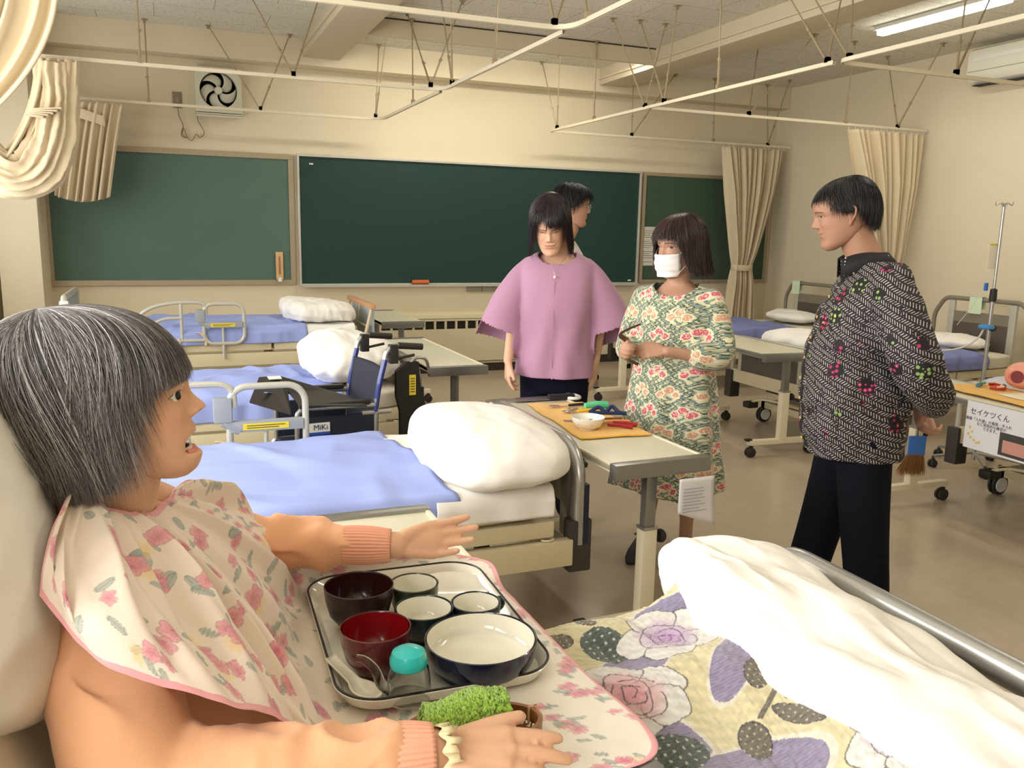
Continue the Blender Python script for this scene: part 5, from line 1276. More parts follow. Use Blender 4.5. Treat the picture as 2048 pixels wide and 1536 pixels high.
def cuff(name, a, c, r0, r1, ribs=34):
    P = catmull([a, tuple((np.array(a) + np.array(c)) / 2), c], 14); T, N, B = frames(P, up=(0, 0, 1)); n = ribs * 6; an = np.linspace(0, 2 * pi, n, endpoint=False); t = np.linspace(0, 1, 14)
    R = (r0 + (r1 - r0) * t + .003 * np.sin(t * pi))[:, None] * (1 + .035 * np.cos(ribs * an))[None]
    Vo = P[:, None] + R[..., None] * (np.cos(an)[None, :, None] * N[:, None] + np.sin(an)[None, :, None] * B[:, None]); Vi = P[-1] + (Vo[-1] - P[-1]) * .88; Vj = P[-2] + (Vo[-2] - P[-2]) * .8
    V = np.vstack([Vo.reshape(-1, 3), Vi, Vj]) - OR; return mesh_obj(name, V, grid_faces(16, n, True), M_peachrib, man)
cuff('cuff', (.215, .932, .852), (.281, .921, .852), .038, .0335); cuff('cuff', (.29, 1.545, .897), (.375, 1.517, .895), .036, .031)
# frilled vest edge at the near wrist
P = np.array([(.288 + .004 * math.sin(9 * a), .921 + .031 * cos(a), .852 + .031 * math.sin(a)) for a in np.linspace(0, 2 * pi, 60, endpoint=False)]); Q = P + np.array([.018, 0, 0]) + np.stack([.004 * np.sin(np.arange(60) * 1.3), .003 * np.sin(np.arange(60) * 1.7), .003 * np.cos(np.arange(60) * 2.1)], -1); Q[:, 1:] = np.array([.919, .851]) + (Q[:, 1:] - np.array([.921, .852])) * .96
solidify(mesh_obj('vest_frill', np.vstack([P, Q]) - OR, grid_faces(2, 60, True), mat('cream_lace', srgb(232, 214, 170), .8, bump=.3), man), .001)
# ---- plastic-coated floral apron
def dense(ray, n):
    P = catmull(ray, 60); L = np.concatenate([[0], np.cumsum(np.linalg.norm(np.diff(P, axis=0), axis=1))]); t = np.linspace(0, L[-1], n); return np.stack([np.interp(t, L, P[:, k]) for k in range(3)], -1)
zt = .7815
rays = [[(-.138, 1.24, 1.15), (-.15, 1.12, 1.127), (-.155, 1.06, 1.107), (-.155, 1.035, 1.08)],
        [(-.117, 1.205, 1.137), (-.12, 1.09, 1.118), (-.108, .99, 1.085), (-.085, .955, 1.02)],
        [(-.09, 1.20, 1.123), (-.061, 1.09, 1.095), (-.02, .99, 1.035), (.036, .94, .96)],
        [(-.059, 1.215, 1.109), (.0, 1.12, 1.05), (.06, 1.03, .97), (.10, .975, .905)],
        [(-.052, 1.225, 1.106), (.012, 1.15, 1.045), (.08, 1.07, .95), (.13, 1.03, .87), (.17, 1.01, .80)],
        [(-.048, 1.23, 1.104), (.02, 1.165, 1.04), (.09, 1.10, .93), (.14, 1.06, .85), (.185, 1.03, .79), (.24, .98, zt), (.32, .93, zt)],
        [(-.045, 1.235, 1.102), (.025, 1.18, 1.03), (.10, 1.12, .92), (.145, 1.08, .845), (.19, 1.05, zt + .012), (.25, 1.02, zt), (.40, .95, zt), (.58, .915, zt), (.605, .91, zt - .002)],
        [(-.037, 1.25, 1.1), (.037, 1.25, 1.02), (.11, 1.27, .91), (.16, 1.27, .815), (.21, 1.26, zt + .004), (.28, 1.25, zt), (.42, 1.2, zt), (.59, 1.18, zt), (.612, 1.18, zt - .006)],
        [(-.028, 1.28, 1.096), (.045, 1.32, 1.015), (.12, 1.38, .91), (.17, 1.42, .82), (.22, 1.44, zt + .004), (.29, 1.46, zt), (.42, 1.47, zt), (.58, 1.48, zt), (.608, 1.48, zt - .004)],
        [(-.019, 1.31, 1.092), (.055, 1.4, 1.015), (.13, 1.48, .915), (.18, 1.54, .84), (.23, 1.60, zt + .008), (.32, 1.64, zt), (.42, 1.66, zt), (.57, 1.67, zt), (.6, 1.675, zt)],
        [(-.01, 1.34, 1.093), (.055, 1.46, 1.04), (.12, 1.57, .98), (.16, 1.60, .925), (.20, 1.615, .865)],
        [(-.01, 1.365, 1.09), (.02, 1.47, 1.075), (.07, 1.57, 1.02), (.12, 1.64, .95), (.15, 1.66, .90)]]
nv, nu = 340, 680
D = np.array([dense(r, nv) for r in rays]); t = np.linspace(0, len(rays) - 1, nu)
Qp = np.concatenate([[2 * D[0] - D[1]], D, [2 * D[-1] - D[-2]]]); out = []
for x in t:
    i = min(int(x), len(rays) - 2); u = x - i; a, b_, c, d = Qp[i], Qp[i + 1], Qp[i + 2], Qp[i + 3]
    if i == 9: u = u * u * (3 - 2 * u)
    out.append(0.5 * ((2 * b_) + (-a + c) * u + (2 * a - 5 * b_ + 4 * c - d) * u * u + (-a + 3 * b_ - 3 * c + d) * u ** 3))
P = np.array(out)                                           # (nu, nv, 3)
above = np.clip((P[..., 2] - .80) / .06, 0, 1)
an = t[:, None] * .5; rad = np.linspace(0, 1, nv)[None]
fold = (.009 * np.sin(t[:, None] * 4.2 + 1.2) + .006 * np.sin(t[:, None] * 8.5 + rad * 3) + .003 * np.sin(t[:, None] * 15 - rad * 4)) * np.sin(rad * pi * .95 + .1) * above
P[..., 2] += fold * 1.1 + (.003 * snoise(P * 14, 12, 2) * above) + .0008 * (1 + snoise(P * 30, 4, 2)) ; P[..., 0] += fold * .8
P[..., 2] = np.maximum(P[..., 2], np.where(P[..., 0] > .2, zt - .004, 0))
# world-size texture coordinates for the print
UV = np.stack([np.cumsum(np.concatenate([np.zeros((1, nv)), np.linalg.norm(np.diff(P, axis=0), axis=2)], 0), 0), np.cumsum(np.concatenate([np.zeros((nu, 1)), np.linalg.norm(np.diff(P, axis=1), axis=2)], 1), 1)], -1)
C = np.tile(np.array(srgb(236, 220, 204)), (nu, nv, 1))
ot = np.clip((P[..., 0] - .2) / .05, 0, 1)[..., None]; C = C * (1 - ot) + np.array(srgb(232, 224, 210)) * ot
rg = np.random.default_rng(23); P2 = P.reshape(-1, 3); C2 = C.reshape(-1, 3)
kk = int(nv * .55); psi = np.concatenate([[0], np.cumsum(np.linalg.norm(np.diff(P[:, kk], axis=0), axis=1) / (UV[:-1, kk, 1] + .06))])[:, None]
TU = np.stack([(UV[..., 1] + .06) * np.cos(psi), (UV[..., 1] + .06) * np.sin(psi)], -1).reshape(-1, 2); lo, hi = TU.min(0), TU.max(0)
def stamp(c, r, kind, ang):
    d = TU - c; m = (np.abs(d) < r * 1.3).all(1); d = d[m]; rr = np.hypot(d[:, 0], d[:, 1]); th = np.arctan2(d[:, 1], d[:, 0]) + ang
    if kind == 'flower':
        R = r * (.72 + .28 * np.abs(np.cos(2.5 * th))); k = rr < R; f = np.clip(1 - rr / R, 0, 1)
        col = np.array(srgb(236, 160, 176)) * (1 - f[:, None]) + np.array(srgb(206, 92, 122)) * f[:, None]; edge = (np.abs(rr - R) < r * .06)
        vein = (np.abs(np.sin(10 * th + rr * 300)) < .25) & k
    elif kind == 'yellow':
        R = r * (.6 + .4 * np.abs(np.cos(3 * th))); k = rr < R; f = np.clip(1 - rr / R, 0, 1); col = np.array(srgb(240, 208, 150)) * (1 - f[:, None]) + np.array(srgb(232, 190, 110)) * f[:, None]; edge = np.zeros(len(rr), bool); vein = edge
    else:
        a, b_ = rr * np.cos(th), rr * np.sin(th); k = ((a / r) ** 2 + (b_ / (r * .42)) ** 2 < 1); col = np.tile(np.array(srgb(160, 172, 164)), (len(rr), 1)); edge = k & (((a / r) ** 2 + (b_ / (r * .42)) ** 2) > .72); vein = k & (np.abs(b_) < r * .05)
    idx = np.where(m)[0]; al = .75 if kind != 'yellow' else .55
    C2[idx[k]] = C2[idx[k]] * (1 - al) + col[k] * al
    e = edge | vein; C2[idx[e]] = C2[idx[e]] * .62 + np.array(srgb(150, 90, 100) if kind == 'flower' else srgb(104, 118, 112)) * .38
for gx in np.arange(lo[0], hi[0], .075):
    for gy in np.arange(lo[1], hi[1], .075):
        c = np.array([gx, gy]) + rg.uniform(-.022, .022, 2)
        if rg.random() < .12: continue
        for k in range(rg.integers(2, 4)): stamp(c + rg.normal(size=2) * .022, rg.uniform(.012, .017), 'leaf', rg.uniform(0, 6))
        if rg.random() < .30: stamp(c + rg.normal(size=2) * .012, .017, 'yellow', rg.uniform(0, 6))
        for k in range(rg.integers(1, 4)):
            if rg.random() < .8: stamp(c + rg.normal(size=2) * .017, rg.uniform(.012, .019), 'flower', rg.uniform(0, 6))
C = C2.reshape(nu, nv, 3)
Lr = UV[:, -1:, 1]; pink = np.array(srgb(232, 164, 170)); e = (Lr - UV[..., 1] < .011) | (UV[..., 1] < .010); C[e] = pink; C[:3] = pink; C[-3:] = pink
m, nt, b = new_mat('apron_print'); a = nt.nodes.new('ShaderNodeVertexColor'); a.layer_name = 'Col'; nt.links.new(a.outputs[0], b.inputs['Base Color']); b.inputs['Roughness'].default_value = .45
b.inputs['Sheen Weight'].default_value = .1; M_apron = m
ap = mesh_obj('apron', (P - OR).reshape(-1, 3), grid_faces(nu, nv)[:, ::-1], M_apron, man, col=C.reshape(-1, 3)); solidify(ap, .0012, 1)

# ---- pillow behind the mannequin
q = soft_box('pillow', -.285, 1.26, .80, .50, .64, .2, M_sheet, seed=91, p=2.5, wr=.008, sub=6); q.location = (-.262, 1.24, 1.115)
q.data.transform(Matrix.Translation((0, 0, -.09))); q.rotation_euler = (0, RAD(72), 0)
T(q, 'large white pillow propping up the mannequin\'s head', 'pillow')
# ---- blanket with rose print
nx, ny = 400, 420
gx = np.linspace(.50, 1.10, nx); gy = np.linspace(.62, 1.50, ny); GX, GY = np.meshgrid(gx, gy)
far = 1.415 + .02 * np.sin(GX * 17) + .03 * np.exp(-((GX - .76) / .03) ** 2); GYc = np.minimum(GY, far)
leg = .71 + .035 * np.exp(-((GY - 1.17) / .10) ** 2) + .03 * np.exp(-((GY - 1.36) / .07) ** 2) - .04 * np.clip((GY - 1.40) / .08, 0, 1) ** 1.5
fz = .012 * snoise(np.stack([GX * 7, GY * 4 + GX * 3, GX * 0], -1), 41, 3); Zb = leg + fz + .05 * np.clip((GX - .9) / .2, 0, 1) ** 1.3 + .0012 * snoise(np.stack([GX * 160, GY * 160, GX * 40], -1), 3, 2)
Zb = np.where(GX < .62, np.minimum(Zb, .765), Zb)
right = 1.02 - .10 * np.clip((1.05 - GY) / .4, 0, 1) - .07 * np.clip((GY - 1.2) / .25, 0, 1); sx = np.clip((GX - .5) / .6, 0, 1); XB = .50 + (right - .50 + .03 * np.sin(GY * 14)) * sx
XB = .50 + (right - .50) * sx; 
Pb = np.stack([XB, GYc - .0 * GX, Zb - .10 * np.clip((GY - far) / .09, 0, 1)], -1)
cream = np.array(srgb(226, 214, 168)); C = np.tile(cream, (ny, nx, 1)); bx, by = Pb[..., 0], Pb[..., 1]
wv = .006 * np.sin(by * 90 + bx * 40) + .004 * np.sin(bx * 130)
def ell(cx, cy, rx, ry, rot=0, w=0.0, pet=0):
    dx, dy = bx - cx, by - cy; c, s = math.cos(rot), math.sin(rot); a, b_ = dx * c + dy * s, -dx * s + dy * c; th = np.arctan2(b_ / ry, a / rx)
    return np.hypot(a / rx, b_ / ry) / (1 + w * np.cos(pet * th)) 
def paint(mask, col, al=1.0): C[mask] = C[mask] * (1 - al) + np.array(srgb(*col)) * al
lav, vio, wht, dk, olive, grn = (150, 138, 170), (112, 104, 150), (236, 232, 226), (52, 40, 48), (98, 86, 62), (58, 76, 66)
for (cx, cy, rx, ry, rot) in ((.93, 1.33, .10, .05, -.3), (.90, 1.13, .10, .035, .75), (.66, 1.0, .09, .10, 0), (.78, .90, .12, .06, 0), (.76, 1.22, .08, .05, .4)):
    paint(ell(cx, cy, rx, ry, rot) < 1.12, (232, 226, 206)); paint(ell(cx, cy, rx, ry, rot) < 1, lav)
    paint((ell(cx, cy, rx, ry, rot) < 1) & (np.abs(np.sin(by * 500)) > .75), vio, .6)
for (cx, cy, rx, ry, rot) in ((.735, 1.30, .042, .055, .2), (.955, 1.27, .035, .03, .5), (.69, .985, .05, .05, 0), (.625, 1.25, .02, .06, -.5)):
    k = ell(cx, cy, rx, ry, rot, .06, 2) < 1; paint(k, grn); paint(k & (np.hypot((bx * 60) % 1 - .5, (by * 60) % 1 - .5) < .16), (206, 210, 196))
for (cx, cy, rx, ry, rot) in ((.655, 1.34, .032, .024, 0), (.735, 1.385, .014, .03, .3), (.92, 1.09, .04, .022, .9), (.823, .965, .045, .026, 1.1), (.915, .975, .045, .022, 2.0)):
    e = ell(cx, cy, rx, ry, rot); k = e < 1; paint(k, olive); paint(k & (e > .9), dk); paint(k & (np.hypot((bx * 75) % 1 - .5, (by * 75) % 1 - .5) < .15), (196, 186, 160))
for (x0, y0, x1, y1) in ((.94, 1.055, .86, 1.0), (.94, 1.055, .93, 1.02), (.955, 1.06, .92, 1.08)):
    tt = np.clip(((bx - x0) * (x1 - x0) + (by - y0) * (y1 - y0)) / ((x1 - x0) ** 2 + (y1 - y0) ** 2), 0, 1); paint(np.hypot(bx - x0 - tt * (x1 - x0), by - y0 - tt * (y1 - y0)) < .0045, olive)
def rose(cx, cy, s, col):
    n0 = .0
    for (ox, oy, rx, ry, rot) in ((-.055, .0, .05, .04, .3), (.05, .02, .055, .042, -.4), (0, .055, .05, .035, 0), (-.02, -.05, .055, .035, .2), (.045, -.035, .045, .035, .5)):
        e = ell(cx + ox * s, cy + oy * s, rx * s, ry * s, rot, .05, 5); paint(e < 1.06, dk, .8); paint(e < 1.0, wht)
    e = ell(cx, cy, .052 * s, .05 * s, 0, .06, 5); f = np.clip(1.25 - e, 0, 1) ** .7; k = f > 0; C[k] = C[k] * (1 - f[k][:, None]) + np.array(srgb(*col)) * f[k][:, None]
    for q in range(6):
        rr = (.012 + .008 * q) * s; e = np.hypot(bx - cx - .004 * math.sin(q * 2) * s, (by - cy - .004 * math.cos(q * 3) * s)); th = np.arctan2(by - cy, bx - cx)
        paint((np.abs(e - rr * (1 + .12 * np.sin(3 * th + q * 2))) < .0014 * s) & (np.cos(th - q * 2.1) > -.3), dk, .8)
rose(.855, 1.275, 1.0, (196, 150, 208)); rose(.69, 1.125, 1.05, (222, 150, 160)); rose(.99, .84, .9, (196, 150, 208))
tip = np.hypot(bx - .76, by - 1.44) < .022; paint(tip, wht)
C *= (1 + .10 * snoise(np.stack([GX * 90, GY * 90, GX * 0], -1), 5, 2))[..., None]
M_fleece = mat('fleece', (.8, .8, .7), 1.0, attr=True, bump=1.0, bscale=900, sheen=.6)
o = np.array([.78, 1.1, .7]); bl = mesh_obj('rose_blanket', (Pb - o).reshape(-1, 3), grid_faces(ny, nx), M_fleece, None, col=np.clip(C, 0, 1).reshape(-1, 3), loc=tuple(o)); solidify(bl, .008, -1)
T(bl, 'cream fleece blanket printed with purple and pink roses over the mannequin\'s legs', 'blanket')
# ---- white duvet at the foot of the nearest bed
def dsh(W):
    y = W[:, 1]; k = np.clip((y + .5) / 1.0, 0, 1); W[:, 2] *= (.66 + .40 * np.exp(-((y - .34) / .24) ** 2)) * (1 - .36 * np.clip(W[:, 0] / .2, 0, 1) * np.clip((.6 - y) / .6, 0, 1)); top = W[:, 2] > -.02
    f = np.sin((y * 1.0 + W[:, 0] * .35) * 19 + 1.2 * np.sin(W[:, 0] * 9)) ; W[:, 2] += np.where(top, .011 * np.sign(f) * np.abs(f) ** 1.5, 0); W[:, 0] *= 1 + .05 * np.sin(y * 11)
    return W
T(soft_box('folded_duvet', 1.105, 1.08, .63, .35, 1.04, .235, M_sheet, seed=101, p=2.6, wr=.009, sub=7, shape=dsh, folds=1.6), 'big white duvet folded against the steel rail of the nearest bed', 'duvet')

# ================================================================== TRAY AND TABLEWARE
M_enamel = mat('tray_white', srgb(226, 222, 204), 0.12, coat=.5)
M_rimdk = mat('dark_rim', srgb(34, 30, 34), 0.3)
TZ = .784
tr = empty('serving_tray', (.388, 1.365, TZ), RAD(-2), 'white rounded serving tray with a thin dark rim, full of bowls', 'tray')
def rr_ring(hw, hl, r, z, n=10): return [(x, y, z) for x, y in round_rect(-hw, hw, -hl, hl, r, n)]
hw, hl = .178, .242
R = [rr_ring(hw - .028, hl - .028, .045, .0), rr_ring(hw - .012, hl - .012, .06, .004), rr_ring(hw, hl, .07, .024), rr_ring(hw - .003, hl - .003, .068, .026), rr_ring(hw - .006, hl - .006, .066, .024), rr_ring(hw - .018, hl - .018, .056, .007), rr_ring(hw - .034, hl - .034, .042, .004)]
n = len(R[0]); F = grid_faces(7, n, True).tolist() + [list(range(n))[::-1], [6 * n + k for k in range(n)]]
mesh_obj('tray_body', np.vstack(R), F, M_enamel, tr, auto=40)
MB().tube(rr_ring(hw - .003, hl - .003, .068, .0258), .0022, 8, closed=True).build('tray_rim', M_rimdk, tr)
def bowl(name, x, y, r, h, foot, m_out, m_in, label, z=TZ + .0045, handle=False, straight=.0, rim=None):
    o = empty(name, (x, y, z), 0, label, 'bowl' if not handle else 'mug'); b = r * (.62 + straight)
    po = [(foot * .9, 0), (foot, 0), (foot, .006), (b, .012), (b + (r - b) * .62, h * .38), (b + (r - b) * .9, h * .7), (r, h), (r - .0018, h + .001), (r - .003, h - .001), (r - .0045, h * .7), (b + (r - b) * .55, h * .38), (b * .85, .016), (0, .013)]
    q = MB().lathe(po, (0, 0, 0), 64).build('bowl_body' if not handle else 'mug_body', m_out, o, auto=60)
    pi_ = [(0, .0145), (b * .85, .0175), (b + (r - b) * .5, h * .38 + .001), (r - .006, h * .7), (r - .0042, h - .0012)]
    MB().lathe(pi_, (0, 0, 0), 64, cap=False).build('inner_glaze', m_in, o, auto=80)
    if handle: MB().tube(catmull([(r - .003, 0, h * .8), (r + .02, 0, h * .75), (r + .024, 0, h * .45), (r - .006, 0, h * .25)], 16), .004, 8).build('handle', m_out, o); o.rotation_euler = (0, 0, RAD(25))
    return o
M_brown = mat('brown_lacquer', srgb(40, 20, 20), 0.35, coat=.15); M_brownin = mat('brown_lacquer_in', srgb(44, 16, 18), 0.2, coat=.6)
M_redo = mat('maroon_lacquer', srgb(88, 14, 20), 0.25, coat=.6); M_redi = mat('red_lacquer', srgb(128, 10, 18), 0.2, coat=.5)
M_green = mat('olive_glaze', srgb(58, 62, 44), 0.3, coat=.4); M_dgreen = mat('dark_green_glaze', srgb(24, 40, 42), 0.25, coat=.4); M_navyg = mat('navy_glaze', srgb(12, 20, 44), 0.2, coat=.5)
M_crm = mat('cream_glaze', srgb(228, 224, 206), 0.12, coat=.5)
bowl('soup_bowl', .290, 1.411, .062, .082, .032, M_brown, M_brownin, 'dark brown lacquer soup bowl at the far left of the tray')
bowl('soup_bowl', .282, 1.247, .057, .080, .03, M_redo, M_redi, 'maroon soup bowl with bright red inside, behind the spouted cup')
bowl('small_bowl', .399, 1.436, .046, .06, .03, M_green, M_crm, 'olive cup with cream inside behind the brown soup bowl', straight=.2)
bowl('small_bowl', .388, 1.333, .052, .058, .03, M_dgreen, M_crm, 'dark green bowl with cream inside, at the middle of the tray', straight=.15)
bowl('small_mug', .484, 1.330, .045, .055, .028, M_dgreen, M_crm, 'small dark green mug with a handle at the right of the tray', handle=True, straight=.1)
bowl('large_bowl', .446, 1.200, .0925, .056, .07, M_navyg, M_crm, 'wide navy blue bowl with cream inside, the biggest dish on the tray', straight=.22)
tag(MB().lathe([(0, 0), (.055, 0), (.075, .006), (.078, .008), (.074, .008), (.054, .003), (0, .003)], (0, 0, 0), 48).build('side_plate', M_crm, loc=(.492, 1.50, TZ + .007)), 'white plate at the far corner of the tray behind the small mug', 'plate')
# spouted feeding cup
M_cg = mat('clear_plastic', (.97, .98, .96), 0.04, trans=1.0, ior=1.28)
fc = empty('feeding_cup', (.312, 1.155, TZ + .0045), 0, 'clear spouted feeding cup with a round turquoise lid', 'cup')
MB().lathe([(0, 0), (.034, 0), (.0355, .003), (.0335, .03), (.031, .05), (.026, .058), (.0255, .064), (.0245, .064), (.025, .057), (.0298, .049), (.0323, .03), (.034, .004), (0, .003)], (0, 0, 0), 40).build('cup_body', M_cg, fc)
MB().tube(catmull([(-.028, .0, .018), (-.042, .004, .03), (-.05, .008, .052), (-.064, .012, .068), (-.078, .014, .074)], 24), np.linspace(.009, .0055, 24), 14, cap=False).build('spout', M_cg, fc)
MB().lathe([(0, .054), (.0275, .054), (.029, .058), (.029, .066), (.025, .077), (.015, .083), (0, .0845)], (0, 0, 0), 40).build('lid', mat('turquoise', srgb(42, 190, 186), .3, coat=.3), fc)
MB().lathe([(0, .058), (.025, .0572), (.0252, .0605), (0, .0607)], (0, 0, 0), 32).build('lid_insert', mat('turquoise_in', srgb(60, 200, 190), .5), fc)
mb = MB()
for k in range(6): mb.box(-.006, .006 if k % 2 else 0, -.0352, -.0347, .012 + k * .006, .0126 + k * .006)
mb.build('measuring_marks', M_grey, fc)
# soup spoon
sp = empty('china_spoon', (.243, 1.185, TZ + .006), RAD(112), 'white china spoon lying on the left rim side of the tray', 'spoon')
g = []
for i in range(22):
    t_ = i / 21; w = .011 + .010 * max(0, math.sin(pi * min(1, max(0, (t_ - .0) / .48)))) * (t_ < .5) ; x = -.045 + .13 * t_
    for j in range(11):
        s = j / 10 * 2 - 1; dpt = .011 * (t_ < .5) * math.sin(pi * min(1, t_ / .5)) * (1 - s * s); g.append((x, s * w, .014 + .012 * max(0, t_ - .45) * 2 - dpt + .003 * s * s))
solidify(mesh_obj('spoon_body', g, grid_faces(22, 11), M_crm, sp), .003)
# basket with rolled towel
bk = empty('bamboo_basket', (.368, 1.018, .7835), RAD(-6), 'oval brown bamboo basket under the mannequin\'s near hand', 'basket')
M_bam = mat('bamboo', srgb(140, 92, 52), 0.4, vary=.2, vscale=40, coat=.2)
el = lambda rx, ry, z, n=64: [(rx * cos(a), ry * math.sin(a), z) for a in np.linspace(0, 2 * pi, n, endpoint=False)]
mb = MB(); rings = [el(.098, .05, .008), el(.102, .054, .012), el(.103, .055, .030), el(.099, .051, .031), el(.096, .048, .03), el(.096, .048, .012)]
mb.add(np.vstack(rings), grid_faces(6, 64, True).tolist() + [[5 * 64 + k for k in range(64)][::-1] + []][:0]); mb.build('rim_band', M_bam, bk, auto=50)
mb = MB()
for k in range(-10, 11):
    x = k * .0095; h_ = .05 * math.sqrt(max(0, 1 - (x / .099) ** 2)); mb.tube([(x - .012, -h_, .004), (x + .012, h_, .007)], .0016, 5).tube([(x + .012, -h_, .006), (x - .012, h_, .004)], .0016, 5)
for k in range(-4, 5): y = k * .0105; h_ = .098 * math.sqrt(max(0, 1 - (y / .052) ** 2)); mb.tube([(-h_, y, .003), (h_, y, .003)], .0016, 5)
mb.build('woven_base', M_bam, bk)
mb = MB()
for a in (-.9, .35, 2.2, 3.9):
    x, y = .101 * cos(a), .053 * math.sin(a); mb.tube([(x * .93, y * .9, .006), (x * .93, y * .9, .034), (x * 1.04, y * 1.06, .034), (x * 1.04, y * 1.06, .006)], .002, 6)
mb.build('binding_ties', mat('cane_tie', srgb(222, 184, 128), .5), bk)
# lime towel roll: a spiral sheet
nA, nL = 200, 120; g = np.zeros((nA, nL, 3)); x = np.linspace(-.062, .062, nL)
for i in range(nA):
    t_ = i / (nA - 1); a = t_ * 2 * pi * 2.6; r_ = .010 + .021 * t_; g[i, :, 0] = x + .003 * np.sin(a * 2); g[i, :, 1] = r_ * cos(a); g[i, :, 2] = r_ * math.sin(a) * .92
sw_ = .004 * np.sin(x * 60 + 1)[None, :, None] * np.array([0, .5, 1]); g = g + sw_
g = g.reshape(-1, 3); nn = snoise(g * 330, 6, 2); d = g.copy(); d[:, 0] = 0; d /= np.linalg.norm(d, axis=1, keepdims=True) + 1e-9; g = g + d * (.0022 * nn + .0012 * rng.normal(size=len(g)))[:, None]
M_lime = mat('lime_terry', srgb(168, 214, 66), 1.0, bump=1.0, bscale=800, sheen=.6)
tw = mesh_obj('rolled_towel', g, grid_faces(nA, nL), M_lime, None, loc=(.362, 1.032, .822)); solidify(tw, .003); tw.rotation_euler = (0, 0, RAD(3))
T(tw, 'rolled lime green face towel lying in the bamboo basket', 'towel')
# ================================================================== WHEELCHAIR between the second and third beds
M_wblue = mat('blue_tube', srgb(28, 48, 120), .3, coat=.4); M_wfab = mat('navy_seat_cloth', srgb(26, 30, 44), .7, bump=.3, bscale=300)
wc = empty('wheelchair', (.68, 3.98, 0), RAD(6), 'navy folding wheelchair with black push handles between two beds', 'wheelchair')
for s in (-1, 1):
    y = s * .21
    f = MB().tube(fillet([(-.22, y, .12), (-.22, y, .47), (.16, y, .47)], .04), .012, 10).tube([(.16, y, .2), (.17, y, .72)], .0125, 10).tube([(-.2, y, .22), (.16, y, .22)], .011, 10).tube(fillet([(-.20, y, .47), (-.2, y, .70), (.17, y, .69)], .05), .012, 10).tube([(.1, y, .655), (.24, y, .655)], .012, 10)
    f.build('side_frame', M_chrome, wc)
    b_ = MB().tube(catmull([(.165, y, .66), (.185, y, .78), (.215, y, .90)], 14), .0135, 10).build('back_tube', M_wblue, wc)
    MB().tube(catmull([(.213, y, .895), (.222, y, .93), (.25, y, .958), (.29, y, .962)], 14), .0125, 10).build('bent_tube', M_chrome, b_)
    h_ = MB().tube([(.28, y, .963), (.40, y, .952)], .016, 12).build('push_handle', M_black, wc)
    MB().tube([(.25, y, .935), (.27, y, .90), (.36, y, .915)], .007, 8).box(.235, .275, y - .02, y + .02, .88, .97, b=.006).build('brake_lever', M_black, h_)
    MB().box(-.2, .15, y - .008, y + .008, .475, .655, b=.004).build('side_guard', M_wfab, wc)
    MB().box(-.19, .14, y - .02, y + .02, .70, .72, b=.008).build('armrest_pad', M_black, wc)
    R_ = Matrix.Rotation(RAD(90), 4, 'X')
    w_ = MB().lathe([(.185, -.014), (.205, -.014), (.21, 0), (.205, .014), (.185, .014), (.18, 0), (.185, -.014)], (.13, s * .25, .21), 40, R_, cap=False).build('rear_wheel', M_rubber, wc)
    mb = MB()
    for k in range(10): a = k * pi / 5; mb.tube([(.13, s * .25, .21), (.13 + .185 * cos(a), s * .25, .21 + .185 * sin(a))], .0025, 5)
    mb.lathe([(0, -.02), (.022, -.02), (.022, .02), (0, .02)], (.13, s * .25, .21), 12, R_).build('wheel_spokes', M_chrome, w_)
    caster('front_wheel', wc, -.22, y, .055)
    ft = MB().tube(fillet([(-.22, y, .4), (-.32, y, .36), (-.38, y, .14)], .04), .010, 8).build('footrest_tube', M_chrome, wc)
    MB().box(-.45, -.33, y - s * .11 - .07, y - s * .11 + .07, .12, .135, b=.005).build('foot_plate', M_black, ft)
MB().box(-.2, .16, -.2, .2, .455, .475, b=.006).build('seat', M_wfab, wc)
def fn(u, v): return (.155 + .05 * v + .02 * math.sin(pi * u), -.2 + .4 * u, .5 + .36 * v)
g = [fn(i / 12, j / 12) for j in range(13) for i in range(13)]
solidify(mesh_obj('back_sling', g, grid_faces(13, 13), M_wfab, wc), .012)
MB().tube([(-.2, -.2, .22), (.15, .2, .45)], .009, 8).tube([(-.2, .2, .22), (.15, -.2, .45)], .009, 8).build('cross_brace', M_chrome, wc)
lb = MB().box(-.155, -.055, -.2245, -.2205, .575, .63).build('maker_label', M_white, wc)
MB().box(-.155, -.055, -.2255, -.2205, .575, .588).build('label_band', mat('label_blue', srgb(40, 80, 170), .5), lb)
text_obj('label_text', 'MiKi', .036, (-.098, -.2262, .609), (RAD(90), 0, 0), M_wblue, lb)
# black sliding board lying over the near armrest
sb = empty('transfer_board', (.50, 3.80, .735), RAD(6), 'black folding transfer board with a cut-out handle lying on the wheelchair armrests', 'board')
def plate(name, pts, t, m, par):
    n = len(pts); V = [(p[0], p[1], p[2]) for p in pts] + [(p[0], p[1], p[2] - t) for p in pts]
    F = [tuple(range(n)), tuple(range(2 * n - 1, n - 1, -1))] + [(k, n + k, n + (k + 1) % n, (k + 1) % n) for k in range(n)]
    return MB().add(V, F).build(name, m, par, auto=20)
plate('board_leaf', [(-.20, -.02, .008), (-.05, -.14, -.035), (.02, .20, .0), (-.0, .30, .06), (-.1, .26, .065)], .006, M_black, sb)
plate('board_leaf', [(.0, .30, .06), (.02, .20, .0), (.0, -.1, -.01), (.30, -.12, -.03), (.31, .05, -.03), (.16, .22, .01)], .006, M_black, sb)
MB().box(-.045, .045, -.008, .008, -.001, .002, Matrix.Translation((-.1, .06, .026)) @ Matrix.Rotation(RAD(62), 4, 'Z') @ Matrix.Rotation(RAD(12), 4, 'Y')).build('handle_slot', M_blue, sb)
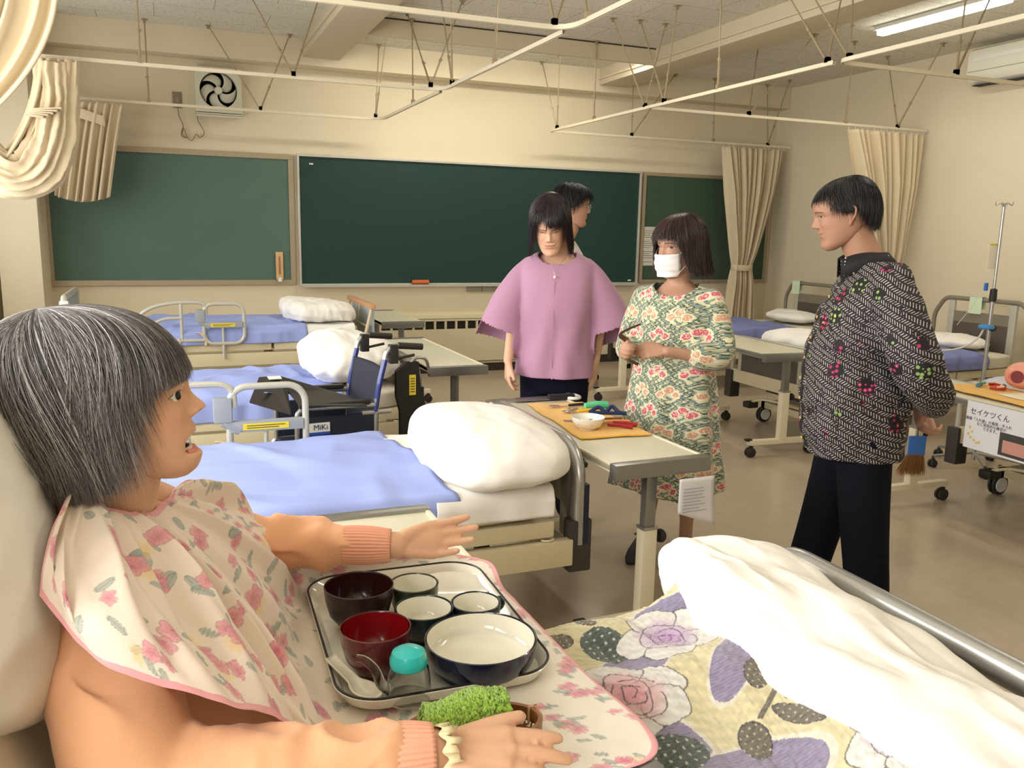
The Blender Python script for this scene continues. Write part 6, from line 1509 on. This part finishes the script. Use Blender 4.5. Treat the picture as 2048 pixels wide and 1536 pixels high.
MB().box(-.03, .03, -.02, .02, 0, .003, Matrix.Translation((-.03, .25, .058)) @ Matrix.Rotation(RAD(10), 4, 'X')).build('white_label', M_white, sb)
# black back panel with the yellow label
bp_ = empty('leg_support_panel', (1.075, 3.93, .0), RAD(8), 'tall black padded panel with a yellow label standing behind the wheelchair', 'panel')
plate_pts = [(-.075, 0, .82), (-.02, 0, .86), (.035, 0, .86), (.045, 0, .74), (.095, 0, .56), (.10, 0, .22), (-.055, 0, .22), (-.055, 0, .62), (-.075, 0, .70)]
n = len(plate_pts); V = [(p[0], -.012, p[2]) for p in plate_pts] + [(p[0], .012, p[2]) for p in plate_pts]
F = [tuple(range(n)), tuple(range(2 * n - 1, n - 1, -1))] + [(k, (k + 1) % n, n + (k + 1) % n, n + k) for k in range(n)][::1]
MB().add(V, F).build('padded_panel', M_black, bp_, bevel=.004)
lb = MB().box(-.012, .022, -.0145, -.012, .70, .80).build('yellow_label', M_yel, bp_)
mb = MB()
for k in range(6): mb.box(-.006, .016, -.0155, -.0144, .715 + k * .013, .719 + k * .013)
mb.build('label_lines', M_boxgrey, lb)
MB().box(-.03, .03, -.05, .05, 0, .02, b=.005).tube([(0, 0, .01), (0, 0, .25)], .012, 8).tube(catmull([(.0, .0, .855), (.03, .0, .88), (.08, .0, .87), (.11, .02, .8)], 14), .008, 8).build('stand', M_chrome, bp_)

# ================================================================== CUTLERY TABLE
M_towel = mat('yellow_terry', srgb(238, 178, 40), 1.0, bump=1.0, bscale=500, sheen=.4)
def flat_cloth(name, pts, z, th, m, label, wr=.002, cat='towel', n=60, seed=4):
    P0, P1, P2, P3 = [np.array(p, float) for p in pts]; u = np.linspace(0, 1, n); U, W = np.meshgrid(u, u)
    P = ((1 - U) * (1 - W))[..., None] * P0 + (U * (1 - W))[..., None] * P1 + (U * W)[..., None] * P2 + ((1 - U) * W)[..., None] * P3
    e = .004 * np.stack([np.sin(W * 11) * (U - .5) * 2, np.sin(U * 9) * (W - .5) * 2], -1); P = P + e; c = P.reshape(-1, 2).mean(0)
    Z = .0005 + wr * (1 + snoise(np.concatenate([P * 12, P[..., :1] * 0], -1), seed, 3)); Z[0] *= .3; Z[-1] *= .3
    o = mesh_obj(name, np.concatenate([P - c, Z[..., None]], -1).reshape(-1, 3), grid_faces(n, n), m, loc=(c[0], c[1], z)); solidify(o, th, 1)
    return tag(o, label, cat)
ZT = .7165
flat_cloth('towel', [(1.44, 2.80), (1.74, 2.78), (1.765, 3.43), (1.50, 3.47)], ZT, .004, M_towel, 'yellow towel spread under the cutlery on the table behind the second bed')
ZU = ZT + .0085
M_wood = mat('brown_wood', srgb(120, 78, 44), .5); M_dgr = mat('dark_grip', srgb(34, 32, 34), .5); M_nvg = mat('navy_grip', srgb(22, 38, 84), .5); M_grg = mat('mint_grip', srgb(96, 204, 150), .5)
M_redg = mat('red_grip', srgb(150, 26, 30), .4); M_yg = mat('yellow_grip', srgb(240, 196, 40), .5); M_org = mat('orange_grip', srgb(236, 150, 62), .5)
def utensil(name, p0, p1, m, r, label, bowl_=True, z=ZU, head_=.04, bend=0.0, cat=None, fork=False):
    """metal head at p0, grip towards p1"""
    a = np.array([*p0, 0.]); b = np.array([*p1, 0.]); d = b - a; L = np.linalg.norm(d); o = empty(name, (p0[0], p0[1], z), math.atan2(d[1], d[0]), label, cat or ('spoon' if bowl_ else 'fork'))
    if bowl_:
        g = []
        for i in range(14):
            t_ = i / 13; w = .0165 * math.sin(pi * min(.97, max(.03, t_))) ** .7
            for j in range(9): s = j / 8 * 2 - 1; g.append((t_ * .055, s * w, .009 - .006 * (1 - s * s) * math.sin(pi * t_)))
        h_ = solidify(mesh_obj('spoon_head', g, grid_faces(14, 9), M_chrome, o), .0012)
    elif fork:
        mb = MB()
        for k in range(4): mb.tube([(.0, -.009 + k * .006, .006), (.035, -.009 + k * .006, .004), (.045, (-.009 + k * .006) * .6, .004)], .0014, 6)
        mb.box(.035, .055, -.011, .011, .003, .005, b=.001).build('fork_head', M_chrome, o)
    MB().tube([(.05, 0, .004), (L * .5, 0, .0055)], .0022, 8).build('shaft', M_chrome, o)
    gp = catmull([(L * .45, 0, r), (L * .72, bend * .5, r * 1.25), (L, bend, r)], 14); MB().tube(gp, np.linspace(r * .8, r, 14), 10).build('grip', m, o)
    return o
utensil('spoon', (1.545, 3.335), (1.765, 3.325), M_dgr, .0075, 'metal spoon with a slim dark grip lying farthest along the yellow towel')
utensil('spoon', (1.555, 3.215), (1.71, 3.19), M_yg, .008, 'metal spoon with a short yellow grip on the yellow towel', bend=.01)
utensil('spoon', (1.60, 3.26), (1.795, 3.25), M_grg, .017, 'spoon with a thick mint green foam grip on the yellow towel', bend=0)
o = empty('gripping_aid', (1.70, 3.15, ZU), RAD(-20), 'dark blue rubber finger-loop grip on the yellow towel', 'grip')
MB().tube(catmull([(-.04, 0, .008), (.0, .01, .03), (.03, 0, .012), (.06, .01, .034), (.09, 0, .01), (.12, -.01, .008)], 30), .0085, 10).tube([(-.04, 0, .008), (.12, -.01, .008)], .0075, 10).build('loops', M_nvg, o)
utensil('fork', (1.49, 3.06), (1.75, 3.035), M_wood, .005, 'long fork with a brown wooden handle on the yellow towel', bowl_=False, fork=True)
utensil('fork', (1.545, 2.995), (1.74, 2.955), M_org, .008, 'fork with an orange grip beside the little blue-patterned bowl', bowl_=False, fork=True, bend=.004)
utensil('spoon', (1.60, 3.0), (1.745, 2.90), M_redg, .0095, 'spoon with a dark red curved grip next to the white bowl', bend=-.012)
utensil('spoon', (1.555, 2.975), (1.705, 2.865), M_redg, .009, 'second red-gripped spoon lying nearest the edge of the yellow towel', bend=-.008)
o = empty('blue_patterned_bowl', (1.535, 2.93, ZU - .004), 0, 'small white bowl with blue painted flowers inside, on the yellow towel', 'bowl')
MB().lathe([(.03, 0), (.034, 0), (.034, .006), (.052, .014), (.064, .035), (.068, .052), (.0665, .0525), (.062, .035), (.048, .016), (0, .012)], (0, 0, 0), 48).build('bowl_body', mat('porcelain', srgb(234, 230, 218), .12, coat=.4), o, auto=60)
mb = MB()
for k in range(7):
    a = k * .9; mb.lathe([(0, 0), (.0075, 0), (.0075, .0006), (0, .0006)], (.056 * cos(a), .056 * sin(a), .03), 10, Matrix.Rotation(-a, 4, 'Z') if False else None)
mb.build('painted_flowers', mat('cobalt', srgb(70, 96, 160), .3), o)
# big serving fork/knife with loop handle at the far end of the table
o = empty('looped_knife', (1.50, 3.55, .7165), RAD(-4), 'wide kitchen knife with a black handle at the far end of the cutlery table', 'knife')
mb = MB(); pts = [(-.03, -.03), (.14, -.018), (.14, .02), (-.03, .03)]; mb.add([(x, y, .004) for x, y in pts] + [(x, y, .006) for x, y in pts], [(0, 3, 2, 1), (4, 5, 6, 7), (0, 1, 5, 4), (1, 2, 6, 5), (2, 3, 7, 6), (3, 0, 4, 7)]); mb.build('blade', M_chrome, o)
MB().box(.14, .27, -.018, .018, .0, .026, b=.007).build('black_handle', M_dgr, o)
mb = MB()
for k in range(5): mb.tube([(-.09 + .002 * k, -.02 + k * .011, .006), (-.02, -.014 + k * .007, .005)], .0022, 6)
mb.build('prongs', M_chrome, o)
tag(MB().tube([(.035 * cos(a), .05 * sin(a), .008) for a in np.linspace(0, 2 * pi, 30, endpoint=False)], .008, 8, closed=True).build('white_suction_ring', M_white, loc=(1.765, 3.545, .7165)), 'white oval ring lying at the far end of the cutlery table', 'ring')
# printed sheet hanging from the near end of that table
pr = empty('hanging_sheet', (1.70, 2.40, .655), RAD(2), 'white printed sheet of paper hanging under the near end of the cutlery table', 'paper')
def fn(u, v): return (-.075 + .15 * u + .03 * v * u, .02 * math.sin(v * 2) * u, .0 - (.125 + .07 * u) * v)
solidify(mesh_obj('sheet', [fn(i / 10, j / 10) for j in range(11) for i in range(11)], grid_faces(11, 11), mat('paper_white', srgb(226, 224, 226), .8), pr), .0008)
mb = MB()
for k in range(8): mb.box(-.055, .03 + .02 * sin(k * 3), -.0022, -.0012, -.04 - k * .012, -.038 - k * .012)
mb.build('printed_lines', mat('pale_ink', srgb(150, 146, 150), .8), pr)

# ================================================================== RIGHT-HAND TABLE: towel, poster, broom, models
flat_cloth('towel', [(3.70, 2.45), (4.06, 2.42), (4.10, 3.20), (3.80, 3.28)], .7265, .004, M_towel, 'yellow towel on the table at the right edge, above the poster')
flat_cloth('paper_card', [(3.82, 2.62), (4.02, 2.6), (4.04, 2.92), (3.86, 2.94)], .7355, .001, mat('cream_paper', srgb(236, 226, 200), .8), 'cream card lying on the yellow towel at the right edge', wr=.0005, cat='card', n=12)
o = utensil('toothbrush', (3.955, 3.12), (4.06, 3.17), mat('green_handle', srgb(96, 170, 120), .4), .008, 'small green and blue training toothbrush on the right-hand yellow towel', bowl_=False, z=.736, cat='toothbrush')
MB().tube([(-.02, 0, .01), (.04, 0, .01)], .011, 10).build('brush_head', mat('teal_head', srgb(60, 120, 140), .5), o)
M_gum = mat('gum_red', srgb(176, 44, 26), .3)
for k, (x, y, rz, lab) in enumerate(((3.985, 3.03, .4, 'red half denture model on the right-hand yellow towel, the one nearer the poster'), (4.06, 3.09, 1.2, 'red half denture model on the right-hand yellow towel, the one farther from the poster'))):
    o = empty('denture_model', (x, y, .736), rz, lab, 'denture')
    MB().tube(catmull([(-.028, .03, .008), (-.03, .0, .008), (-.015, -.028, .008), (.015, -.028, .008), (.03, 0, .008), (.028, .03, .008)], 30), .008, 10).build('gum', M_gum, o)
    mb = MB()
    for j in range(10):
        a = -pi + .3 + j * (pi - .6) / 9; mb.box(-.0035, .0035, -.003, .003, .012, .021, Matrix.Translation((.029 * cos(a), .004 + .03 * sin(a), 0)) @ Matrix.Rotation(a + pi / 2, 4, 'Z'), b=.001)
    mb.build('model_teeth', M_teeth, o)
# poster
po = empty('poster', (3.632, 2.76, .722), RAD(-3), 'white poster with Japanese lettering taped to the side of the right-hand table', 'poster')
MB().box(-.001, .0, -.21, .16, -.235, .0).build('sheet', mat('poster_paper', srgb(226, 226, 230), .7), po)
M_ink = mat('poster_ink', srgb(24, 22, 24), .7)
text_obj('title_text', 'セイケツくん', .037, (-.0015, .028, -.05), (RAD(90), 0, RAD(-90)), M_ink, po, .0003)
text_obj('body_text', '義歯「入れ歯」の着脱・手入れ\n　　など実践的な練習が\n　　できます。', .0185, (-.0015, .03, -.105), (RAD(90), 0, RAD(-90)), M_ink, po, .0003)
mb = MB()
for k, (y, z) in enumerate(((.13, -.13), (.115, -.15), (.135, -.165), (.12, -.18), (.10, -.19), (.085, -.2), (.07, -.195))):
    mb.lathe([(0, 0), (.0075, 0), (.0075, .0006), (0, .0006)], (-.0016, y, z), 8, Matrix.Rotation(RAD(90), 4, 'Y'))
mb.build('flower_motif', mat('motif_ochre', srgb(222, 190, 110), .7), po)
MB().box(-.0016, -.001, -.2, -.04, -.225, -.115).build('printed_picture', mat('photo_dark', srgb(70, 68, 66), .5), po)
MB().box(-.002, -.0016, -.2, -.06, -.21, -.15).build('printed_hands', mat('photo_skin', srgb(204, 150, 134), .5), po)
# broom
br = empty('hand_broom', (3.83, 3.36, .42), RAD(-20), 'small hand broom with a blue band hanging on the post of the right-hand table', 'broom')
MB().box(-.048, .048, -.008, .008, -.11, 0, b=.004).build('blue_band', mat('broom_blue', srgb(64, 118, 200), .6), br)
MB().tube([(0, 0, -.002), (.0, .01, .10), (.01, .02, .16)], .003, 6).build('hanging_cord', M_black, br)
ps = []; rg = np.random.default_rng(2)
for k in range(420):
    x = rg.uniform(-.045, .045); y = rg.uniform(-.008, .008); t = np.linspace(0, 1, 8)[:, None]; e = np.array([x * 1.75 - .02 + rg.normal() * .004, y * 3.2, -.205 - rg.uniform(0, .03)])
    ps.append(np.array([x, y, -.10]) * (1 - t) + e * t)
V, F = strands_geo(ps, .0011); mesh_obj('bristles', V, F, mat('straw', srgb(150, 104, 58), .8), br)
# drip stand
iv = empty('drip_stand', (4.95, 3.88, 0), 0, 'tall chrome drip stand with a black height clamp by the right-hand beds', 'stand')
MB().tube([(0, 0, .05), (0, 0, 1.15)], .0125, 14).build('lower_pole', M_chrome, iv); MB().tube([(0, 0, 1.1), (0, 0, 1.72)], .009, 12).build('upper_pole', M_chrome, iv)
MB().lathe([(0, 1.11), (.021, 1.11), (.023, 1.13), (.021, 1.19), (0, 1.2)], (0, 0, 0), 16).build('clamp_collar', M_black, iv)
k_ = MB().lathe([(0, 0), (.02, 0), (.022, .01), (.02, .025), (0, .026)], (.0, -.012, .94), 8, Matrix.Rotation(RAD(90), 4, 'X')).build('clamp_knob', M_black, iv)
mb = MB()
for a in range(4): t_ = a * pi / 2 + .4; mb.tube(catmull([(0, 0, 1.70), (.02 * cos(t_), .02 * sin(t_), 1.735), (.045 * cos(t_), .045 * sin(t_), 1.72), (.05 * cos(t_), .05 * sin(t_), 1.745)], 10), .003, 6)
mb.build('hook', M_chrome, iv)
for a in range(5):
    t_ = a * 2 * pi / 5 + .3; q = MB().tube([(0, 0, .1), (.28 * cos(t_), .28 * sin(t_), .075)], .011, 8).build('base_leg', M_chrome, iv); caster('caster_wheel', q, .28 * cos(t_), .28 * sin(t_), .025)
bg = empty('drip_bag', (4.93, 3.90, 1.45), 0, 'flat clear drip bag with a yellow top hanging beside the drip stand', 'bag')
m_, nt, b = new_mat('bag_film'); b.inputs['Base Color'].default_value = (.8, .76, .62, 1); b.inputs['Alpha'].default_value = .45; b.inputs['Roughness'].default_value = .2
MB().box(-.045, .035, -.004, .004, -.13, .02, b=.003).build('bag_film', m_, bg); MB().box(-.04, .045, -.004, .004, .02, .03, b=.001).build('yellow_header', M_yel, bg)
M_tubing = mat('tubing', srgb(206, 200, 186), .4)
d = empty('drip_line', (4.90, 3.90, 1.20), 0, 'thin drip tube with a blue roller clamp hanging to the bed', 'tube')
MB().tube(catmull([(.03, 0, .13), (.01, 0, .05), (-.04, .05, -.12), (-.1, .1, -.25)], 20), .002, 6).build('tube', M_tubing, d); MB().box(-.01, .012, -.008, .008, -.02, .03, b=.003).build('roller_clamp', mat('clamp_blue', srgb(40, 110, 190), .4), d)
oc = empty('blue_tube_collar', (4.915, 3.85, .95), 0, 'blue plastic ring clamped on the drip stand with a pale hose', 'ring')
MB().tube([(.035 * cos(a) - .03, .035 * sin(a), 0) for a in np.linspace(0, 2 * pi, 24, endpoint=False)], .014, 10, closed=True).tube([(.01, 0, 0), (.035, .01, 0)], .008, 8).build('ring', mat('ring_blue', srgb(70, 140, 200), .4), oc)
MB().tube(catmull([(-.05, 0, -.01), (-.08, .02, -.08), (-.14, .1, -.15), (-.25, .3, -.19), (-.4, .6, -.2)], 30), .006, 8).build('hose', M_tubing, oc)
# paper slips on the head rails
M_slip = mat('green_slip', srgb(206, 222, 190), .8)
for k, (y, lab) in enumerate(((7.42, 'pale green paper slip folded over the head rail of the corner bed'), (5.17, 'pale green paper slip folded over the head rail of the bed behind the drip stand'))):
    q = MB().box(-.026, -.022, -.06, .06, -.13, .015).box(.022, .026, -.06, .06, -.09, .015).box(-.026, .026, -.06, .06, .013, .017).build('paper_slip', M_slip, loc=(6.42, y, 1.01)); tag(q, lab, 'slip')
# pink lip model at the right edge
lm = empty('mouth_model', (4.10, 2.98, .812), RAD(-75), 'pink soft mouth model at the far right edge of the photo', 'model')
V, F = ring_loft(smooth_rings([(0, 0, -.08, .04, .04), (0, 0, -.05, .075, .06), (0, 0, .0, .085, .07), (0, 0, .05, .075, .06), (0, 0, .08, .03, .03)], 20), 40); V = V[:, [0, 2, 1]]
mesh_obj('soft_face', V, F, mat('model_pink', srgb(228, 158, 132), .5, subs=.1), lm)
MB().tube([(.036 * cos(a), -.07 - .0 * a, .028 * sin(a)) for a in np.linspace(0, 2 * pi, 30, endpoint=False)], .012, 10, closed=True).build('lips', mat('model_lip', srgb(206, 120, 100), .4), lm)
MB().lathe([(0, 0), (.032, 0), (.032, .004), (0, .004)], (0, -.078, 0), 24, Matrix.Rotation(RAD(90), 4, 'X')).build('mouth_opening', mat('mouth_dark', srgb(120, 50, 50), .6), lm)
# brown tool in the masked woman's hand
Rm = Matrix.Rotation(math.atan2(.78, -.63), 4, 'Z'); w = Matrix.Translation((2.11, 3.21, 0)) @ Rm @ Vector((.125, .295, 1.005))
o = empty('folding_tool', tuple(w), 0, 'small brown and black hinged tool in the masked woman\'s hand', 'tool')
MB().tube(catmull([(-.01, -.02, .05), (-.045, -.03, .075), (.0, -.035, .10), (.05, -.03, .115)], 20), np.linspace(.012, .008, 20), 8, flat=.5).tube([(-.01, -.02, .06), (.01, -.015, -.04)], .011, 8).tube([(.01, -.015, -.04), (.06, -.01, -.06)], .007, 8).build('body', mat('tool_brown', srgb(92, 66, 48), .4), o)
